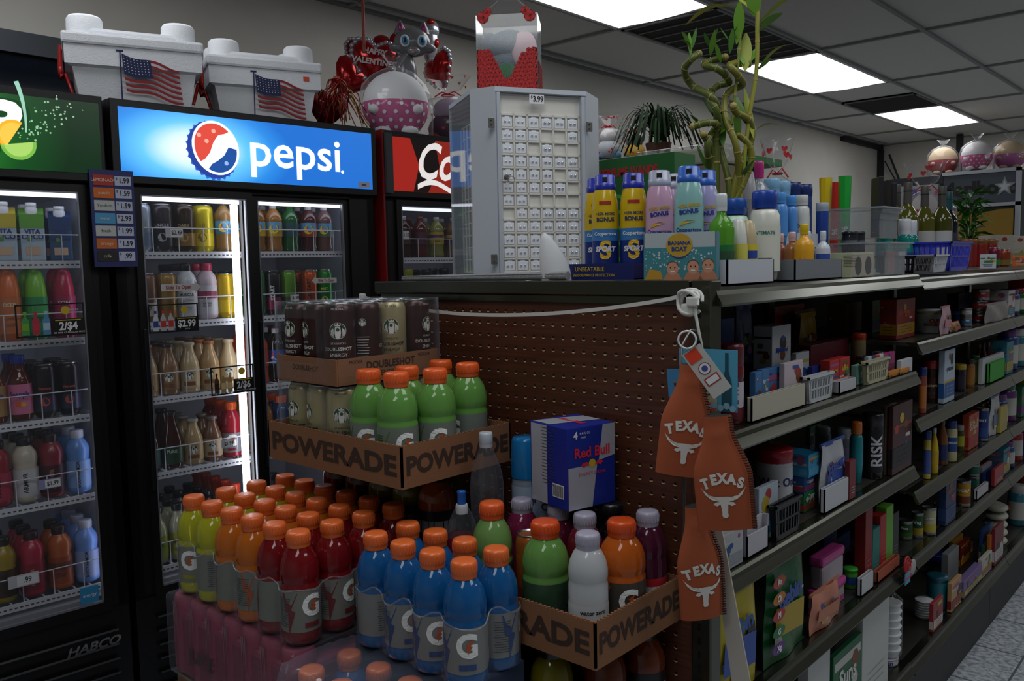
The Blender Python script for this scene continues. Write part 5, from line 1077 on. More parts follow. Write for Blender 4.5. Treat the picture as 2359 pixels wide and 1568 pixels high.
# ================================================================ ON TOP OF THE COOLERS
RED = mat('a01c1c', .35)
def cooler_box(lab, s, n, rz, L=.40, with_sticker=False):
    p = fr(s, n, FT+.001); t = empty('foam_cooler', lab, 'foam cooler', p, rz, 'white foam coolers on the drinks coolers')
    F = mat('d9dce2', .8, bump=.25, bs=260); H = .168; W = .25
    b = MB()      # tapered body
    for (z0, z1, k0, k1) in ((0, H*.62, .80, .90), (H*.62, H*.66, .90, .99), (H*.66, H, 1., 1.)):
        v = []
        for z_, k in ((z0, k0), (z1, k1)): v += [(-L/2*k, -W/2*k, z_), (L/2*k, -W/2*k, z_), (L/2*k, W/2*k, z_), (-L/2*k, W/2*k, z_)]
        b.add(v, [(0,3,2,1),(4,5,6,7),(0,1,5,4),(1,2,6,5),(2,3,7,6),(3,0,4,7)], F)
    part('cooler_body', b, t)
    l = MB(); l.box(-L/2-.006, L/2+.006, -W/2-.006, W/2+.006, H, H+.035, F, .008); l.box(-L/2+.05, L/2-.05, -W/2+.015, W/2-.015, H+.03, H+.055, F, .01)
    for x in (-L/2+.06, L/2-.06):
        for y in (-W/2+.065, W/2-.065): l.lathe([(.052, H+.03), (.050, H+.086), (.044, H+.094), (0, H+.094)], F, 20, c=(x, y, 0))
    part('lid', l, t)
    for x in (-1, 1):
        h = MB(); h.tube([(x*(L/2+.010), 0, H+.02), (x*(L/2+.013), 0, H-.05), (x*(L/2+.010), -.005, H-.08), (x*(L/2-.0), -.01, .10), (x*(L/2-.02), -.02, .03)], [.005, .008, .008, .006, .005], RED, 8); h.ball((x*(L/2+.012), 0, H-.06), (.008, .012, .02), RED, 10, 8)
        part('rope_handle', h, t)
    f = MB(); f.M = Matrix.Translation((0, -W/2*.93, 0)); B, Rd = mat('1a2350', .6), mat('8f1f28', .6); Wm = mat('cfd2d8', .7)
    f.M = Matrix.Translation((.06, -W/2*.885, -.02)) @ Matrix.Rotation(.09, 4, 'X')
    f.rect(-.104, -.100, .026, .175, B, .006, n=1); f.rect(-.113, -.093, .174, .180, B, .006, n=1)
    def pt(u, v): return (-.098+.16*u+.01*v, 0.170-.105*v-.035*u-.005*math.sin(2*PI*u*1.3+v))
    for i in range(13):
        v0, v1 = i/13, (i+1)/13
        for q in range(12):
            u0, u1 = q/12, (q+1)/12
            if u1 <= .51 and i < 7: c_ = B
            elif i % 2 == 0: c_ = Rd
            else: continue
            a = [pt(u0, v1), pt(u1, v1), pt(u1, v0), pt(u0, v0)]; f.poly(a, c_, .006+.0004*(c_ is Rd))
    for i in range(6):
        for q in range(8): x_, z_ = pt((q+.5+.0*(i % 2))/17, (i+.6)/13); f.disc(.0016, Wm, x_, z_, .0068, n=5)
    f.M = Matrix(); part('printed_flag', f, t)
    if with_sticker: q = MB(); q.M = Matrix.Translation((0, -W/2, 0)); q.rect(L/2-.06, L/2-.04, H-.03, H-.015, mat('c8431c', .5), .0015, n=1); q.M = Matrix(); part('price_sticker', q, t)
sA = atF(318, 240, FD+.1)[0]; sB = atF(612, 240, FD+.1)[0]
cooler_box('white foam cooler with flag print, no sticker, on the left', sA+.014, FD+.16, PI/2-FA-.30, .385)
cooler_box('white foam cooler with flag print and orange price sticker on the right', sB+.012, FD+.16, PI/2-FA-.30, .37, True)
q = MB(); q.box(-.06, .06, -.05, .05, 0, .11, mat('a81c1c', .4), .015); q.M = Matrix.Translation((0, -.05, 0)); q.text('A', .05, WHT, x=.03, z=.05, y=.0008, bold=.03); q.M = Matrix()
pr_ = fr(.455, FD+.12, FT+.001); single('red_box', q, 'red box on the green-signed cooler, cut off by the left edge', 'box', pr_, (0, 0, PI/2-FA))
# balloons
def bal(px, py, D, s, c, t, rim, rx, lab, ry=0.):
    z = atF(px, py, D); p = fr(z[0], D, z[1])
    o = put('heart_balloon', balloon, (s, c, t, rim), p, lab, 'balloon', face(p.x, p.y)+rx, 'foil balloons over the red-signed cooler'); o.rotation_euler = (0, ry, o.rotation_euler[2])
    Ri = o.rotation_euler.to_matrix().inverted(); e_ = Ri @ Vector((0, 0, -(p.z-FT-.002))); a_ = Vector((0, 0, -s*.5)); rb_ = MB(); rb_.tube([a_+(e_-a_)*(q/6)+Ri @ Vector((.008*math.sin(q*2.), .006*math.cos(q*1.7)-.006, 0))*(q < 6) for q in range(7)], .0013, mat('8a1c20', .3), 5); part('ribbon', rb_, o)
bal(806, 180, 3.30, .18, '9a1418', '', '', .5, 'red heart balloon at the far left of the bunch', .6)
bal(862, 142, 3.14, .195, '9a1418', 'HAPPY|VALENTINES', 'a8acb4', .0, 'red heart balloon reading HAPPY VALENTINES with silver ruffle', .15)
bal(903, 112, 3.24, .17, 'a0161a', '', '', -.2, 'red heart balloon behind the grey cat balloon', -.2)
bal(838, 128, 3.36, .16, '8a1216', '', 'a8acb4', .2, 'dark red heart balloon at the back of the bunch', .0)
bal(1012, 165, 3.12, .18, 'b01c1c', '', 'b0b4bc', -.9, 'red heart balloon with silver ruffle right of the wrapped plush', -.35)
bal(752, 250, 2.86, .16, '6a0c18', '', '', .3, 'small dark red foil heart between the foam cooler and the plush', .2)
z = atF(950, 98, 2.97); p = fr(z[0], 2.97, z[1]); cb_ = empty('cat_balloon', 'grey foil cat-face balloon with blue eyes above the wrapped plush', 'balloon', p, face(p.x, p.y)+.1)
G_ = mat('77777c', .2, m=.15, bump=.2, bs=20); m = MB(); m.ball((0, 0, 0), (.078, .05, .062), G_, 24, 16); m.ball((-.06, 0, -.022), (.04, .03, .022), G_); m.ball((.06, 0, -.022), (.04, .03, .022), G_)
m.ball((-.03, 0, -.13), (.045, .045, .09), G_); part('balloon_skin', m, cb_)
for s_ in (-1, 1):
    m = MB(); m.lathe([(.026, 0), (.022, .02), (.004, .055), (0, .058)], G_, 10, 1, .6, c=(s_*.05, 0, .035)); m.ball((s_*.05, -.012, .058), (.010, .006, .020), mat('9a3a7a', .3, m=.4), 10, 8); part('ear', m, cb_)
    m = MB(); m.ball((s_*.036, -.046, -.005), (.021, .012, .026), WHT, 14, 10); m.ball((s_*.036, -.055, -.006), (.014, .007, .018), mat('3a88b8', .3), 12, 8); m.ball((s_*.036, -.060, -.006), (.007, .004, .010), BLK, 10, 6); part('eye', m, cb_)
m = MB(); m.ball((0, -.045, -.045), (.028, .02, .018), mat('9a9a9e', .2, m=.4), 12, 8); m.ball((0, -.064, -.04), (.007, .004, .005), mat('a85a72', .4), 8, 6); part('muzzle', m, cb_)
z = atF(992, 100, 3.3); p = fr(z[0], 3.3, z[1]); m = MB(); S_ = mat('a2a4ac', .18, m=.6, bump=.3, bs=20); m.ball((0, 0, 0), (.036, .03, .10), S_, 18, 14); m.ball((.0, 0, .06), (.038, .032, .05), S_); m.ball((-.006, -.015, .095), (.02, .02, .016), mat('b02420', .2, m=.5), 10, 8); m.ball((.028, -.012, .0), (.014, .02, .022), mat('b02420', .2, m=.5), 10, 8)
single('foil_balloon', m, 'tall silver foil balloon with red patches right of the cat balloon', 'balloon', p, (0, .1, face(p.x, p.y)))
# orange pole / ribbon to the ceiling, tinsel, ribbons
z0_ = atF(838, 110, 3.05); p = fr(z0_[0], 3.05, 0); m = MB(); m.tube([(p.x, p.y, 2.735), (p.x+.004, p.y, 2.45), (p.x, p.y, 2.32)], .007, mat('8a3a24', .5), 8); m.box(p.x-.012, p.x+.012, p.y-.012, p.y+.012, 2.64, 2.66, WHT)
single('balloon_stick', m, 'thin orange-red stick rising from the balloons to the ceiling', 'stick')
z = atF(778, 245, 2.78); p = fr(z[0], 2.78, z[1]+.03); m = MB(); rr = random.Random(3)
for i in range(46):
    a = rr.uniform(-1.2, 1.2); L = rr.uniform(.05, .14); x0_ = rr.uniform(-.02, .02); pts = [(x0_+math.sin(a)*L*q/5+.006*math.sin(q*2+i), rr.uniform(-.02, .02), .07-(q/5)**1.5*L*1.3) for q in range(6)]
    m.tube(pts, .0022, [RED, mat('7a1018', .2, m=.7), RED, mat('8a6a2a', .2, m=.7)][i % 4], 4)
m.box(-.012, .012, -.01, .01, .06, .08, RED, .003)
single('tinsel_ribbon', m, 'dark red tinsel spray hanging left of the wrapped plush', 'ribbon', p, (0, 0, face(p.x, p.y)))
# wrapped round plush on the red-signed cooler
def pl_at(px, py, D, args, lab, rot=0., z=None):
    q = atF(px, py, D); p = fr(q[0], D, FT+.001); put('wrapped_plush', plush, args, p, lab, 'plush toy', face(p.x, p.y)+rot)
pl_at(913, 300, 2.83, (.132, 'f0f2f6', 'd0609a', 1, 1), 'round white plush in pink polka-dot trousers, wrapped in clear film', .0)
def giftbag(h, w, c1, c2, c3, hearts):
    m = MB(); m.ball((0, 0, h*.25), (w*.34, w*.3, h*.24), mat(c1, .85), 16, 12); m.ball((.0, 0, h*.52), (w*.26, w*.24, h*.18), mat(c2, .85), 16, 12); m.ball((-w*.2, -w*.1, h*.12), (w*.16, w*.14, h*.12), mat(c3, .85), 12, 8); m.ball((w*.22, -w*.08, h*.13), (w*.16, w*.14, h*.12), mat(c3, .85), 12, 8)
    f = MB(); n = 26; prof = [(.42, 0), (.5, .03), (.52, .3), (.5, .55), (.36, .66), (.1, .72), (.08, .75), (.2, .82), (.34, .98), (.36, 1.)]; vs = []; fs = []
    for i, (q, z) in enumerate(prof):
        for k in range(n): t = 2*PI*k/n; wv = 1+.07*math.sin(4*t+i)+.05*math.sin(9*t+3*i); vs.append((w*q*wv*math.cos(t), w*q*wv*math.sin(t)*.85, h*z))
    for i in range(len(prof)-1):
        for k in range(n): l = (k+1) % n; fs.append((i*n+k, i*n+l, (i+1)*n+l, (i+1)*n+k))
    f.add(vs, fs, CELLO, True)
    if hearts:
        HR = mat('b8282c', .4); rr = random.Random(hearts)
        for k in range(22):
            a = rr.uniform(-2.6, 2.6); z = rr.uniform(.08, .6) if k < 15 else rr.uniform(.84, .97); R = w*(.53 if z < .57 else .33); s = h*.05
            f.poly([(x*s, q*s) for x, q in HEART], HR, .001, R, a, 0, h*z)
    b = MB(); b.tube([(w*.1*math.cos(t*PI/8), w*.1*math.sin(t*PI/8), h*.735) for t in range(17)], .004, mat('b83040', .4), 6)
    b.tube([(-w*.22, -w*.1, h*.70), (-w*.1, -w*.13, h*.76), (0, -w*.12, h*.735), (w*.1, -w*.13, h*.77), (w*.24, -w*.1, h*.7)], .003, mat('b83040', .4), 6)
    return [('plush_toy', m), ('cellophane_bag', f), ('ribbon', b)]
def gb_at(px, D, args, lab):
    q = atF(px, 330, D); p = fr(q[0], D, FT+.001); put('gift_bag', giftbag, args, p, lab, 'gift bag', face(p.x, p.y))
gb_at(1035, 2.86, (.30, .26, '3a1c34', '9a8aa0', '8a1c20', 5), 'heart-print cellophane bag with grey and purple plush on the red-signed cooler')
# ================================================================ ON TOP OF THE GONDOLA
TP = 1.3885
# earring cabinet: six-sided footprint found from its top corners
def rz_at(px, py, z_):
    d = ray(px, py); return OC+d*(z_/d.dot(FW))
cz_ = 1.93
cor = [(1043, 267, 1.08), (1091, 230, .985), (1148, 222, .97), (1355, 233, 1.01), (1382, 249, 1.055)]
foot = []
for px, py, k in cor: p = rz_at(px, 600, cz_*k); foot.append((p.x, p.y))
c0 = (sum(p[0] for p in foot[1:4])/3, sum(p[1] for p in foot[1:4])/3)
back = [(foot[4][0]*1.09-.01, foot[4][1]*1.09), (foot[0][0]*1.09+.02, foot[0][1]*1.09)]
FT6 = foot+back; HC = .42; CW_ = mat('b8bec8', .45)
ec = empty('earring_display', 'white glass-fronted cabinet of small earring cards with $3.99 sign', 'display cabinet', (foot[2][0], foot[2][1], TP))
f0 = Vector(foot[2]); loc = [(x-f0.x, y-f0.y) for x, y in FT6]
m = MB(); m.prism(loc, 0, .012, CW_); m.prism(loc, HC-.01, HC, CW_)
def wallseg(mb, a, b, z0, z1, th, mt, t0=0., t1=1.):
    a, b = Vector(a), Vector(b); d = (b-a); n = Vector((-d.y, d.x)).normalized(); cen = Vector((sum(p[0] for p in loc)/7, sum(p[1] for p in loc)/7))
    if n.dot(cen-a) < 0: n = -n
    p0, p1 = a+d*t0, a+d*t1; q0, q1 = p0+n*th, p1+n*th; v = [(*p0, z0), (*p1, z0), (*q1, z0), (*q0, z0), (*p0, z1), (*p1, z1), (*q1, z1), (*q0, z1)]
    mb.add(v, [(0,3,2,1),(4,5,6,7),(0,1,5,4),(1,2,6,5),(2,3,7,6),(3,0,4,7)], mt); return n
wallseg(m, loc[1], loc[2], .012, HC-.01, .006, CW_); wallseg(m, loc[3], loc[4], .012, HC-.01, .006, CW_)
for i in (4, 5, 6): wallseg(m, loc[i], loc[(i+1) % 7], .012, HC-.01, .006, CW_)
part('cabinet', m, ec)
wN = wallseg(MB(), loc[2], loc[3], 0, 1, .001, CW_); Wf = (Vector(loc[3])-Vector(loc[2])).length; ang = math.atan2(loc[3][1]-loc[2][1], loc[3][0]-loc[2][0])
# inner insert with pockets and cards
ins = MB(); CR_ = mat('e0ded6', .6); dpt = .014
ins.box(.006, Wf-.006, dpt, dpt+.004, .015, HC-.012, CR_); ins.box(.004, .012, 0, dpt, .012, HC-.012, CW_); ins.box(Wf-.012, Wf-.004, 0, dpt, .012, HC-.012, CW_)
io = part('insert', ins, ec, rot=(0, 0, ang))
cols, rws = 6, 12; mis = {(3, 1), (4, 1), (2, 2), (4, 2), (5, 2), (4, 4), (5, 5), (2, 6), (3, 6), (4, 6), (5, 6), (0, 7)}
gx = (Wf-.03)/cols; gz = (HC-.075)/rws
grid = MB()
for i in range(cols+1): grid.box(.015+gx*i-.002, .015+gx*i+.002, dpt-.005, dpt, .018, HC-.055, CR_)
for j in range(rws+1): grid.box(.013, Wf-.013, dpt-.005, dpt, .018+gz*j-.002, .018+gz*j+.002, CR_)
part('pocket_grid', grid, io)
cd = mat('eef2fa', .35, coat=.5); ST = mat('e0e2e8', .1, m=.9); DSH = mat('7c7c78', .8); cme = {}
for j in range(rws):
    for i in range(cols):
        if (i, j) in mis: continue
        hh = 1 if (i >= 3) else 0
        if hh not in cme:
            c = MB(); w_ = gx*.76; c.box(-w_/2, w_/2, -.0035, 0, -gz*.40, gz*.28, cd, .001); c.box(-w_*.22, w_*.22, -.003, 0, gz*.28, gz*.42, cd)
            for s_ in (-1, 1): c.ball((s_*w_*.2, -.005, -.001), .0026+.0008*hh, ST, 8, 6)
            cme[hh] = c.mesh('earring_card')
        o = bpy.data.objects.new('earring_card', cme[hh]); COL.objects.link(o); o.location = (foot[2][0]+math.cos(ang)*(.015+gx*(i+.5))-math.sin(ang)*(dpt-.0005), foot[2][1]+math.sin(ang)*(.015+gx*(i+.5))+math.cos(ang)*(dpt-.0005), TP+.018+gz*(rws-1-j+.5)); o.rotation_euler = (0, 0, ang)
        tag(o, 'clear earring card, %s column from left, %s row from top' % (ORD[i], (ORD+['eleventh', 'twelfth'])[j]), 'earring card', 'earring cards in the cabinet')
g = MB(); g.box(.002, Wf-.002, -.003, -.001, .014, HC-.012, GLASS); part('front_pane', g, ec, rot=(0, 0, ang))
g = MB(); wallseg(g, loc[0], loc[1], .014, HC-.012, .002, mat('c8d2dc', .03, a=.10)); part('side_pane', g, ec)
pt_ = MB(); pt_.M = Matrix.Rotation(ang, 4, 'Z'); pt_.box(Wf*.36, Wf*.52, -.004, -.0032, HC-.034, HC-.014, WHT); pt_.M = pt_.M @ Matrix.Translation((0, -.004, 0)); pt_.text('3.99', .017, BLK, x=Wf*.455, z=HC-.024, y=.0005, bold=.03, sx=.85); pt_.text('$', .009, BLK, x=Wf*.385, z=HC-.02, y=.0005); pt_.M = Matrix(); part('price_sign', pt_, ec)
for (x_, z_) in ((-.012, .33), (-.012, .035), (Wf+.004, .33), (Wf+.004, .035)):
    h = MB(); h.box(x_-.006, x_+.008, -.006, -.002, z_, z_+.022, mat('8a8a84', .3, m=.8), .001); h.ball((x_, -.007, z_+.006), .0015, BLK, 6, 4); h.ball((x_, -.007, z_+.016), .0015, BLK, 6, 4); part('hinge', h, ec, rot=(0, 0, ang))
lk = MB(); lk.lathe([(.006, 0), (.006, .008), (.004, .01)], mat('8a8a84', .3, m=.8), 12); o = part('lock', lk, ec, rot=(PI/2, 0, ang)); o.location = (math.cos(ang)*.022, math.sin(ang)*.022, HC*.535)
kr = MB(); kr.tube([(.03+.008*math.cos(t*PI/8), -.012, HC*.52+.008*math.sin(t*PI/8)) for t in range(17)], .001, mat('8a8a84', .3, m=.8), 5); part('key_ring', kr, ec, rot=(0, 0, ang))
# earring side grid (seen through the side pane)
sg_ = MB(); a, b = Vector(loc[0]), Vector(loc[1]); 
nn = wallseg(sg_, loc[0], loc[1], .015, HC-.015, .001, GLASS, 0, .01)
for i in range(8): p = a+(b-a)*(i/7)+nn*.03; sg_.box(p.x-.002, p.x+.002, p.y-.002, p.y+.002, .015, HC-.06, CR_)
for j in range(13):
    z_ = .018+gz*j; p, q_ = a+nn*.03, b+nn*.03; sg_.tube([(*p, z_), (*q_, z_)], .002, CR_, 5)
part('side_grid', sg_, ec)
# gift box with roses and grey plush on the cabinet
q = rz_at(1176, 230, cz_*1.06); gx_, gy_ = q.x, q.y; gz_ = TP+HC+.0005
gt = empty('rose_gift_box', 'clear gift box printed with red roses, grey plush inside', 'gift box', (gx_, gy_, gz_), .62)
bw, bd, bh = .145, .11, .195
def boxwalls(mt):
    m = MB(); m.box(-bw/2, bw/2, -bd/2, -bd/2+.001, 0, bh, mt); m.box(-bw/2, bw/2, bd/2-.001, bd/2, 0, bh, mt); m.box(-bw/2, -bw/2+.001, -bd/2, bd/2, 0, bh, mt); m.box(bw/2-.001, bw/2, -bd/2, bd/2, 0, bh, mt); return m
part('clear_box', boxwalls(CLEAR), gt)
rs = MB(); rr = random.Random(9); RC = [mat('9a1a1c', .7), mat('4e090c', .8), mat('b42a28', .7)]
def rose(x, z, r, y):
    rs.disc(r, RC[1], x, z, y, n=9)
    for k in range(6): a = k*1.05+x*90; rs.disc(r*.45, RC[(k % 2)*2], x+r*.55*math.cos(a), z+r*.55*math.sin(a), y+.0003+.0001*k, n=7)
    rs.disc(r*.35, RC[0], x, z, y+.0012, n=7); rs.disc(r*.2, RC[1], x+r*.1, z, y+.0015, n=6)
def inV(x, z): return z < .045 or (abs(x) > (z-.045)*.55+.006 and z < .118)
rs.poly([(-bw/2+.001, .001), (bw/2-.001, .001), (bw/2-.001, .115), (bw/2-.012, .118), (bw/2-.026, .085), (.012, .045), (-.012, .045), (-bw/2+.026, .085), (-bw/2+.012, .118), (-bw/2+.001, .115)], RC[1], bd/2+.0003)
for i in range(15):
    for j in range(13):
        x, z = -bw/2+.006+i*.0095+.004*(j % 2), .006+j*.0095
        if abs(x) < bw/2-.004 and inV(x, z): rose(x, z, .0065, bd/2+.0008+.0001*((i+j) % 3))
for x in (-.055, .055): rose(x, bh-.006, .014, bd/2+.001); rose(x*.8, bh+.006, .010, bd/2+.0005)
rs.M = Matrix.Rotation(PI/2, 4, 'Z')
for i in range(10):
    for j in range(11):
        x, z = -bd/2+.008+i*.0105, .007+j*.0095
        if abs(x) < bd/2-.005 and z < .09: rose(x, z, .0065, bw/2+.001)
rs.M = Matrix(); part('rose_print', rs, gt)
gp_ = MB(); GP = mat('74828e', .9, bump=.6, bs=300); gp_.ball((0, 0, .10), (.042, .035, .04), GP, 16, 12); gp_.ball((-.005, 0, .055), (.038, .035, .045), GP, 16, 12); gp_.ball((-.048, .01, .14), (.02, .015, .032), GP, 12, 10); gp_.ball((.0, -.012, .135), (.05, .03, .035), GP, 16, 12)
part('plush_body', gp_, gt); m = MB(); m.ball((.038, -.03, .118), (.031, .013, .044), mat('dcc0c8', .9), 16, 12); part('plush_ear', m, gt)
m = MB(); m.lathe([(.012, 0), (.012, .002), (0, .002)], mat('a01c20', .4), 14); o = part('heart_tag', m, gt, rot=(PI/2, 0, 0)); o.location = (.055, -.044, .10)
m = MB(); m.text('ty', .013, WHT, y=.0025); o = part('tag_lettering', m, gt); o.location = (.055, -.045, .10)
m = MB(); rr = random.Random(2)
for k in range(9): a = k*.7; m.add([(0, -.035, .045), (.03*math.cos(a), -.04+.01*math.sin(3*a), .062+.024*math.sin(a)), (.03*math.cos(a+.7), -.035+.01*math.cos(2*a), .062+.024*math.sin(a+.7))], [(0, 1, 2), (2, 1, 0)], mat('52b06c', .7))
part('green_tissue', m, gt)
m = MB()
for k in range(14): t = k/14*2*PI; t2 = (k+1)/14*2*PI; m.add([(.02*math.cos(t), .018*math.sin(t), bh+.05), (.02*math.cos(t2), .018*math.sin(t2), bh+.05), (bw/2*max(-1, min(1, 1.3*math.cos(t2))), bd/2*max(-1, min(1, 1.3*math.sin(t2))), bh), (bw/2*max(-1, min(1, 1.3*math.cos(t))), bd/2*max(-1, min(1, 1.3*math.sin(t))), bh)], [(0, 1, 2, 3)], FILM, True)
part('film_top', m, gt)
def ontop(px, X, py=600): p = atX(px, py, X); return p.x, p.y
def ony(px, Y, py=600): p = atY(px, py, Y); return p.x, p.y
def npx(n, p): return n*dep(p)/FPX      # photo length at p -> metres
# white twisted finial, rolled mat
x, y = ony(1284, 1.352); v = MB(); vs = []; fs = []; n = 16; nz_ = 14; hh = npx(108, (x, y, 1.4)); ww = npx(38, (x, y, 1.4))
for j in range(nz_+1):
    q = j/nz_; r_ = ww*(1-.9*q**1.8)**.8 if q < 1 else .002; off = -ww*.75*q**1.3
    for k in range(n): t = 2*PI*k/n+q*1.6; vs.append((off+r_*math.cos(t), r_*.5*math.sin(t), hh*q))
for j in range(nz_):
    for k in range(n): l = (k+1) % n; fs.append((j*n+k, j*n+l, (j+1)*n+l, (j+1)*n+k))
v.add(vs, fs, mat('d2d4d8', .4), True); single('white_ornament', v, 'smooth white fin-shaped plastic piece before the earring cabinet', 'ornament', (x, y, TP), (0, 0, face(x, y)))
ma = MB(); a = Vector((*ony(928, 1.334), 0)); b = Vector((*ony(1308, 1.336), 0)); mw = mat('9c9ea2', .6, bump=1., bs=600)
ma.tube([a+Vector((0, 0, TP+.006)), b+Vector((0, 0, TP+.009))], [.006, .009], mw, 14)
for k in range(7):
    q = k/7; ma.tube([a+Vector((0, -.006*math.cos(k), TP+.004+.007*q)), b+Vector((0, -.009*math.cos(k), TP+.004+.011*q))], .0006, mat('4a4c50', .7), 4)
single('rolled_mat', ma, 'grey woven shelf liner rolled up along the gondola front rail', 'mat')
# sunscreen
def sunspray(cap, body, low, s='SPORT'):
    h, r = .205, .0265
    b = MB(); b.lathe([(r*.97, 0), (r, .004), (r, .13), (r*.97, .15), (r*.86, .167), (r*.76, .176)], gloss(body), 24)
    c = MB(); cm = plas(cap); c.lathe([(r*.78, .175), (r*.82, .178), (r*.82, .187), (r*.76, .188), (r*.74, .203), (r*.62, h), (0, h)], cm, 20); c.box(-.005, .005, -r*.78, -r*.6, .191, .199, BLK)
    L = MB(); L.ring(r*1.01, .006, .135, mat(low, .35), 24); T = mat('c4c8d4', .4)
    if s == 'SPORT':
        L.ring(r*1.012, .075, .098, mat('3a78b8', .35), 24); L.ring(r*1.013, .098, .135, mat(body, .35), 24); N = mat('1a2a5a', .5)
        L.text('+25% MORE', .0075, N, z=.127, R=r*1.02, bold=.02); L.text('BONUS', .011, N, z=.116, R=r*1.02, bold=.04); L.text('Coppertone', .0095, WHT, z=.088, R=r*1.02, bold=.03)
        L.text('S', .05, mat('d8b02a', .4), z=.055, R=r*1.02, bold=.03); L.text('SPORT', .0135, WHT, z=.058, R=r*1.025, bold=.05, shear=.2); L.disc(.009, mat('3a88c8', .4), .016, .02, .001, r*1.02); L.text('30', .009, WHT, x=.016, z=.02, R=r*1.02, y=.0014, bold=.03); L.rect(-.024, .004, .012, .026, mat('c85a24', .5), .0008, r*1.02); L.rect(-.012, .012, .146, .152, mat('a8282a', .5), .0006, r*.99)
    else:
        N = mat('22348a', .5); L.text('+25% MORE', .0085, mat('b89a2a', .5), z=.132, R=r*1.02, bold=.04, rot=.1); L.text('BONUS', .011, N, z=.121, R=r*1.02, bold=.05, rot=.1); L.poly([(-.02, .095), (-.012, .103), (0, .106), (.012, .104), (.0, .101), (-.012, .097)], mat('c8a02a', .5), .001, r*1.02); L.text('Coppertone', .0105, N, z=.088, R=r*1.02, bold=.03); L.text(s, .013 if s == 'kids' else .008, N, z=.066, R=r*1.02, bold=.04)
    return [('can_body', b), ('cap', c), ('label', L)]
def sun(px, Y, cap, body, low, s, lab, h=1.):
    x, y = ony(px, Y); put('sunscreen_can', sunspray, (cap, body, low, s), (x, y, TP+.0022), lab, 'sunscreen', face(x, y)+.0)
sun(1377, 1.44, '2430a0', 'c8a818', '182c78', 'SPORT', 'yellow and blue sunscreen spray, leftmost of three')
sun(1403, 1.40, '2430a0', 'c8a818', '182c78', 'SPORT', 'yellow and blue sunscreen spray, middle of three')
sun(1455, 1.415, '2430a0', 'c8a818', '182c78', 'SPORT', 'yellow and blue sunscreen spray, rightmost of three')
sun(1517, 1.42, '9aa0b4', 'c098b4', 'c09ab6', 'WATER BABIES', 'pink babies sunscreen spray with orange price sticker')
sun(1587, 1.40, '2a5cb4', '84b4b4', '84b4b4', 'kids', 'pale teal kids sunscreen spray with blue cap')
sun(1552, 1.50, '9aa0b4', 'b49ab8', 'b49ab8', 'WATER BABIES', 'pink babies sunscreen spray standing behind the teal one')
sun(1624, 1.49, '2a5cb4', '9a98c4', '9a98c4', 'ULTRA GUARD', 'lilac sunscreen spray with blue cap right of the teal one')
x, y = ony(1414, 1.415); ty = MB(); B_ = mat('1a2460', .35); ty.box(-.085, .085, -.05, .075, 0, .002, B_); ty.box(-.085, .085, -.052, -.05, 0, .032, B_, 0); ty.box(-.087, -.085, -.05, .07, 0, .032, B_); ty.box(.083, .085, -.05, .07, 0, .032, B_)
ty.M = Matrix.Translation((0, -.052, 0)); ty.text('UNBEATABLE', .012, mat('b89a24', .5), x=-.02, z=.021, y=.0008, bold=.02); ty.text('PERFORMANCE PROTECTION', .0075, mat('b89a24', .5), x=-.01, z=.009, y=.0008, bold=.02); ty.M = Matrix()
single('display_tray', ty, 'dark blue display tray lettered UNBEATABLE under the yellow sunscreens', 'display tray', (x-.002, y+.0, TP), (0, 0, .0))
x, y = ony(1565, 1.345); bt = empty('display_box', 'ocean-printed sunscreen display box with a yellow sun badge', 'display box', (x, y, TP), .30)
b = MB(); sea = mat('3a7f8a', .5); b.box(-.066, .066, 0, .002, 0, .085, mat('a8b4b8', .5)); b.M = Matrix.Translation((0, 0, 0)); b.rect(-.066, .066, .0, .058, sea, .0006, n=1)
rr = random.Random(8)
for k in range(90): b.disc(rr.uniform(.0006, .0024), mat('b8c8cc', .5), rr.uniform(-.063, .063), rr.uniform(.012, .055), .0009, n=6)
for (fx, fz) in ((-.012, .02), (.025, .022), (.052, .024)): b.disc(.0105, mat('c48c70', .6), fx, fz, .0012, rz=.012, n=14); b.poly([(fx+.0108*math.cos(PI*q/8), fz+.004+.0095*math.sin(PI*q/8)) for q in range(9)], mat('5a3a28', .7), .0011); [b.disc(.0013, BLK, fx+e_, fz+.002, .0016, n=6) for e_ in (-.004, .004)]; b.rect(fx-.004, fx+.004, fz-.006, fz-.004, WHT, .0016, n=1); b.poly([(fx-.018, 0), (fx+.018, 0), (fx+.01, fz-.008), (fx-.01, fz-.008)], mat('b47a5c', .6), .0011)
b.poly([(-.064, .001), (-.03, .001), (-.034, .016), (-.055, .02)], mat('b88a2c', .5), .0013)
b.disc(.024, mat('b8922a', .5), 0, .062, .0014, rz=.021, n=24); b.disc(.022, mat('1f3c7a', .5), 0, .06, .0012, n=24); b.text('BANANA', .0095, mat('1f3c7a', .5), z=.066, y=.002, bold=.04, sx=1.05); b.text('BOAT', .0105, mat('1f3c7a', .5), z=.055, y=.002, bold=.04); b.M = Matrix(); part('front_panel', b, bt)
b = MB(); b.box(-.066, -.064, 0, .03, 0, .085, mat('4a7f8c', .5)); b.box(.064, .066, 0, .03, 0, .085, mat('4a7f8c', .5)); b.box(-.066, .066, 0, .03, 0, .002, mat('8a9498', .5)); part('side_panel', b, bt)
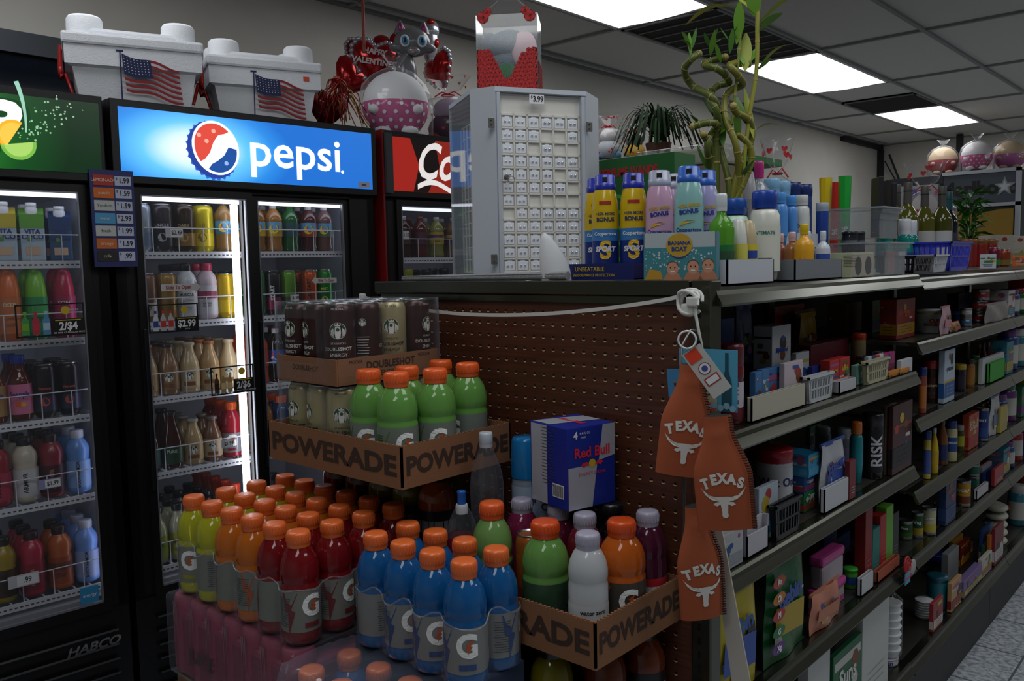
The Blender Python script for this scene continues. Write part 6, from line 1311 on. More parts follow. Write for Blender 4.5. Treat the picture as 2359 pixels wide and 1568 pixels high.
# green box of party wands, wrapped parcel, basket and plants farther back
x0_, y0_ = ony(1383, 1.82); x1_, y1_ = ony(1522, 1.82); hh = npx(292, (x1_, y1_, 1.4))
pk = MB(); pk.box(0, (x1_-x0_)+.06, 0, .10, 0, .30, mat('1f5a28', .4), .002); pk.text('PERFUME WANDS', .030, mat('a8242c', .5), x=.11, z=.262, y=.0012, bold=.04, sx=.72)
for k in range(5): pk.poly([(.0, .06+.04*k), (.22, .0+.04*k), (.22, .012+.04*k), (.0, .068+.04*k)], mat('3f9a38', .4), .0006)
single('green_box', pk, 'green printed box lettered PERFUME WANDS behind the sunscreens', 'box', (x0_-.02, y0_, TP))
pt = atY(1580, 400, 2.12); pw_ = MB(); pw_.box(-.12, .14, -.06, .06, 0, .29, mat('6a6152', .7), .004); 
single('cardboard_box', pw_, 'tall brown carton behind the pale sunscreens', 'box', (pt.x, pt.y, TP))
f = MB(); f.box(-.125, .145, -.065, .065, .292, .335, mat('8c8a80', .6), .006); f.box(-.13, .15, -.07, .07, .29, .345, FILM, .012); single('wrapped_parcel', f, 'flat parcel in crinkled clear plastic on the brown carton', 'parcel', (pt.x, pt.y, TP))
# ---- lucky bamboo in a glass vase
vx, vy = ony(1668, 1.67); lbm = empty('lucky_bamboo', 'tall lucky bamboo with curled green stalks and yellow-green leaves', 'plant', (vx, vy, TP))
BG = mat('4e5a1c', .4); BG2 = mat('6c6c20', .4); NODE = mat('9a8a4a', .6)
pv = Vector((vx, vy, 1.4)); K = dep(pv)/FPX; RH = Vector((cyw, syw, 0)); FH = Vector((-syw, cyw, 0))
def lp(px, py, d=0.): return RH*((px-1668)*K)+Vector((0, 0, (640-py)*K+.0))+FH*d
def stalk(pts, r, m, name='stalk'):
    # smooth the control points
    P = []
    n = len(pts)
    for i in range(n-1):
        p0, p1, p2, p3 = pts[max(i-1, 0)], pts[i], pts[i+1], pts[min(i+2, n-1)]
        for q in range(6):
            t = q/6; P.append(.5*((2*p1)+(p2-p0)*t+(2*p0-5*p1+4*p2-p3)*t*t+(3*p1-p0-3*p2+p3)*t**3))
    P.append(pts[-1]); mb = MB(); mb.tube(P, r, m, 10)
    for i in range(3, len(P)-1, 4): mb.tube([P[i]-(P[i+1]-P[i])*.12, P[i]+(P[i+1]-P[i])*.12], r*1.12, NODE, 10)
    mb.ball(tuple(P[-1]), r*1.05, NODE, 8, 6)
    return part(name, mb, lbm)
S = .0
stalk([lp(1655, 560), lp(1655, 470), lp(1640, 400, .01), lp(1625, 340, -.02), lp(1655, 290, .02), lp(1640, 245, -.02), lp(1600, 205, .02), lp(1578, 175, .0), lp(1590, 155, -.02), lp(1608, 142, -.01)], .0075, BG)
stalk([lp(1672, 560), lp(1680, 440), lp(1660, 330, .02), lp(1645, 270, -.02), lp(1632, 235, .0), lp(1660, 205, .03), lp(1685, 198, .02), lp(1650, 180, -.02), lp(1623, 165, -.0), lp(1640, 150, .03), lp(1675, 143, .02)], .0075, BG)
stalk([lp(1690, 560), lp(1700, 430), lp(1690, 350, -.02), lp(1670, 280, .0), lp(1680, 225, .02), lp(1715, 205, .02), lp(1690, 190, -.02), lp(1675, 172, -.02), lp(1700, 160, .01), lp(1728, 160, .02)], .0075, BG2)
stalk([lp(1665, 560), lp(1700, 400), lp(1735, 330, .02), lp(1725, 290, .0), lp(1690, 275, -.02), lp(1680, 262, -.03)], .0075, BG2)
stalk([lp(1650, 560), lp(1650, 400), lp(1648, 320, .0), lp(1645, 300, -.02), lp(1620, 298, -.03), lp(1590, 305, -.03)], .0075, BG)
stalk([lp(1640, 560), lp(1645, 420), lp(1640, 360), lp(1620, 330, -.02), lp(1612, 322, -.03)], .007, BG)
stalk([lp(1680, 560), lp(1690, 480), lp(1712, 430), lp(1730, 380), lp(1725, 345), lp(1700, 320)], .007, BG2)
stalk([lp(1700, 520), lp(1722, 300), lp(1740, 180), lp(1742, 60), lp(1748, 20)], .0045, mat('8a8a30', .5))
stalk([lp(1685, 300), lp(1700, 150), lp(1705, 60), lp(1702, 30)], .003, mat('6f7f30', .5))
def leaf(a, b, w, up, m):
    a, b = Vector(a), Vector(b); mb = MB(); n = 9; d = b-a; sd = d.cross(Vector((0, 0, 1))); sd = sd.normalized() if sd.length > 1e-4 else RH.copy()
    sd = (sd+RH*.6).normalized() if sd.dot(RH) >= 0 else (sd-RH*.6).normalized(); vs = []; fs = []
    for i in range(n+1):
        t = i/n; ww = 1.3*w*math.sin(PI*min(1, t*.97+.02))**.75; c = a+d*t+Vector((0, 0, up*math.sin(PI*t))); vs += [tuple(c-sd*ww), tuple(c-Vector((0, 0, ww*.3))), tuple(c+sd*ww)]
    for i in range(n):
        for k in (0, 1): fs.append((3*i+k, 3*i+k+1, 3*i+k+4, 3*i+k+3))
    mb.add(vs, fs, m, True); return part('leaf', mb, lbm)
Y1, Y2, G1, G2_ = mat('8f9a2a', .45), mat('a8a02c', .45), mat('5c8a26', .45), mat('3f6f22', .45)
for (x0_, y0_, x1_, y1_, w_, up, c_) in [(1742, 60, 1675, 0, .012, .01, Y1), (1742, 80, 1875, 8, .009, .02, Y1), (1695, 40, 1585, 70, .009, .02, Y2), (1735, 60, 1728, -10, .012, 0, G1), (1745, 30, 1765, -15, .010, 0, G1), (1748, 90, 1790, 60, .012, .005, G1), (1700, 110, 1698, 30, .009, 0, G1), (1715, 180, 1722, 90, .010, 0, Y1), (1742, 180, 1800, 128, .005, .01, Y1), (1695, 120, 1710, 50, .007, 0, G1),
    (1592, 142, 1590, 90, .004, 0, G1), (1592, 130, 1570, 92, .004, .005, G1), (1595, 128, 1605, 82, .004, 0, G2_), (1592, 120, 1568, 114, .003, 0, G1), (1636, 145, 1640, 95, .005, 0, G1), (1636, 128, 1618, 98, .004, 0, G2_), (1638, 120, 1665, 104, .004, 0, G2_), (1640, 115, 1652, 85, .004, 0, G2_),
    (1680, 140, 1684, 88, .005, 0, G2_), (1680, 115, 1660, 82, .004, 0, G2_), (1680, 110, 1700, 78, .004, 0, G2_), (1660, 160, 1645, 120, .004, 0, G1), (1712, 165, 1704, 120, .006, 0, G1), (1725, 160, 1745, 125, .007, 0, G1), (1742, 178, 1768, 155, .006, 0, G1),
    (1660, 300, 1620, 238, .010, .0, G2_), (1655, 320, 1700, 275, .008, 0, G1), (1720, 300, 1695, 222, .010, 0, G1), (1735, 330, 1718, 215, .008, 0, Y1), (1620, 300, 1588, 276, .004, 0, G2_), (1665, 345, 1668, 270, .007, 0, G2_), (1700, 330, 1690, 270, .006, 0, G1), (1740, 310, 1792, 302, .005, .008, Y1), (1630, 400, 1610, 340, .005, 0, G2_), (1700, 420, 1730, 380, .006, 0, G2_)]:
    leaf(lp(x0_, y0_), lp(x1_, y1_, random.uniform(-.03, .03)), w_, up, c_)
va = MB(); va.lathe([(.0, 0), (.026, 0), (.027, .01), (.026, .10), (.028, .14)], mat('b8c4c0', .04, a=.08), 20); o = part('glass_vase', va, lbm); o.location = (.0, 0, .0)
pb_ = MB(); rr = random.Random(5)
for k in range(60): a = rr.uniform(0, 6.3); q = rr.uniform(0, .02); pb_.ball((q*math.cos(a), q*math.sin(a), .008+rr.uniform(0, .05)), rr.uniform(.004, .007), mat(['6a6a62', '8a8678', '4a4a44'][k % 3], .5), 6, 4)
tag(part('pebbles', pb_, lbm), kind='stuff')
# ---- spider plant hanging over the far cooler row
def grassy(name, lab, px, py, Y, h, w_, n, col, pot):
    p = atY(px, py, Y); t = empty(name, lab, 'plant', tuple(p)); m = MB(); rr = random.Random(px)
    for k in range(n):
        a = rr.uniform(0, 2*PI); L = rr.uniform(.5, 1.)*w_; H_ = rr.uniform(.5, 1.)*h; c, s = math.cos(a), math.sin(a); pts = []
        for q in range(8): u = q/7; pts.append((c*L*u, s*L*u, H_*math.sin(min(PI, u*PI*.8))*1.0-h*.55*u*u*(L/w_)))
        ww = rr.uniform(.003, .006); vs = []; 
        for (x, y, z) in pts: vs += [(x-s*ww, y+c*ww, z), (x+s*ww, y-c*ww, z)]
        m.add(vs, [(2*i, 2*i+1, 2*i+3, 2*i+2) for i in range(7)], mat(col[k % len(col)], .85), True)
    part('foliage', m, t); q = MB(); q.lathe([(pot*.7, -pot*1.6), (pot, 0), (pot*.9, 0), (pot*.6, -.01)], mat('5a3a2a', .7), 16); part('pot', q, t); return p
zc = atX(1515, 360, -2.9)
grassy('spider_plant', 'dark green arching spider plant behind the sunscreen row', 1517, 330, 3.35, .2, .22, 110, ['1c3818', '24451c', '142a12'], .06)
pgr = atY(1517, 330, 3.35)
st_ = MB(); st_.box(-.14, .42, -.12, .16, -pgr.z, -.097, mat('1f2420', .6), .003); st_.box(-.17, .51, -.13, .17, -.140, -.110, mat('1f8a34', .5), .003)
single('display_stand', st_, 'dark floor display stand with green trim under the spider plant', 'display stand', tuple(pgr))
def gift(px, pyb, Y, h, w_, cols, lab, hearts=3):
    p = atY(px, pyb, Y); put('gift_bag', giftbag, (h, w_)+cols+(hearts,), tuple(p), lab, 'gift bag', face(p.x, p.y))
# long low case behind (third cooler row) carrying gift bags
for px, lab, cols, sd in ((1402, 'heart-print cellophane bag with white and blue plush right of the earring cabinet', ('b8bcc4', 'c4c0c4', '5a8aa8'), 4), (1462, 'heart-print cellophane bag with black and yellow plush', ('b08a1c', '3a2a2a', '24407a'), 6), (1262, 'pink-topped cellophane bag just behind the rose gift box', ('b08a90', 'b09aa0', '8a2a34'), 7)):
    q = atF(px, 350, 2.95); gift(px, 300 if px == 1262 else 345, 1, .27, .17, cols, lab, sd) if 0 else None
    s_ = sz(px, 1.93, 2.80); p = fr(s_, 2.80, FT+.001)
    if px == 1262: p = fr(s_, 2.86, FT+.001)
    put('gift_bag', giftbag, ((.24 if px != 1262 else .2), .17)+cols+(sd,), p, lab, 'gift bag', face(p.x, p.y))
# cooler cabinet that carries them, farther along the wall
cb_ = MB(); cb_.box(0, 1.55, 0, .7, 0, FT, mat('15161a', .5), .004); cb_.box(.03, 1.52, -.02, 0, FT-.22, FT-.02, mat('8a1c18', .4)); cb_.box(.04, 1.5, -.012, 0, .3, FT-.27, mat('1d2228', .15))
single('upright_cooler', cb_, 'dark upright cooler beyond the red-signed one, mostly hidden by the shelving', 'cooler', fr(2.78, FD+.02), (0, 0, PI/2-FA))
# ================================================================ TOILETRIES ON THE TOP SHELF
T1 = 1.3765
def tb(name, kind, args, px, X, lab, cat, rot=0., z=T1, group=None, py=600):
    p = atX(px, py, X); return put(name, kind, args, (p.x, p.y, z), lab, cat, face(p.x, p.y)+rot, group)
def boxY(px0, px1, X): a, b = atX(px0, 620, X), atX(px1, 620, X); return a.y, b.y
def traybox(px0, px1, X, wx, h, c, lab, cut=0., name='display_tray', z=T1, fn=tray):
    y0, y1 = boxY(px0, px1, X); args = (round(wx, 3), round(y1-y0, 3), round(h, 3), c, cut) if fn is tray else ((round(wx, 3), round(y1-y0, 3), round(h, 3)) if fn is bin_ else (round(wx, 3), round(y1-y0, 3), round(h, 3), c))
    put(name, fn, args, (X-wx/2, (y0+y1)/2, z), lab, 'tray' if fn is tray else ('bin' if fn is bin_ else 'basket')); return y0, y1
XF = PX-.02
traybox(1676, 1783, XF, .13, .046, 'b8bcc6', 'white cardboard tray at the near end of the top shelf')
tb('gel_bottle', bottle, ('cap2', .165, .024, '6ab43c', 'c8ccd0', '1f6a3a', .08, .42, 'st:2a4a34', 'c'), 1662, XF-.036, 'bright green gel bottle with yellow and white pump cap', 'bottle', z=T1+.004)
tb('lotion_bottle', bottle, ('lotion', .165, .03, 'a8c8b4', '1c4a9a', 'a8c8b4', .1, .5, '', 'p'), 1701, XF-.075, 'pale green lotion bottle with blue cap behind the cream tubes', 'bottle', z=T1+.004)
tb('lotion_bottle', bottle, ('lotion', .18, .031, 'c9cabf', '1c3f9a', 'c9cabf', .1, .6, 'T:INTIMATE:.010:2a6a5a:.85', 'p'), 1751, XF-.045, 'tall cream lotion bottle with royal blue cap', 'bottle', z=T1+.004)
tb('cream_tube', bottle, ('cone', .12, .017, 'c8c06a', 'c4c6c0', 'c8c25a', .1, .6, '', 'p'), 1703, XF-.028, 'yellow and white cream tube left of the blue-labelled one', 'tube', z=T1+.004)
tb('cream_tube', bottle, ('cone', .118, .017, 'c4b43c', 'b0a080', 'c8b83a', .1, .6, 'st:24409a', 'p'), 1722, XF-.026, 'yellow cream tube with blue label', 'tube', z=T1+.004)
traybox(1832, 1940, XF, .12, .044, '6c7076', 'grey cardboard tray holding the baby oils')
for px, X, a, lab in ((1803, XF-.10, ('cap2', .10, .018, 'b06a5a', 'c8a4a4', '', 0, 0, '', 'c'), 'pink baby oil bottle at the left'), (1826, XF-.07, ('cap2', .102, .019, 'b87a4a', 'c8a4a4', 'b06a5a', .1, .4, '', 'c'), 'amber baby oil bottle with pale pink cap'), (1845, XF-.045, ('cap2', .118, .021, 'd0961c', 'c8a81c', 'd0961c', .1, .5, 'T:baby:.010:c85a3c:.6', 'p'), 'golden baby shampoo bottle'), (1868, XF-.07, ('cap2', .105, .016, 'b8c0cc', 'c0c8d4', 'c0c4cc', .1, .6, 'st:2a4a9a', 'p'), 'white baby powder bottle, left one'), (1888, XF-.05, ('cap2', .105, .016, 'b8c0cc', 'c0c8d4', 'c0c4cc', .1, .6, 'st:2a4a9a', 'p'), 'white baby powder bottle, right one')):
    tb('baby_oil_bottle', bottle, a, px, X, lab, 'bottle', z=T1+.004)
# raised shelf with deodorants
RZ = .075
y0, y1 = boxY(1712, 1925, XF-.14); rs_ = MB(); rm = mat('b4b8c0', .5); rs_.box(-.14, .045, y0-.01, y1-.02, RZ-.002, RZ, rm); rs_.box(.043, .045, y0-.01, y1-.02, RZ-.002, RZ+.035, rm)
for y_ in (y0-.015, y1-.025): 
    for x_ in (-.135, .04): rs_.box(x_-.002, x_+.002, y_-.002, y_+.002, 0, RZ, rm)
single('riser_shelf', rs_, 'white raised wire shelf lifting the deodorants above the baby oils', 'riser', (XF-.20, 0, T1))
ZR = T1+RZ+.0005
for px, X, nm, a, lab in (
  (1720, XF-.20, 'cream_tube', ('cone', .185, .026, '8a8a92', '9a9aa0', '8a8a92', .2, .6, 'V:lotion:.014:4a4a54', 'p'), 'large silver-grey squeeze tube behind the pink spray'),
  (1745, XF-.195, 'spray_bottle', ('cap2', .205, .027, '8c929c', 'b02a78', '8c929c', .1, .45, 'st:2a4a8a', 'g'), 'silver spray bottle with magenta pump top')):
    tb(nm, bottle, a, px, X, lab, 'bottle', z=ZR)
for px, X, nm, a, lab in (
  (1778, XF-.24, 'hairspray_can', ('tub', .178, .020, '6a9ac4', '7aa8cc', '', 0, 0, '', 'p'), 'tall pale blue can at the back, left one'),
  (1800, XF-.24, 'hairspray_can', ('tub', .175, .021, '6a9ac4', '7aa8cc', '', 0, 0, '', 'p'), 'tall pale blue can at the back, right one'),
  (1827, XF-.24, 'deodorant_can', ('tub', .175, .024, '1c3470', '1a2e68', '', 0, 0, '', 'p'), 'navy deodorant can at the back, left one'),
  (1857, XF-.22, 'deodorant_can', ('tub', .172, .025, '1c3470', '1a2e68', '24407a', .1, .5, 'T:nivea:.01:b8bcc8:.7', 'p'), 'navy deodorant can with round emblem')):
    tb(nm, bottle, a, px, X, lab, 'can', z=T1+RZ+.0005)
for px, X, nm, a, lab in (
  (1795, XF-.16, 'deodorant_stick', ('lotion', .13, .019, '4a88d0', '4a90d8', '4a88d0', .2, .6, '', 'p'), 'sky blue deodorant stick, wider left one'),
  (1822, XF-.165, 'deodorant_stick', ('lotion', .127, .015, '4a88d0', '4a90d8', '', 0, 0, '', 'p'), 'sky blue deodorant stick, narrow right one'),
  (1846, XF-.16, 'deodorant_stick', ('lotion', .13, .019, 'c0c2c0', 'c0c2c0', 'c0c2c0', .1, .6, 'T:Dove:.011:2a3a6a:.6', 'p'), 'white deodorant stick with green leaf mark'),
  (1893, XF-.15, 'deodorant_stick', ('tub', .115, .0155, '1c3a8a', '9aa4b4', '', 0, 0, '', 'p'), 'small blue deodorant with frosted cap')):
    tb(nm, bottle, a, px, X, lab, 'deodorant', z=T1+RZ+.0005)
def tallcup(c, h, r, r2): m = MB(); m.lathe([(r2, 0), (r2*1.02, .003), (r2*1.5, h*.12), (r*.72, h*.3), (r, h), (r*.95, h), (r*.7, h*.35)], plas(c), 8, smooth=False); m.text('96', h*.07, WHT, z=h*.45, R=r*.8, bold=.03, rot=-PI/2, y=.003); return [('cup', m)]
for px, c, h, X, lab in ((1900, 'd0b41c', .29, XF-.30, 'yellow tall novelty cup'), (1921, 'b0281c', .29, XF-.34, 'red tall novelty cup between the yellow and green ones'), (1944, '1c9a38', .29, XF-.24, 'bright green tall novelty cup, the highest')):
    tb('novelty_cup', tallcup, (c, h, .019, .012), px, X, lab, 'cup', z=T1+.0005)
# cream carton with two round windows
y0, y1 = boxY(1962, 2012, XF); cc_ = MB(); cm = mat('a0a488', .6); W_ = y1-y0
cc_.box(-.10, 0, -W_/2, W_/2, 0, .058, cm, .001); cc_.M = Matrix.Rotation(PI/2, 4, 'Z'); cc_.rect(-W_/2+.001, W_/2-.001, .002, .055, mat('9a948a', .6), .0006, n=1); cc_.disc(.021, mat('5a5c60', .3, m=.5), -W_*.22, .027, .001, rz=.022); cc_.disc(.021, mat('5a5c60', .3, m=.5), W_*.24, .027, .001, rz=.022); cc_.M = Matrix(); lines(cc_, None, .05, 8, .04, mat('5a5a48', .5), y=W_/2+.001)
single('carton', cc_, 'pale green carton with two round tins showing in its side', 'carton', (XF, (y0+y1)/2, T1))
traybox(2045, 2096, XF-.0, .20, .085, '', 'lower clear plastic bin with pink and blue packets', 0, 'clear_bin', T1, bin_)
y0, y1 = boxY(2045, 2096, XF); ym = (y0+y1)/2
traybox(2030, 2075, XF-.06, .17, .085, '', 'upper clear plastic bin holding black sunglass cases', 0, 'clear_bin', T1+.098, bin_)
sp = MB(); sp.box(XF-.19, XF-.06, 0, .004, 0, .0, rm); 
for i in range(3): tb('sunglass_pack', pkg, (.012, .07, .165, '0f0f14', '', '', 'd8d8d8'), 2018+16*i, XF-.10-.02*i, 'black glossy sunglass pack, %s in the upper bin' % ORD[i], 'pack', .3, T1+.101)
for i in range(2): tb('black_jar', bottle, ('tub', .056, .020, '1a1c22', '15161c', '1c1e26', .1, .7, 'st:5a5c64', 'g'), 1957+24*i, XF-.115, 'small black cosmetic jar, '+['left one', 'right one'][i], 'jar', z=T1+.0605)
sb = MB(); sb.box(-.03, .03, -.04, .035, 0, .06, mat('2a3440', .3), .003); p = atX(1945, 600, XF-.115); single('dark_carton', sb, 'dark carton under the black jars', 'carton', (p.x, p.y+.01, T1))
for i in range(3): tb('candy_packet', pkg, (.02, .05, .06, ['8a3a34', '3a5a9a', 'b4bac8'][i], '', '', 'd8d8d8'), 2048+9*i, XF-.07-.035*i, ['pink-red', 'blue', 'white'][i]+' packet inside the lower clear bin', 'packet', .2, T1+.003)
# wine bottles and mouthwash
for px, X, c, cap, lb_, lab in ((2066, -1.02, '5a5a1c', '4a4844', '', 'green wine bottle behind the clear bins, farthest left'), (2085, -.98, '5a5a1c', '4a4844', '', 'green wine bottle with grey cap, second from left'), (2128, -.98, '5a5a1c', '4a4844', 'b0b0b0', 'green wine bottle with grey cap and white label, in the middle'), (2166, -.94, '4a4c18', '4a4844', 'b4b6bc', 'green wine bottle with large white label, fourth from left'), (2194, -.98, '10141c', '0f4a54', '3a3c48', 'dark wine bottle with teal cap, rightmost')):
    tb('wine_bottle', bottle, ('wine', .305, .037, c, cap, lb_, .12, .46, '', 'l'), px, X, lab, 'wine bottle', .4, T1)
for i, (px, X) in enumerate(((2065, XF-.14), (2092, XF-.13), (2123, XF-.12))): tb('mouthwash_bottle', bottle, ('mw', .165, .026, '1c9a94', 'c0c4cc', '1c3a78', .1, .36, 'st:8a2a3a', 'c'), px, X, 'teal mouthwash bottle with white cap, '+['left', 'middle', 'right'][i]+' of three', 'bottle')
traybox(2106, 2150, XF, .10, .048, '16161a', 'black slotted plastic basket on the top shelf', 0, 'basket', T1, basket)
traybox(2152, 2184, XF-.005, .10, .05, 'b8bcc4', 'white slotted plastic basket between the black and blue ones', 0, 'basket', T1, basket)
traybox(2190, 2238, XF-.01, .125, .09, '3038b8', 'tall royal blue slotted basket', 0, 'basket', T1, basket)
for i in range(4): tb('spice_jar', bottle, ('tub', .115, .024, '8a1c18', '8a5a34', '8a1c18', .05, .75, ['', '', '', 'T:OLD:.02:b8981c:.7'][i], 'p'), 2210+24*i, XF-.22+.02*i, 'red jar with cork-brown lid, %s from left' % ORD[i], 'jar', z=T1)
for i, px in enumerate((2240, 2270)): tb('white_box', pkg, (.05, .10, .05, 'b0b8c0', '', 'Break The Habit', '1c4a7a'), px+6, XF-.03, 'small white box with blue print, '+['left one', 'right one'][i], 'box', 0, T1) if i else None
tb('energy_can', can, (.075, .02, '6a1c34', '2a7a34', ''), 2290, XF-.04, 'small dark red and green can near the white box', 'can'); tb('snack_can', can, (.07, .024, '8a3a20', '7a6a34', ''), 2312, XF-.05, 'small brown picture can', 'can')
tb('orange_box', pkg, (.06, .12, .04, 'd8651c', '', '8', 'b8b8a8'), 2352, XF-.04, 'bright orange box at the right edge of the top shelf', 'box')
for i, px in enumerate((2285, 2322)): tb('napkin_stack', pkg, (.12, .12, .15, 'b8b4aa', 'a8925a', '', 'b0b0a8'), px+8, -1.10, 'wrapped stack of white napkins, '+['left', 'right'][i]+' one', 'napkins', .5, T1)
bg_ = atX(2130, 480, -1.28); put('gift_bag', giftbag, (.50, .26, 'c8b8bc', 'c8c0c4', 'b8384a', 11), (bg_.x, bg_.y, T1), 'tall heart-print cellophane bag behind the wine bottles', 'gift bag', .4)
bg_ = atX(1790, 480, -1.35); put('gift_bag', giftbag, (.48, .16, '2a5a34', '8a7a2a', 'a8242c', 12), (bg_.x, bg_.y, T1), 'heart-print cellophane bag with gold and green filling behind the deodorants', 'gift bag', .4)
p = atX(2232, 560, -1.36); lf = empty('leafy_plant', 'green leafy potted plant behind the wine bottles', 'plant', (p.x, p.y, T1)); m = MB(); rr = random.Random(31)
for k in range(210):
    a = rr.uniform(0, 6.28); z_ = rr.uniform(.04, .42); L = rr.uniform(.07, .17); c, s = math.cos(a), math.sin(a); b0 = Vector((.02*c, .02*s, z_)); b1 = Vector((c*L, s*L, z_+rr.uniform(-.06, .06))); sd = Vector((-s, c, 0))*rr.uniform(.009, .016); mi_ = (b0+b1)/2+Vector((0, 0, .015))
    m.add([b0, mi_-sd, b1, mi_+sd], [(0, 1, 2, 3)], mat(['2f6a1c', '3f8026', '24561a'][k % 3], .45))
for k in range(5): m.tube([(0, 0, 0), (.01*k-.02, .01, .2), (.02*k-.04, .0, .38)], .003, mat('3a6a24', .5), 5)
part('foliage', m, lf); q = MB(); q.lathe([(.04, 0), (.05, .07), (.045, .07)], mat('6a4a34', .7), 14); part('pot', q, lf)
# ================================================================ FAR COUNTER DISPLAY
DY = 8.6
def dpx(px, py): return atY(px, py, DY)
a = dpx(2196, 388); b = dpx(2355, 384); zt = b.z; sx0, sx1 = dpx(2042, 430).x, b.x
dd = empty('cigarette_rack', 'black and silver counter rack with a lettered header sign', 'display rack', (sx0, DY, 0))
W_ = sx1-sx0; m = MB(); AL = mat('a4aab2', .5)
m.box(0, W_, 0, .5, 0, zt-.02, mat('1d1f24', .6)); m.box(W_-.04, W_, -.03, 0, .6, zt, AL); m.box(W_*.44, W_, -.03, 0, zt-.03, zt, AL); m.box(W_*.44, W_, -.03, 0, zt-.33, zt-.30, AL); part('rack_frame', m, dd)
m = MB(); m.M = Matrix.Translation((0, -.005, 0)); m.rect(W_*.45, W_-.04, zt-.30, zt-.03, mat('3a424e', .4), .003, n=1); m.text('Marlboro', .17, BLK, x=W_*.70, z=zt-.165, y=.005, bold=.04); star = [(.09*(1 if k % 2 == 0 else .42)*math.sin(k*PI/5), .09*(1 if k % 2 == 0 else .42)*math.cos(k*PI/5)) for k in range(10)]; m.poly(star, mat('8a8e94', .4), .007, x=W_-.13, z=zt-.16); m.poly([(x*.6, z*.6) for x, z in star], mat('b8bcc2', .4), .009, x=W_-.13, z=zt-.16); m.M = Matrix(); part('header_sign', m, dd)
m = MB(); m.box(W_*.52, W_-.05, -.06, -.01, .7, zt-.36, mat('8a6a1c', .6)); part('yellow_panel', m, dd)
m = MB(); m.box(.0, W_*.42, -.06, -.01, .9, zt-.10, mat('8f9296', .6)); m.M = Matrix.Translation((0, -.06, 0)); rr = random.Random(12)
for k in range(26): x_, z_ = rr.uniform(.03, W_*.4), rr.uniform(1.3, zt-.16); m.rect(x_, x_+rr.uniform(.03, .1), z_, z_+rr.uniform(.02, .06), mat(['a02a34', 'b03a5a', '3a4a9a', 'b8a02a', '2a2a34', 'b8bcc4'][k % 6], .5), .001+.0002*k, n=1)
m.M = Matrix(); part('poster_panel', m, dd)
for px, pb, a_, lab in ((2172, 396, ('c0a888', '9a2a34', 0), 'round tan plush with red trousers on the far rack, left of three'), (2249, 390, ('c8c4c8', 'c04a80', 1), 'round white plush with pink polka dots on the far rack, middle'), (2326, 385, ('b8a080', 'b0589a', 0), 'round tan plush in pink on the far rack, right of three')):
    yy_ = DY+(.10 if px == 2249 else .28); p = atY(px, 388, yy_); put('wrapped_plush', plush, (.13, a_[0], a_[1], a_[2], px), (p.x, yy_, zt+.0005), lab, 'plush toy', face(p.x, DY))
# ================================================================ GOODS ON THE SHELVES FACING THE AISLE
def g_at(px, y, off): return atX(px, y, PX-.012-off)
def shelf_z(u, l): return LEV[u][l]+.0005
NIDX = {}
def rnd(kind_name, fn, a, u, l, px0, px1, ytop, off, lab, cat, rot=0., stack=0., hmax=None):
    """round goods: apparent width and height in the photo give diameter and height"""
    z = shelf_z(u, l)+stack; py = ytop+40
    p = atX((px0+px1)/2, py, PX-.012-off); w_ = (px1-px0)*dep(p)/FPX; r = w_/2
    p = atX((px0+px1)/2, py, PX-.012-off-r); r = (px1-px0)*dep(p)/FPX/2
    d = ray((px0+px1)/2, ytop); t = p.x/d.x; top = EYE+d.z*(p.y/d.y)
    h = top-z; lim = (LEV[u][l-1]-.012 if l else 9)-z-stack*0
    h = max(.02, min(h, lim-.006, hmax or 9))
    p.y = min(max(p.y, YB[u]+r*1.05+.006), YB[u+1]-r*1.05-.008)
    args = (a[0], round(h, 3), round(r, 4))+a[1:] if fn is bottle else (round(h, 3), round(r, 4))+a
    return put(kind_name, fn, args, (p.x, p.y, z), lab, cat, face(p.x, p.y)+rot)
def bxx(kind_name, fn, a, u, l, pxL, pxC, pxR, ytop, off, lab, cat, stack=0., rot=0., dmin=.012, wmax=.30, fill=0.):
    """boxes: left edge, near vertical corner, right edge in the photo"""
    z = shelf_z(u, l)+stack; X = PX-.012-off; py = ytop+30
    c = atX(pxC, py, X); e_ = atX(pxR, py, X); ly = max(dmin, e_.y-c.y); lf = atY(pxL, py, c.y); wx = min(wmax, max(dmin, X-lf.x), X-MIDX-.05)
    d = ray(pxC, ytop); top = EYE+d.z*(c.y/d.y); lim = (LEV[u][l-1]-.012 if l else 9)-z
    h = max(.015, min(top-z, lim-.006))
    if fn is bag: args = (round(ly, 3), round(wx, 3), round(h*.96, 3))+a; rz = PI/2+rot
    elif fn is bin_: args = (round(wx, 3), round(ly, 3), round(h, 3)); rz = rot
    else: args = (round(wx, 3), round(ly, 3), round(h, 3))+a; rz = rot
    return put(kind_name, fn, args, (X-wx/2, min(max(c.y+ly/2, YB[u]+ly/2+.004), YB[u+1]-ly/2-.006), z), lab, cat, rz)
Bt = bottle
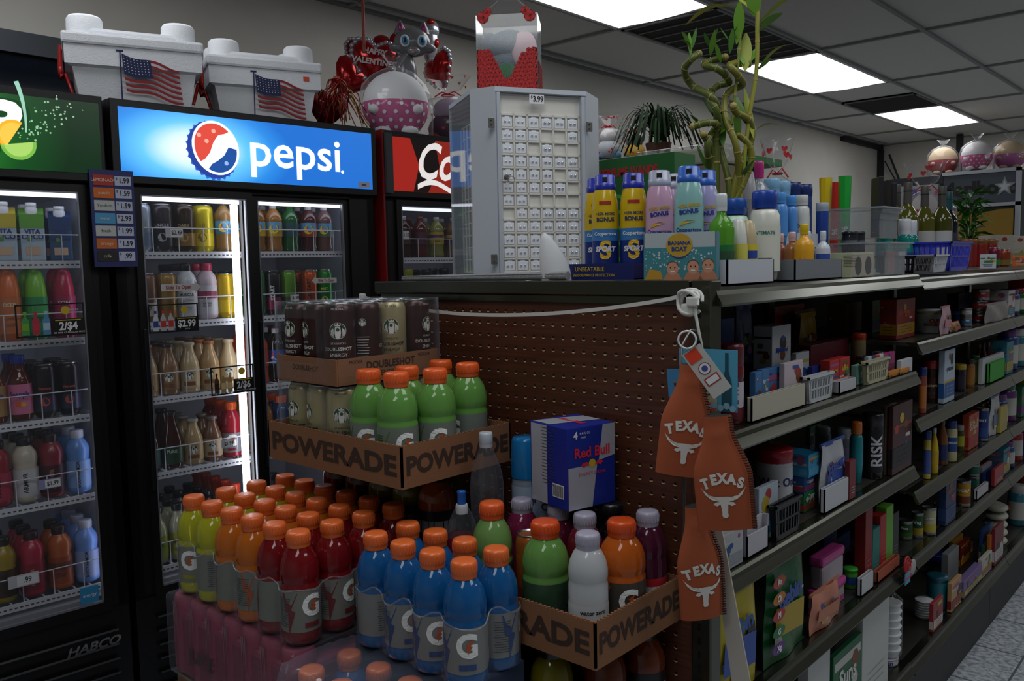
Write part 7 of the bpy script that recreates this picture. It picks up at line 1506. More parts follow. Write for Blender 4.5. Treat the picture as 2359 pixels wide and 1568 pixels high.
# ---- unit one, second shelf (baskets and boxes)
rnd('juice_jug', Bt, ('jug', '6a1c28', '5a1420', 'b8b4c0', .2, .52, 'V:LIVE WELL:.018:3a3a6a', 'l'), 0, 1, 1652, 1724, 790, .005, 'large dark red juice jug at the near end, second shelf', 'jug', .5)
bxx('pedialyte_box', pkg, ('1c4a9a', '2a5ab0', 'Pedialyte', 'c8ccd8'), 0, 1, 1650, 1662, 1692, 735, .22, 'blue electrolyte pack behind the red juice jug', 'box')
bxx('display_tray', tray, ('a8a496',), 0, 1, 1724, 1732, 1856, 918, .0, 'cream cardboard tray on the second shelf beside the jug', 'tray', wmax=.12)
for i, (a, b_, yt) in enumerate(((1740, 1756, 858), (1756, 1772, 852), (1772, 1812, 850))): bxx('blue_packet', pkg, ('3a6a9c', '8aa4bc', '', 'c8ccd8'), 0, 1, a-14, a, b_, yt, .02+.004*i, 'pale blue packet in the cream tray, '+ORD[i]+' from left', 'packet', stack=.004, wmax=.05)
bxx('tissue_pack', pkg, ('b4a8b0', 'a83a78', '', 'a83a78'), 0, 1, 1806, 1816, 1858, 838, .01, 'white tissue pack with magenta print in the cream tray', 'pack', stack=.004, wmax=.06)
bxx('white_riser', pkg, ('3a3a3c', '', '', '55555a'), 0, 1, 1700, 1740, 1830, 838, .17, 'dark display box lifting the bandage box', 'box', wmax=.10)
hz = atX(1775, 835, PX-.2); zz = EYE+ray(1775, 838).z*(hz.y/ray(1775, 838).y)
bxx('bandage_box', pkg, ('b0b4bc', 'a88a5c', 'SuperBand', '1c3a9a'), 0, 1, 1735, 1779, 1822, 745, .185, 'white and tan elastic bandage box raised at the back', 'box', stack=.105, wmax=.07) if 0 else None
bxx('bandage_box', pkg, ('b4b8c0', 'a88a5c', 'SuperBand', '1c3a9a'), 0, 1, 1735, 1779, 1822, 752, .112, 'white and tan elastic bandage box behind the cream tray', 'box', wmax=.05)
bxx('slotted_basket', basket, ('b4b8bc',), 0, 1, 1852, 1862, 1920, 870, .0, 'white slotted basket beside the cream tray', 'basket', wmax=.12)
bxx('blister_pack', pkg, ('a0a8b0', '6a7a8a', '', '4a4a50'), 0, 1, 1842, 1848, 1878, 815, .05, 'silver hanging blister pack in the white basket', 'pack', stack=.004, wmax=.014)
bxx('blue_box', pkg, ('1c2c7a', '', '', '6a7ac0'), 0, 1, 1870, 1880, 1902, 846, .04, 'small dark blue box in the white basket', 'box', stack=.004, wmax=.05)
bxx('display_tray', tray, ('a8aaae', .0), 0, 1, 1914, 1934, 1972, 880, .0, 'white open carton on the second shelf', 'tray', wmax=.10)
for i in range(2): bxx('tape_box', pkg, ('a02420', 'b84038', 'Scotch', 'b8a020'), 0, 1, 1895+20*i, 1918+22*i, 1939+24*i, 832-6*i, .016, 'red transparent tape box in the white carton, '+['left', 'right'][i], 'box', stack=.004, wmax=.06)
bxx('mint_box', pkg, ('6f9488', '', '', '4a6a60'), 0, 1, 1960, 1974, 1994, 842, .02, 'pale mint green box between carton and cream basket', 'box')
bxx('slotted_basket', basket, ('a8a48a',), 0, 1, 1984, 1996, 2048, 836, .0, 'cream slotted basket on the second shelf', 'basket', wmax=.13)
rnd('toothpick_jar', Bt, ('tub', '8a7a54', 'b83a1c', '', 0, 0, '', 'p'), 0, 1, 1988, 2020, 765, .10, 'toothpick jar with orange lid behind the cream basket', 'jar')
for i in range(4): bxx('card_pack', pkg, (['b4b4bc', '1c3a6a', 'a02c2c', 'c0c0c4'][i], '', '', '3a3a44'), 0, 1, 1995+9*i, 2000+9*i, 2008+9*i, 822-2*i, .02, ['white', 'navy', 'red', 'pale grey'][i]+' card pack in the cream basket', 'pack', stack=.003, wmax=.05, dmin=.01)
for i in range(2):
    for j in range(2): bxx('battery_box', pkg, ('b4741c', '2a2c30', '', 'b8a06a'), 0, 1, 2040+22*i, 2046+22*i, 2067+22*i, 862-32*j-6*i, .0, 'orange and black battery box, %s column, %s' % (['left', 'right'][i], ['bottom', 'top'][j]), 'box', stack=.0 if j == 0 else .0, wmax=.06) if j == 0 else None
for i in range(2):
    X = PX-.012; c = atX(2046+22*i, 850, X); put('battery_box', pkg, (.06, .075, .038, 'b4741c', '2a2c30', '', 'b8a06a'), (X-.03, c.y+.04, shelf_z(0, 1)+.052), 'orange and black battery box on top, '+['left', 'right'][i]+' column', 'box') if 0 else None
bxx('display_tray', pkg, ('b0b2b8', '', '', '8a8c90'), 0, 1, 2086, 2092, 2117, 826, .0, 'plain white box at the far end of the second shelf', 'box', wmax=.04)
bxx('magenta_box', pkg, ('b03a78', '6a1c4a', '', 'c88aa8'), 0, 1, 2076, 2084, 2108, 800, .055, 'magenta box behind the plain white box', 'box', wmax=.05)
for i, (a, b_) in enumerate(((2020, 2052), (2050, 2084))): rnd('balm_tin', foodcan, ('8a8a3a', '', '5a7a3a'), 0, 1, a, b_, 800, .09, 'yellow-green round tin behind the battery boxes, '+['left', 'right'][i], 'tin')
for i, (a, b_, c, yt, lab) in enumerate(((1820, 1858, '9a7a14', 720, 'yellow snack bag at the back'), (1858, 1908, 'b86a1c', 712, 'clear bag with orange header'), (1908, 1950, '7a4a14', 705, 'orange-brown noodle bag'), (1930, 1985, '8a1c14', 690, 'dark red snack bag'), (1700, 1738, '24306a', 700, 'dark blue bag near the post'))):
    bxx('snack_bag', bag, (c, '', '', 'c8b890'), 0, 1, a-16, a, b_, yt, .27+.02*(i % 2), lab+' of the second shelf', 'bag')
bxx('maroon_box', pkg, ('5a1024', '', '', '8a5a64'), 0, 1, 1862, 1900, 1990, 792, .15, 'long maroon box behind the tape boxes', 'box', wmax=.06)
# ---- unit one, third shelf
rnd('wipes_canister', Bt, ('tub', 'b0b2ba', '9a1428', 'b8bac0', .05, .75, 'T:Wet Ones:.026:24246a:.7', 'p'), 0, 2, 1742, 1824, 1028, .045, 'white wipes canister with crimson lid', 'canister', .5)
bxx('slotted_basket', basket, ('16161a',), 0, 2, 1772, 1786, 1845, 1168, .0, 'black slotted basket before the wipes canister', 'basket', wmax=.10)
bxx('medicine_box', pkg, ('a4b0bc', '4a90b0', '', '2a5a8a'), 0, 2, 1738, 1746, 1790, 1128, .018, 'white and blue leaflet pack leaning in the black basket', 'box', stack=.004, wmax=.05, rot=.0)
for j, (c, yt, wd) in enumerate((('1c6a44', 1155, 0), )):
    bxx('toothpaste_box', pkg, ('1a6a3c', 'a0242c', 'Colgate', 'c8c8cc'), 0, 2, 1838, 1862, 1888, 1138, .03, 'green toothpaste box at the bottom of its stack', 'box', wmax=.10)
X_ = PX-.042; c_ = atX(1862, 1120, X_); e2 = atX(1888, 1120, X_)
zb = shelf_z(0, 2); q_ = bpy.data.objects['toothpaste_box'] if 'toothpaste_box' in bpy.data.objects else None
hb = max(v.co.z for v in q_.data.vertices) if q_ and q_.data else .05
for j, (c, hh_) in enumerate((('1c4a8a', .035), ('2a86b4', .052))):
    put('toothpaste_box', pkg, (.10, round(e2.y-c_.y, 3), hh_, c, 'a0242c' if j == 0 else '4a9ac0', 'Colgate' if j == 0 else '', 'c8c8cc'), (X_-.05, (c_.y+e2.y)/2, zb+hb+.0005+(.0355 if j else 0)), ['navy toothpaste box in the middle', 'bright blue toothpaste box on top'][j]+' of its stack', 'box')
bxx('display_tray', tray, ('b0b4ba', .0), 0, 2, 1892, 1900, 1955, 1128, .0, 'white carton holding the salt bag', 'tray', wmax=.10)
bxx('salt_bag', bag, ('b4b8c0', '2a4a9a', 'Epsom', '2a4a9a'), 0, 2, 1886, 1894, 1948, 1022, .02, 'white and blue salt bag standing in the white carton', 'bag', stack=.005, wmax=.055)
rnd('alcohol_bottle', Bt, ('jar', 'a4b0bc', 'b4bcc4', '', 0, 0, '', 'c'), 0, 2, 1876, 1914, 982, .19, 'clear alcohol bottle behind the salt bag', 'bottle')
rnd('alcohol_bottle', Bt, ('jar', 'a4b0bc', 'b4bcc4', '8a84a8', .1, .6, '', 'c'), 0, 2, 1926, 1966, 985, .08, 'clear alcohol bottle with lilac label', 'bottle')
rnd('shampoo_bottle', Bt, ('lotion', '0f7f8c', 'c86a1c', '', 0, 0, '', 'p'), 0, 2, 1958, 1988, 970, .03, 'teal bottle with orange cap', 'bottle')
bxx('small_box', pkg, ('6a2024', '', '', 'b8b8bc'), 0, 2, 1944, 1952, 1966, 1065, .0, 'small dark red box before the teal bottle', 'box', wmax=.03)
rnd('spray_can', Bt, ('tub', '121216', '1a1a20', '14141a', .1, .75, 'V:RISK:.042:b8b8c0', 'g'), 0, 2, 1990, 2036, 948, .01, 'black RISK canister on the third shelf', 'canister', .5)
bxx('green_pack', pkg, ('1f6a34', 'b0b4b8', '', 'c8c8cc'), 0, 2, 1930, 1940, 1962, 955, .25, 'green and white pack behind the alcohol bottles', 'box')
for i, (a, b_, c) in enumerate(((2040, 2058, '9a8a6a'), (2056, 2070, 'a8a498'))):
    bxx('spiral_notebook', pkg, ('3a3026' if i == 0 else '6a6458', '', '', '8a8a84'), 0, 2, a-4, a+2, b_, 938-6*i, .01, 'spiral notebook standing upright, '+['left', 'right'][i], 'notebook', wmax=.16)
bxx('photo_album', pkg, ('3a1418', '141216', '', '6a4a44'), 0, 2, 2072, 2076, 2118, 928, .0, 'dark red folder in clear sleeve with orange price sticker', 'folder', wmax=.02)
for k, (px_, c, yt, of) in enumerate(((1655, 'b0b2b4', 1240, .0),)):
    bxx('tissue_pack', pkg, ('a4a8ac', '8a8e94', '', '6a6e74'), 0, 2, 1640, 1658, 1712, 1240, .0, 'silver-wrapped tissue pack at the near end, third shelf', 'pack', wmax=.10)
bxx('tissue_pack', pkg, ('9a9ea4', '84888e', '', '6a6e74'), 0, 2, 1640, 1650, 1690, 1215, .12, 'silver-wrapped tissue pack behind the first', 'pack', wmax=.10)
bxx('display_tray', tray, ('b0aeb8', .35), 0, 2, 1706, 1722, 1770, 1208, .0, 'white cut-front carton holding red packets', 'tray', wmax=.10)
for i in range(3): bxx('red_packet', pkg, (['8a2024', '7a1c50', '8a2430'][i], '', '', 'b89aa0'), 0, 2, 1708+13*i, 1728+10*i, 1738+10*i, 1192+6*i, .02, 'red and purple packet in the cut-front carton, '+ORD[i], 'packet', stack=.004, wmax=.05)
# ---- unit one, fourth shelf
bxx('diaper_bag', bag, ('b0a018', '2a4a9a', 'Bebin', '24509a'), 0, 3, 1628, 1650, 1752, 1362, .0, 'yellow diaper bag lettered Bebin at the near end', 'diaper bag', wmax=.14)
bxx('diaper_bag', bag, ('14542a', 'a08a24', 'Bebin', '2a4a9a'), 0, 3, 1754, 1775, 1864, 1298, .0, 'tall green diaper bag lettered Bebin', 'diaper bag', wmax=.14)
o_ = bpy.data.objects['diaper_bag.001'] if 'diaper_bag.001' in bpy.data.objects else None
if o_:
    q = MB(); hh_ = max(v.co.z for v in o_.data.vertices); ww_ = max(v.co.x for v in o_.data.vertices)
    dd_ = max(-v.co.y for v in o_.data.vertices)
    for k, (t, c) in enumerate((('Rn', 'a8462a'), ('Ch', 'b06a24'), ('M', 'a0282c'), ('G', '1f6a3a'), ('Xg', '5a2a7a'))):
        z_ = hh_*(.80-.155*k); q.disc(ww_*.30, mat(c, .4), -ww_*.62, z_, dd_+.002, rz=hh_*.055); q.text(t, hh_*.075, WHT, x=-ww_*.62, z=z_, y=dd_+.003, bold=.05)
    part('size_badges', q, o_)
for j, (yt, cc_) in enumerate(((1365, ''), )):
    bxx('storage_tub', pkg, ('a49aa4', 'b04488', '', 'a49aa4'), 0, 3, 1862, 1890, 1944, 1385, .03, 'white plastic tub with pink lid, lower one', 'tub', wmax=.11)
to = bpy.data.objects['storage_tub']; hb = max(v.co.z for v in to.data.vertices); wx_ = max(v.co.x for v in to.data.vertices); wy_ = max(v.co.y for v in to.data.vertices)
lidm = MB(); lidm.box(-wx_-.004, wx_+.004, -wy_-.004, wy_+.004, hb-.0, hb+.022, mat('b8468c', .35), .008); part('lid', lidm, to)
t2 = MB(); t2.box(-wx_*.95, wx_*.95, -wy_*.9, wy_*.9, 0, .055, mat('a49aa4', .4), .006); t2o = empty('storage_tub', 'white plastic tub with pink lid, upper one of two', 'tub', (to.location.x, to.location.y, to.location.z+hb+.0225)); part('tub_body', t2, t2o)
t2 = MB(); t2.box(-wx_-.002, wx_+.002, -wy_*.95, wy_*.95, .055, .078, mat('b8468c', .35), .008); part('lid', t2, t2o)
bxx('wipes_bag', bag, ('b8745c', 'a8684f', '', 'b0b0b0'), 0, 3, 1862, 1872, 1938, 1372, .0, 'salmon pink packet with barcode hanging over the lip', 'packet', wmax=.028)
rnd('soap_bottle', Bt, ('tub', '4a9a2c', '3fa838', '24448a', .2, .6, '', 'p'), 0, 3, 1944, 1976, 1305, .03, 'lime green and blue round pack', 'pack')
bxx('display_tray', tray, ('b0b2b6', .0), 0, 3, 1974, 1984, 2012, 1335, .0, 'small white tray before the notebooks', 'tray', wmax=.08)
bxx('pink_box', pkg, ('8a1c5a', 'a02c6c', '', '4a8a3c'), 0, 3, 1946, 1966, 2002, 1278, .09, 'magenta box behind the lime pack', 'box', wmax=.06)
bxx('display_tray', tray, ('9a4a34', .0), 0, 3, 2008, 2022, 2072, 1318, .0, 'orange patterned carton under the notebooks', 'tray', wmax=.12)
for i, (a, b_, c, yt) in enumerate(((1998, 2014, '7a1418', 1175), (2014, 2030, '1c6a64', 1222), (2030, 2044, '9a1c1c', 1190), (2042, 2058, '5a9a20', 1170), (2056, 2070, '1a1418', 1185))):
    bxx('notebook', pkg, (c, '', '', '8a8a8a'), 0, 3, a-26, a, b_, yt, .012+.002*i, ['dark red', 'teal', 'red', 'lime green', 'black'][i]+' notebook standing at the end of the fourth shelf', 'notebook', stack=.005, wmax=.10, dmin=.008)
for i, (a, b_, yt) in enumerate(((1900, 1930, 1238), (1926, 1956, 1242))): bxx('blue_box', pkg, ('1a2f66', '', '', '3a5a9a'), 0, 3, a-10, a, b_, yt, .16, 'dark blue box at the back of the fourth shelf, '+['left', 'right'][i], 'box', wmax=.08)
bxx('clear_bag', bag, ('7a7c80', '', '', 'c8c8c8'), 0, 3, 1862, 1876, 1925, 1262, .20, 'grey clear-wrapped packet behind the tubs', 'packet', wmax=.04)
tie = MB(); ce = atX(2085, 1300, PX+.012)
for k in range(3): tie.tube([(0, .012*k+.018*math.cos(t*PI/8), .02+.022*math.sin(t*PI/8)-.008*k) for t in range(17)], .003, mat('a01c24', .5), 6)
hto = empty('hair_ties', 'red hair ties on a small blue and pink card hung from the lip', 'hair ties', (PX+.016, ce.y, ce.z-.02)); part('elastic_loops', tie, hto)
tie = MB(); tie.box(.002, .004, -.02, .02, -.03, .0, mat('4a90a8', .5)); tie.box(.004, .0046, -.02, .02, -.018, -.012, mat('b03a78', .5)); tie.ball((.0, .05, .0), (.004, .028, .022), mat('9a9a9c', .5), 12, 8); part('card', tie, hto)
# ---- unit one, bottom deck
bxx('napkin_pack', pkg, ('b2b4b2', '', '', '3a3c40'), 0, 4, 1925, 1988, 2048, 1405, .0, 'large clear-wrapped pack of white napkins on the deck', 'napkins', wmax=.16)
bxx('napkin_pack', pkg, ('b0b2b2', '', '', '4a4c50'), 0, 4, 1838, 1862, 1912, 1505, .0, 'smaller white paper pack cut by the bottom edge', 'napkins', wmax=.12)
bxx('sandwich_box', pkg, ('175a38', '1a1a1c', 'Suns', 'c8c8c4'), 0, 4, 1908, 1920, 1984, 1515, .0, 'green and black box at the bottom edge', 'box', wmax=.06)
for i, (a, b_, yt, of, st) in enumerate(((2045, 2108, 1348, .03, .0), (2040, 2088, 1398, .0, .0))):
    pass
def footmax(o): return max(v.co.z for q in [o]+list(o.children) if q.data for v in q.data.vertices)
def cupstack(h, r, c):
    m = MB(); mt = mat(c, .6)
    for k in range(7): z = h*k/8; m.lathe([(r*.72, z), (r*.98, z+h*.115), (r, z+h*.12), (r, z+h*.135), (r*.9, z+h*.135)], mt, 20)
    f = MB(); f.lathe([(r*.85, 0), (r*1.06, .01), (r*1.08, h*.5), (r*1.05, h*.93), (r*.5, h*1.02), (r*.25, h*1.08)], FILM, 22); return [('cups', m), ('plastic_sleeve', f)]
bk = rnd('white_bucket', Bt, ('tub', 'b0b2b8', 'a8aab0', 'b4b6ba', .1, .7, 'T:Clean:.02:2a3a8a', 'p'), 0, 4, 2058, 2112, 1478, .012, 'white tub with blue lettering at the bottom of the deck', 'tub')
hb = footmax(bk)
rnd('foam_cup_stack', cupstack, ('d8dadc',), 0, 4, 2062, 2112, 1335, .005, 'bagged stack of white foam cups standing on the white tub', 'cups', stack=hb+.001)
rnd('foam_cup_stack', cupstack, ('d8dadc',), 1, 5, 2108, 2148, 1375, .03, 'bagged stack of white foam cups, right one', 'cups')

# ---- unit two
U = 1
bxx('noodle_bowl', pkg, ('7a1c14', 'a07a1c', 'ram', 'b84a1c'), U, 1, 2026, 2066, 2108, 690, .06, 'red and yellow noodle bowl box, largest in front', 'noodle bowl', wmax=.16, rot=.0)
bxx('noodle_bowl', pkg, ('3a5a14', '2a1c5a', '', 'a8a020'), U, 1, 1985, 2010, 2038, 692, .19, 'green and purple noodle bowl box in the middle', 'noodle bowl', wmax=.1)
bxx('noodle_bowl', pkg, ('7a5a10', '7a1c14', '', 'a8a020'), U, 1, 1905, 1950, 1998, 697, .26, 'yellow and red noodle bowl box at the left', 'noodle bowl', wmax=.12)
def cupn(h, r, c, t): m = MB(); m.lathe([(r*.74, 0), (r*.78, .004), (r*.97, h*.94), (r*1.04, h*.95), (r*1.04, h), (0, h)], mat(c, .5), 24); m.ring(r*.975, h*.82, h*.88, mat('9a8a3a', .5), 24); R = r*.92; m.text(t, h*.22, mat('9a1c24', .5), z=h*.52, R=R, y=.004, bold=.04); m.text('NOODLES' if t == 'CUP' else '', h*.17, mat('9a1c24', .5), z=h*.36, R=R*.96, y=.004, bold=.04) if t == 'CUP' else None; return [('cup', m)]
rnd('cup_noodles', cupn, ('d8dadc', 'CUP'), U, 1, 2112, 2174, 712, .02, 'white and gold instant noodle cup with red lettering', 'noodle cup', .35)
bxx('noodle_pack', bag, ('a88a94', 'a8707a', '', 'b8b8b8'), U, 1, 2166, 2172, 2192, 705, .0, 'pale pink noodle packet beside the noodle cup', 'packet', wmax=.03)
bxx('snack_bag', bag, ('9a7a54', 'a02c24', '', 'b8b8b8'), U, 1, 2188, 2194, 2212, 742, .0, 'small tan snack packet', 'packet', wmax=.03)
for j in range(2): rnd('blue_tub', cupn, ('1c3a84', ''), U, 1, 2188-4*j, 2224-4*j, 718-46*j, .06, 'blue sauce tub, '+['lower', 'upper'][j]+' of the stack', 'tub', stack=.0 if j == 0 else .0) if j == 0 else None
p = atX(2206, 700, PX-.012-.09); put('blue_tub', cupn, (.075, .036, '1c3a84', ''), (p.x, p.y, shelf_z(1, 1)+.066), 'blue tub at the top of the stack', 'tub') if 0 else None
def tins(px0, px1, n, z0, hh, cols, lab, nm, l, off=.015):
    p = atX((px0+px1)/2, 740, PX-.012-off); r = (px1-px0)*dep(p)/FPX/2; p = atX((px0+px1)/2, 740, PX-.012-off-r)
    for j in range(n): put(nm, foodcan, (hh, round(r, 4), cols[j % len(cols)], 'MEX' if j < 3 else ''), (p.x, p.y, shelf_z(U, l)+z0+j*(hh+.0005)), '%s, %s from the bottom' % (lab, ORD[j]), 'tin', face(p.x, p.y)+.3, 'red tins on the noodle shelf')
tins(2238, 2276, 3, 0, .038, ['8a1c1c', '9a2020', '8a1c1c'], 'red flat fish tin', 'fish_tin', 1)
tins(2212, 2238, 2, 0, .03, ['2a5a8a', 'a0a0a4'], 'small tin left of the red ones', 'small_tin', 1)
bxx('navy_box', pkg, ('14183a', '', '', '3a3a6a'), U, 1, 2222, 2236, 2262, 672, .14, 'navy box behind the red tins, left', 'box'); bxx('navy_box', pkg, ('14183a', '', '', '3a3a6a'), U, 1, 2256, 2266, 2290, 668, .14, 'navy box behind the red tins, right', 'box')
rnd('small_jar', foodcan, ('8a7a34',), U, 1, 2285, 2300, 705, .02, 'small yellow jar right of the red tins', 'jar'); bxx('white_box', pkg, ('b0b0b4', '8a2c34', '', '3a4a8a'), U, 1, 2294, 2300, 2324, 705, .0, 'white box with red edge on the noodle shelf', 'box', wmax=.05)
bxx('snack_bag', bag, ('7a7270', '', '', 'c8c8c8'), U, 1, 2318, 2328, 2372, 690, .0, 'grey clear snack bag at the right edge', 'bag', wmax=.1)
# second tier: jars
rnd('sauce_bottle', Bt, ('tub', '7a3a2c', '1c2c6a', '9a5a2a', .1, .6, '', 'p'), U, 2, 2117, 2134, 845, .0, 'narrow bottle with blue cap at the start of the jar shelf', 'bottle')
rnd('coffee_jar', Bt, ('tub', '2c1810', '8a1420', '3a1c14', .1, .6, 'T:Tasters:.014:b8a88a', 'l'), U, 2, 2132, 2166, 828, .02, 'dark coffee jar with red lid', 'jar')
bxx('creamer_box', pkg, ('9aa8b8', '24508a', 'creamer', '1c3a6a'), U, 2, 2158, 2172, 2196, 808, .01, 'tall pale blue and white box between the jars', 'box', wmax=.06)
rnd('jelly_jar', Bt, ('tub', '1c1420', '9a8420', '20182a', .1, .6, '', 'l'), U, 2, 2196, 2223, 838, .02, 'dark jelly jar with yellow lid', 'jar')
rnd('peanut_butter_jar', Bt, ('jar', '7a4c1c', '2a1814', '8a5a24', .1, .7, '', 'p'), U, 2, 2223, 2244, 826, .02, 'peanut butter jar with brown lid', 'jar')
rnd('mayonnaise_jar', Bt, ('jar', '9a9450', '14542c', '9a9a5a', .2, .5, '', 'p'), U, 2, 2244, 2264, 818, .02, 'mayonnaise jar with green lid', 'jar')
for i in range(3): rnd('hot_sauce_bottle', Bt, ('ketch', ['2a100c', '4a140c', '5a1c10'][i], ['141416', '8a2a14', '9a7a1c'][i], ['9a9a9c', '3a1010', '8a6a1c'][i], .15, .5, '', 'l'), U, 2, 2264+12*i, 2281+12*i, 790-5*i, .02+.03*i, 'dark sauce bottle, '+ORD[i]+' from left beside the green carton', 'bottle')
bxx('display_tray', tray, ('2f8a2c', .0), U, 2, 2276, 2280, 2314, 838, .0, 'bright green carton on the jar shelf', 'tray', wmax=.05)
bxx('white_carton', pkg, ('a8acb0', '', '', '8a8c90'), U, 2, 2322, 2332, 2372, 806, .0, 'white carton at the right edge of the jar shelf', 'box', wmax=.12)
# third tier: condiments
rnd('salad_oil', Bt, ('tub', 'a8983c', '24346a', '3a4a8a', .1, .6, '', 'p'), U, 3, 2128, 2144, 990, .0, 'yellow bottle with blue cap, first on the condiment shelf', 'bottle')
rnd('mustard_bottle', Bt, ('ketch', 'b89c18', 'b0b0b0', 'a88a20', .2, .5, '', 'p'), U, 3, 2143, 2162, 985, .0, 'yellow mustard bottle with white tip', 'bottle')
rnd('sauce_bottle', Bt, ('ketch', '7a4a24', '5a3418', '1c2450', .1, .45, '', 'l'), U, 3, 2159, 2183, 965, .01, 'brown dressing bottle on the condiment shelf', 'bottle')
rnd('mayonnaise_jar', Bt, ('jar', 'a8a078', '1c2f6a', '1c3a7a', .25, .6, 'T:HELLMANNS:.011:b8b8c0', 'p'), U, 3, 2178, 2204, 968, .0, 'cream squeeze mayonnaise with blue cap', 'jar')
rnd('olive_jar', Bt, ('jar', '4a4c1c', '8a8a84', '8a9020', .2, .6, '', 'l'), U, 3, 2202, 2221, 978, .02, 'green olive jar on the condiment shelf', 'jar')
bxx('baking_soda_box', pkg, ('9a3c20', '8a1c1c', 'SUGAR', 'b8a890'), U, 3, 2216, 2232, 2254, 958, .01, 'orange and red box on the condiment shelf', 'box', wmax=.08)
rnd('salt_canister', foodcan, ('1a2f6a', 'SALT', '24407a'), U, 3, 2250, 2276, 938, .0, 'navy iodized salt canister', 'canister')
bxx('sugar_bag', bag, ('b09c18', '', '', '1c3a7a'), U, 3, 2272, 2276, 2288, 930, .02, 'yellow packet behind the salt canister', 'bag', wmax=.06)
bxx('sugar_bag', bag, ('a8a8ac', '4a5a7a', '', '3a4a7a'), U, 3, 2284, 2290, 2310, 915, .0, 'white flour bag right of the salt', 'bag', wmax=.07)
for i in range(3): bxx('pudding_box', pkg, (['a89a7a', '9a8a3c', '3a5a7a'][i], '', '', '8a8a84'), U, 3, 2306+16*i, 2312+16*i, 2326+16*i, 935-10*i, .0, ['cream', 'yellow', 'blue'][i]+' small box near the right end of the condiment shelf', 'box', wmax=.08)
# fourth tier: cans
rnd('vegetable_can', foodcan, ('1c4a24', 'Peas', '3a6a2c'), U, 4, 2066, 2101, 1196, .04, 'green vegetable can at the far left of the can shelf', 'can')
rnd('vegetable_can', foodcan, ('1a4a20', 'Veg', 'a08a24'), U, 4, 2100, 2126, 1178, .02, 'green mixed vegetable can', 'can')
rnd('vegetable_can', foodcan, ('a8a48a', 'Corn', 'a89a34'), U, 4, 2124, 2155, 1166, .0, 'cream corn can with pale label', 'can')
rnd('vegetable_can', foodcan, ('1c4f22', '', '9a2a24'), U, 4, 2150, 2168, 1158, .04, 'green can behind the corn can', 'can')
bxx('cornmeal_box', pkg, ('1c3054', '24406a', '', 'b0b09a'), U, 4, 2162, 2180, 2203, 1110, .0, 'tall dark blue box on the can shelf', 'box', wmax=.08)
rnd('chili_can', foodcan, ('a87c14', 'WOLF', '5a2a14'), U, 4, 2202, 2234, 1104, .0, 'yellow chili can on the can shelf', 'can')
p = atX(2238, 1100, PX-.07)
for j in range(3): put('picture_can', foodcan, (.045, .026, ['2a6a5a', '1f5a4a', '3a7a6a'][j], ''), (p.x, p.y, shelf_z(U, 4)+.0455*j), 'teal and red picture can, '+ORD[j]+' from the bottom', 'can')
bxx('display_tray', tray, ('a8a4aa', .0), U, 4, 2244, 2250, 2276, 1130, .0, 'white open carton on the can shelf', 'tray', wmax=.08)
for i in range(4): bxx('detergent_box', pkg, (['8a2428', 'a8a0a8', '1c2c5a', '24448a'][i], '', '', 'b8b8b8'), U, 4, 2276+20*i, 2282+20*i, 2302+20*i, 1080-12*i, .01, ['red', 'pinkish white', 'navy', 'blue'][i]+' box at the right end of the can shelf', 'box', wmax=.1)
# deck of unit two
rnd('plastic_cup_stack', Bt, ('tub', '1a6a78', '1a5a6a', '', 0, 0, '', 'p'), U, 5, 2136, 2180, 1322, .02, 'teal plastic bucket on the deck', 'bucket')
rnd('blue_tube', Bt, ('tub', '1a2a7a', '1a2a7a', '', 0, 0, '', 'p'), U, 5, 2128, 2178, 1272, .14, 'tall royal blue plastic cylinder behind the teal bucket', 'cylinder')
bxx('white_carton', pkg, ('9a9ca0', '', '', '7a7c80'), U, 5, 2168, 2184, 2208, 1278, .08, 'white carton right of the blue cylinder', 'box', wmax=.12)
bxx('flour_packet', pkg, ('a8845a', '7a1c24', '', 'b8b8a8'), U, 5, 2182, 2192, 2214, 1345, .0, 'tan and red flour packet on the deck', 'packet', wmax=.06)
bxx('butter_box', pkg, ('6a5a8a', 'a8a020', '', 'b8b020'), U, 5, 2204, 2222, 2262, 1338, .0, 'lilac and yellow printed carton on the deck', 'box', wmax=.08)
for i in range(4): bxx('pasta_box', pkg, (['7a1c14', '9a6a14', '8a1c1c', 'a8781c'][i], 'b89018', '', 'b8a820'), U, 5, 2178+22*i, 2188+22*i, 2210+22*i, 1252-6*i, .12, 'red and yellow box at the back of the deck, '+ORD[i]+' from left', 'box', wmax=.1)
p = atX(2290, 1280, PX-.07)
for j in range(5): 
    m = MB(); m.ball((0, 0, .0165), (.06, .045, .0165), mat('a8a89c', .4, bump=.4, bs=40), 16, 8); m.box(-.02, .02, -.0462, -.044, .008, .022, mat('b8482a', .5)) if j == 4 else None
    single('rice_bag', m, 'small white rice bag in the pile, %s from the bottom' % ORD[j], 'bag', (p.x, p.y+.004*(j % 2), shelf_z(U, 5)+.0335*j), (0, 0, PI/2+.1*j), 'white bags piled on the deck')
for i in range(3): rnd('syrup_bottle', Bt, ('ketch', ['3a1810', '8a8a5a', '2a1410'][i], ['b0b0b4', '24509a', 'b4b4b8'][i], ['9a2a2a', '8a8a6a', 'a8a8a8'][i], .2, .5, '', 'l'), U, 5, 2258+20*i, 2280+20*i, 1170-12*i, .16, ['dark syrup bottle with white cap, left one', 'pale oil bottle with blue cap', 'dark syrup bottle with white cap, right one'][i], 'bottle')
for i in range(3): bxx('cereal_box', pkg, (['6a1c24', '24447a', 'a85a1c', '3a6a9a'][i], 'a8a8a8', '', 'b8b8b8'), U, 5, 2308+26*i, 2314+26*i, 2332+26*i, 1195-20*i, .0, ['maroon', 'blue', 'orange', 'light blue'][i]+' box near the right edge of the deck', 'box', wmax=.1)
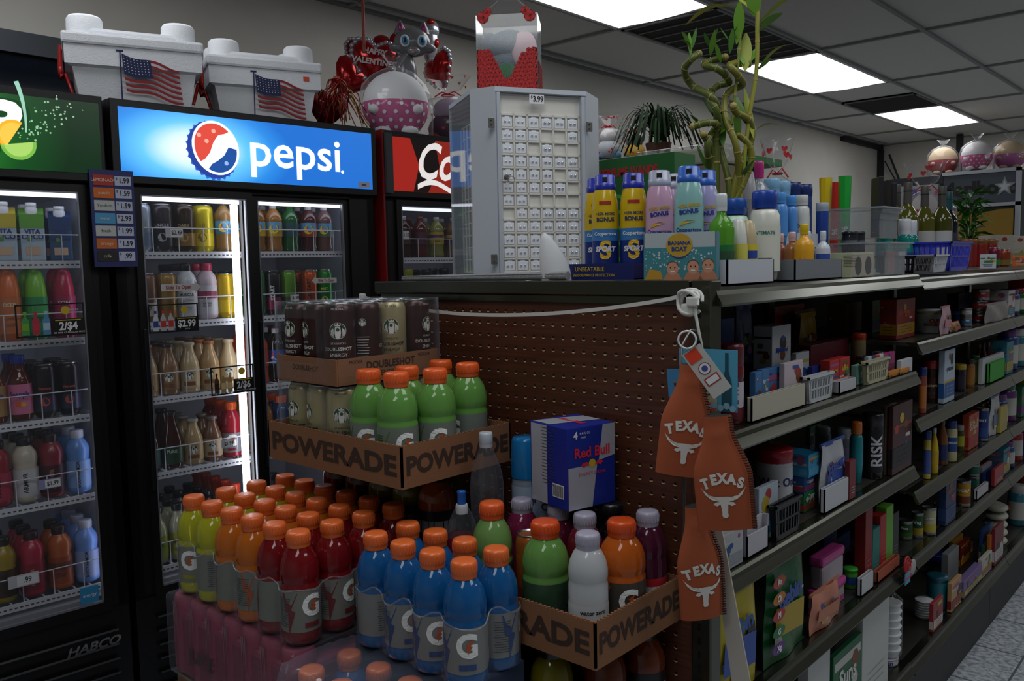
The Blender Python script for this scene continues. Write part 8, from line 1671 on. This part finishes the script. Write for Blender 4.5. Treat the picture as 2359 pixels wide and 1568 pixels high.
for i, (a_, b_, yt, c, c2, lab) in enumerate(((2150, 2172, 1392, '8a2a30', 'b8b0a8', 'red and white packet'), (2262, 2284, 1290, 'a8a49a', '8a5a3a', 'tan printed box'), (2284, 2306, 1262, '2a5a3a', 'a8a030', 'green printed box'))):
    bxx('food_packet', pkg, (c, c2, '', 'b8b8b8'), U, 5, a_-10, a_, b_, yt, .0, lab+' at the front of the far deck', 'packet', wmax=.05)
# ---- unit three onward: only the near ends show at the picture's right edge
rr = random.Random(77); PALT = ['8a1c20', '1c3a7a', 'a08a1c', '1c5a34', 'a8a8a4', '7a3a1c', '5a2a6a', '2a6a7a']
PN_ = ['red', 'blue', 'yellow', 'green', 'white', 'brown', 'purple', 'teal']
for l in range(1, 6):
    n = 7
    for i in range(3 if l == 5 else 0, n):
        y = YB[2]+.06+.14*i; k = rr.randrange(8); lim = (LEV[2][l-1]-LEV[2][l]-.03) if l else .16; h = lim*rr.uniform(.6, .95)
        lab = '%s packaged goods box, %s place on the %s level past the second joint' % (PN_[k], ORD[i], ORD[l])
        X = PX-.02-(0 if l else .04)
        if rr.random() < .5: put('goods_box', pkg, (.09, .105, round(h, 2), PALT[k], PALT[(k+3) % 8], '', 'b8b8b8'), (X-.045, y, shelf_z(2, l)), lab, 'box')
        else: put('goods_bottle', bottle, ('jar', round(h, 2), .038, PALT[k], PALT[(k+5) % 8], 'a8a8a0', .15, .6, '', 'p'), (X-.04, y, shelf_z(2, l)), lab.replace('box', 'jar'), 'jar', .5)
# ================================================================ SETTLE: nudge neighbours apart so nothing interpenetrates
def footprint(o):
    c, s = math.cos(o.rotation_euler[2]), math.sin(o.rotation_euler[2]); R = hx = hy = 0; z0, z1 = 9, -9
    for q in [o]+list(o.children)+[k for ch in o.children for k in ch.children]:
        if not q.data or q.type != 'MESH': continue
        for v in q.data.vertices:
            x, y = v.co.x, v.co.y; R = max(R, math.hypot(x, y)); hx = max(hx, abs(x*c-y*s)); hy = max(hy, abs(x*s+y*c)); z0 = min(z0, v.co.z); z1 = max(z1, v.co.z)
    return R, hx, hy, z0+o.location.z, z1+o.location.z
CONT = ('tray', 'basket', 'bin', 'display')
KIDS = {}
for o in bpy.data.objects:
    pass
def isround(A): return A[0] < 1.08*max(A[1], A[2]) and min(A[1], A[2]) > .8*max(A[1], A[2])
def settle(objs, clamp, iters=60, fixed=(), far=.035):
    F = {o.name: footprint(o) for o in objs}
    rd = {o.name: isround(F[o.name]) for o in objs}; org = {o.name: o.location.copy() for o in objs}
    for it in range(iters):
        moved = False
        for i, a in enumerate(objs):
            A = F[a.name]
            for b in objs[i+1:]:
                Bf = F[b.name]
                if min(A[4], Bf[4])-max(A[3], Bf[3]) < .002: continue
                dx, dy = b.location.x-a.location.x, b.location.y-a.location.y
                ca, cb_ = any(k in a.name for k in CONT), any(k in b.name for k in CONT)
                if ca and abs(dx) < A[1] and abs(dy) < A[2] and Bf[3] > A[3]+.0015: continue
                if cb_ and abs(dx) < Bf[1] and abs(dy) < Bf[2] and A[3] > Bf[3]+.0015: continue
                if rd[a.name] and rd[b.name]:
                    d = math.hypot(dx, dy) or 1e-4; need = A[0]+Bf[0]+.001-d
                    if need <= 0: continue
                    ux_, uy_ = dx/d, dy/d
                else:
                    px_, py_ = A[1]+Bf[1]+.001-abs(dx), A[2]+Bf[2]+.001-abs(dy)
                    if px_ <= 0 or py_ <= 0: continue
                    if px_ < py_: need, ux_, uy_ = px_, (1 if dx > 0 else -1), 0
                    else: need, ux_, uy_ = py_, 0, (1 if dy > 0 else -1)
                wa = 0 if a in fixed else (0 if b not in fixed and ca and not cb_ else 1); wb = 0 if b in fixed else (0 if a not in fixed and cb_ and not ca else 1)
                t = (wa+wb) or 1
                a.location.x -= ux_*need*wa/t; a.location.y -= uy_*need*wa/t; b.location.x += ux_*need*wb/t; b.location.y += uy_*need*wb/t; moved = True
        for o in objs:
            if o not in fixed:
                clamp(o, F[o.name]); d_ = Vector((o.location.x-org[o.name].x, o.location.y-org[o.name].y))
                if d_.length > far: d_ *= far/d_.length; o.location.x, o.location.y = org[o.name].x+d_.x, org[o.name].y+d_.y
        if not moved: break
def cl_cooler(s0, s1):
    def f(o, A):
        p = Vector((o.location.x, o.location.y, 0)); s, n = p.dot(FE), p.dot(FN)
        s = min(max(s, s0+.038+A[0]), s1-.038-A[0]); n = min(max(n, FD+.082+A[0]), FD+.66-A[0]); q = fr(s, n); o.location.x, o.location.y = q.x, q.y
    return f
for words, a, b in (('green cooler', -.18, .885), ('left sliding door', .905, 1.37), ('right sliding door', 1.345, 1.835), ('red cooler', 1.87, 2.75)):
    for nth in ('top', 'second', 'third', 'fourth', 'lowest'):
        L = [o for o in REG if words in o['label'] and nth+' shelf' in o.get('group', '')]
        if L: settle(L, cl_cooler(a, b), 80, (), .09)
def cl_gond(o, A):
    hx = A[0] if isround(A) else A[1]
    o.location.x = min(max(o.location.x, MIDX+.046+hx), PX-.008-hx)
    for yb in YB[1:-1]:
        r_ = A[2]+.022
        if o.location.x-hx < MIDX+.05 and abs(o.location.y-yb) < r_: o.location.y = yb+(r_ if o.location.y > yb else -r_)
    o.location.y = max(o.location.y, GY0+.032+A[2])
for u in range(4):
    for l in range(1, len(LEV[u])):
        y0, y1 = YB[u]-.3, YB[u+1]
        L = [o for o in REG if o.location.x > MIDX and o.location.x < PX and LEV[u][l]-.001 < o.location.z < LEV[u][l]+.05 and YB[u] <= o.location.y < YB[u+1]]
        if len(L) > 1: settle(L, cl_gond, 60)
def cl_top(o, A): o.location.x = min(max(o.location.x, PX2+.04+A[1]), PX-.008-A[1]); o.location.y = max(o.location.y, GY0+.036+A[2])
L = [o for o in REG if PX2 < o.location.x < PX and T1-.002 < o.location.z < T1+.12 and o.location.y < 5 and 'sunscreen' not in o['label'] and 'card' not in o['label']]
settle(L, cl_top, 60)
def cl_box(x0, x1, y0, y1):
    def f(o, A): o.location.x = min(max(o.location.x, x0+A[0]), x1-A[0]); o.location.y = min(max(o.location.y, y0+A[0]), y1-A[0])
    return f
settle([o for o in REG if abs(o.location.z-TZ) < .002 and o.location.y < 1.32 and o.location.x < -.75], cl_box(-1.1455, -.7825, 1.0495, 1.3005), 200)
settle([o for o in REG if abs(o.location.z-(UZ+.0045)) < .0008 and 'green sports' in o.get('group', '')], cl_box(-1.343, -1.1565, .9785, 1.2615), 200)
settle([o for o in REG if abs(o.location.z-.8125) < .001], cl_box(-1.66, -1.15, 1.108, 1.306), 100)
settle([o for o in REG if abs(o.location.z-.5655) < .001], cl_box(-1.188, -.79, 1.052, 1.306), 100)
settle([o for o in REG if o.name.startswith('sunscreen')], lambda o, A: None, 40)
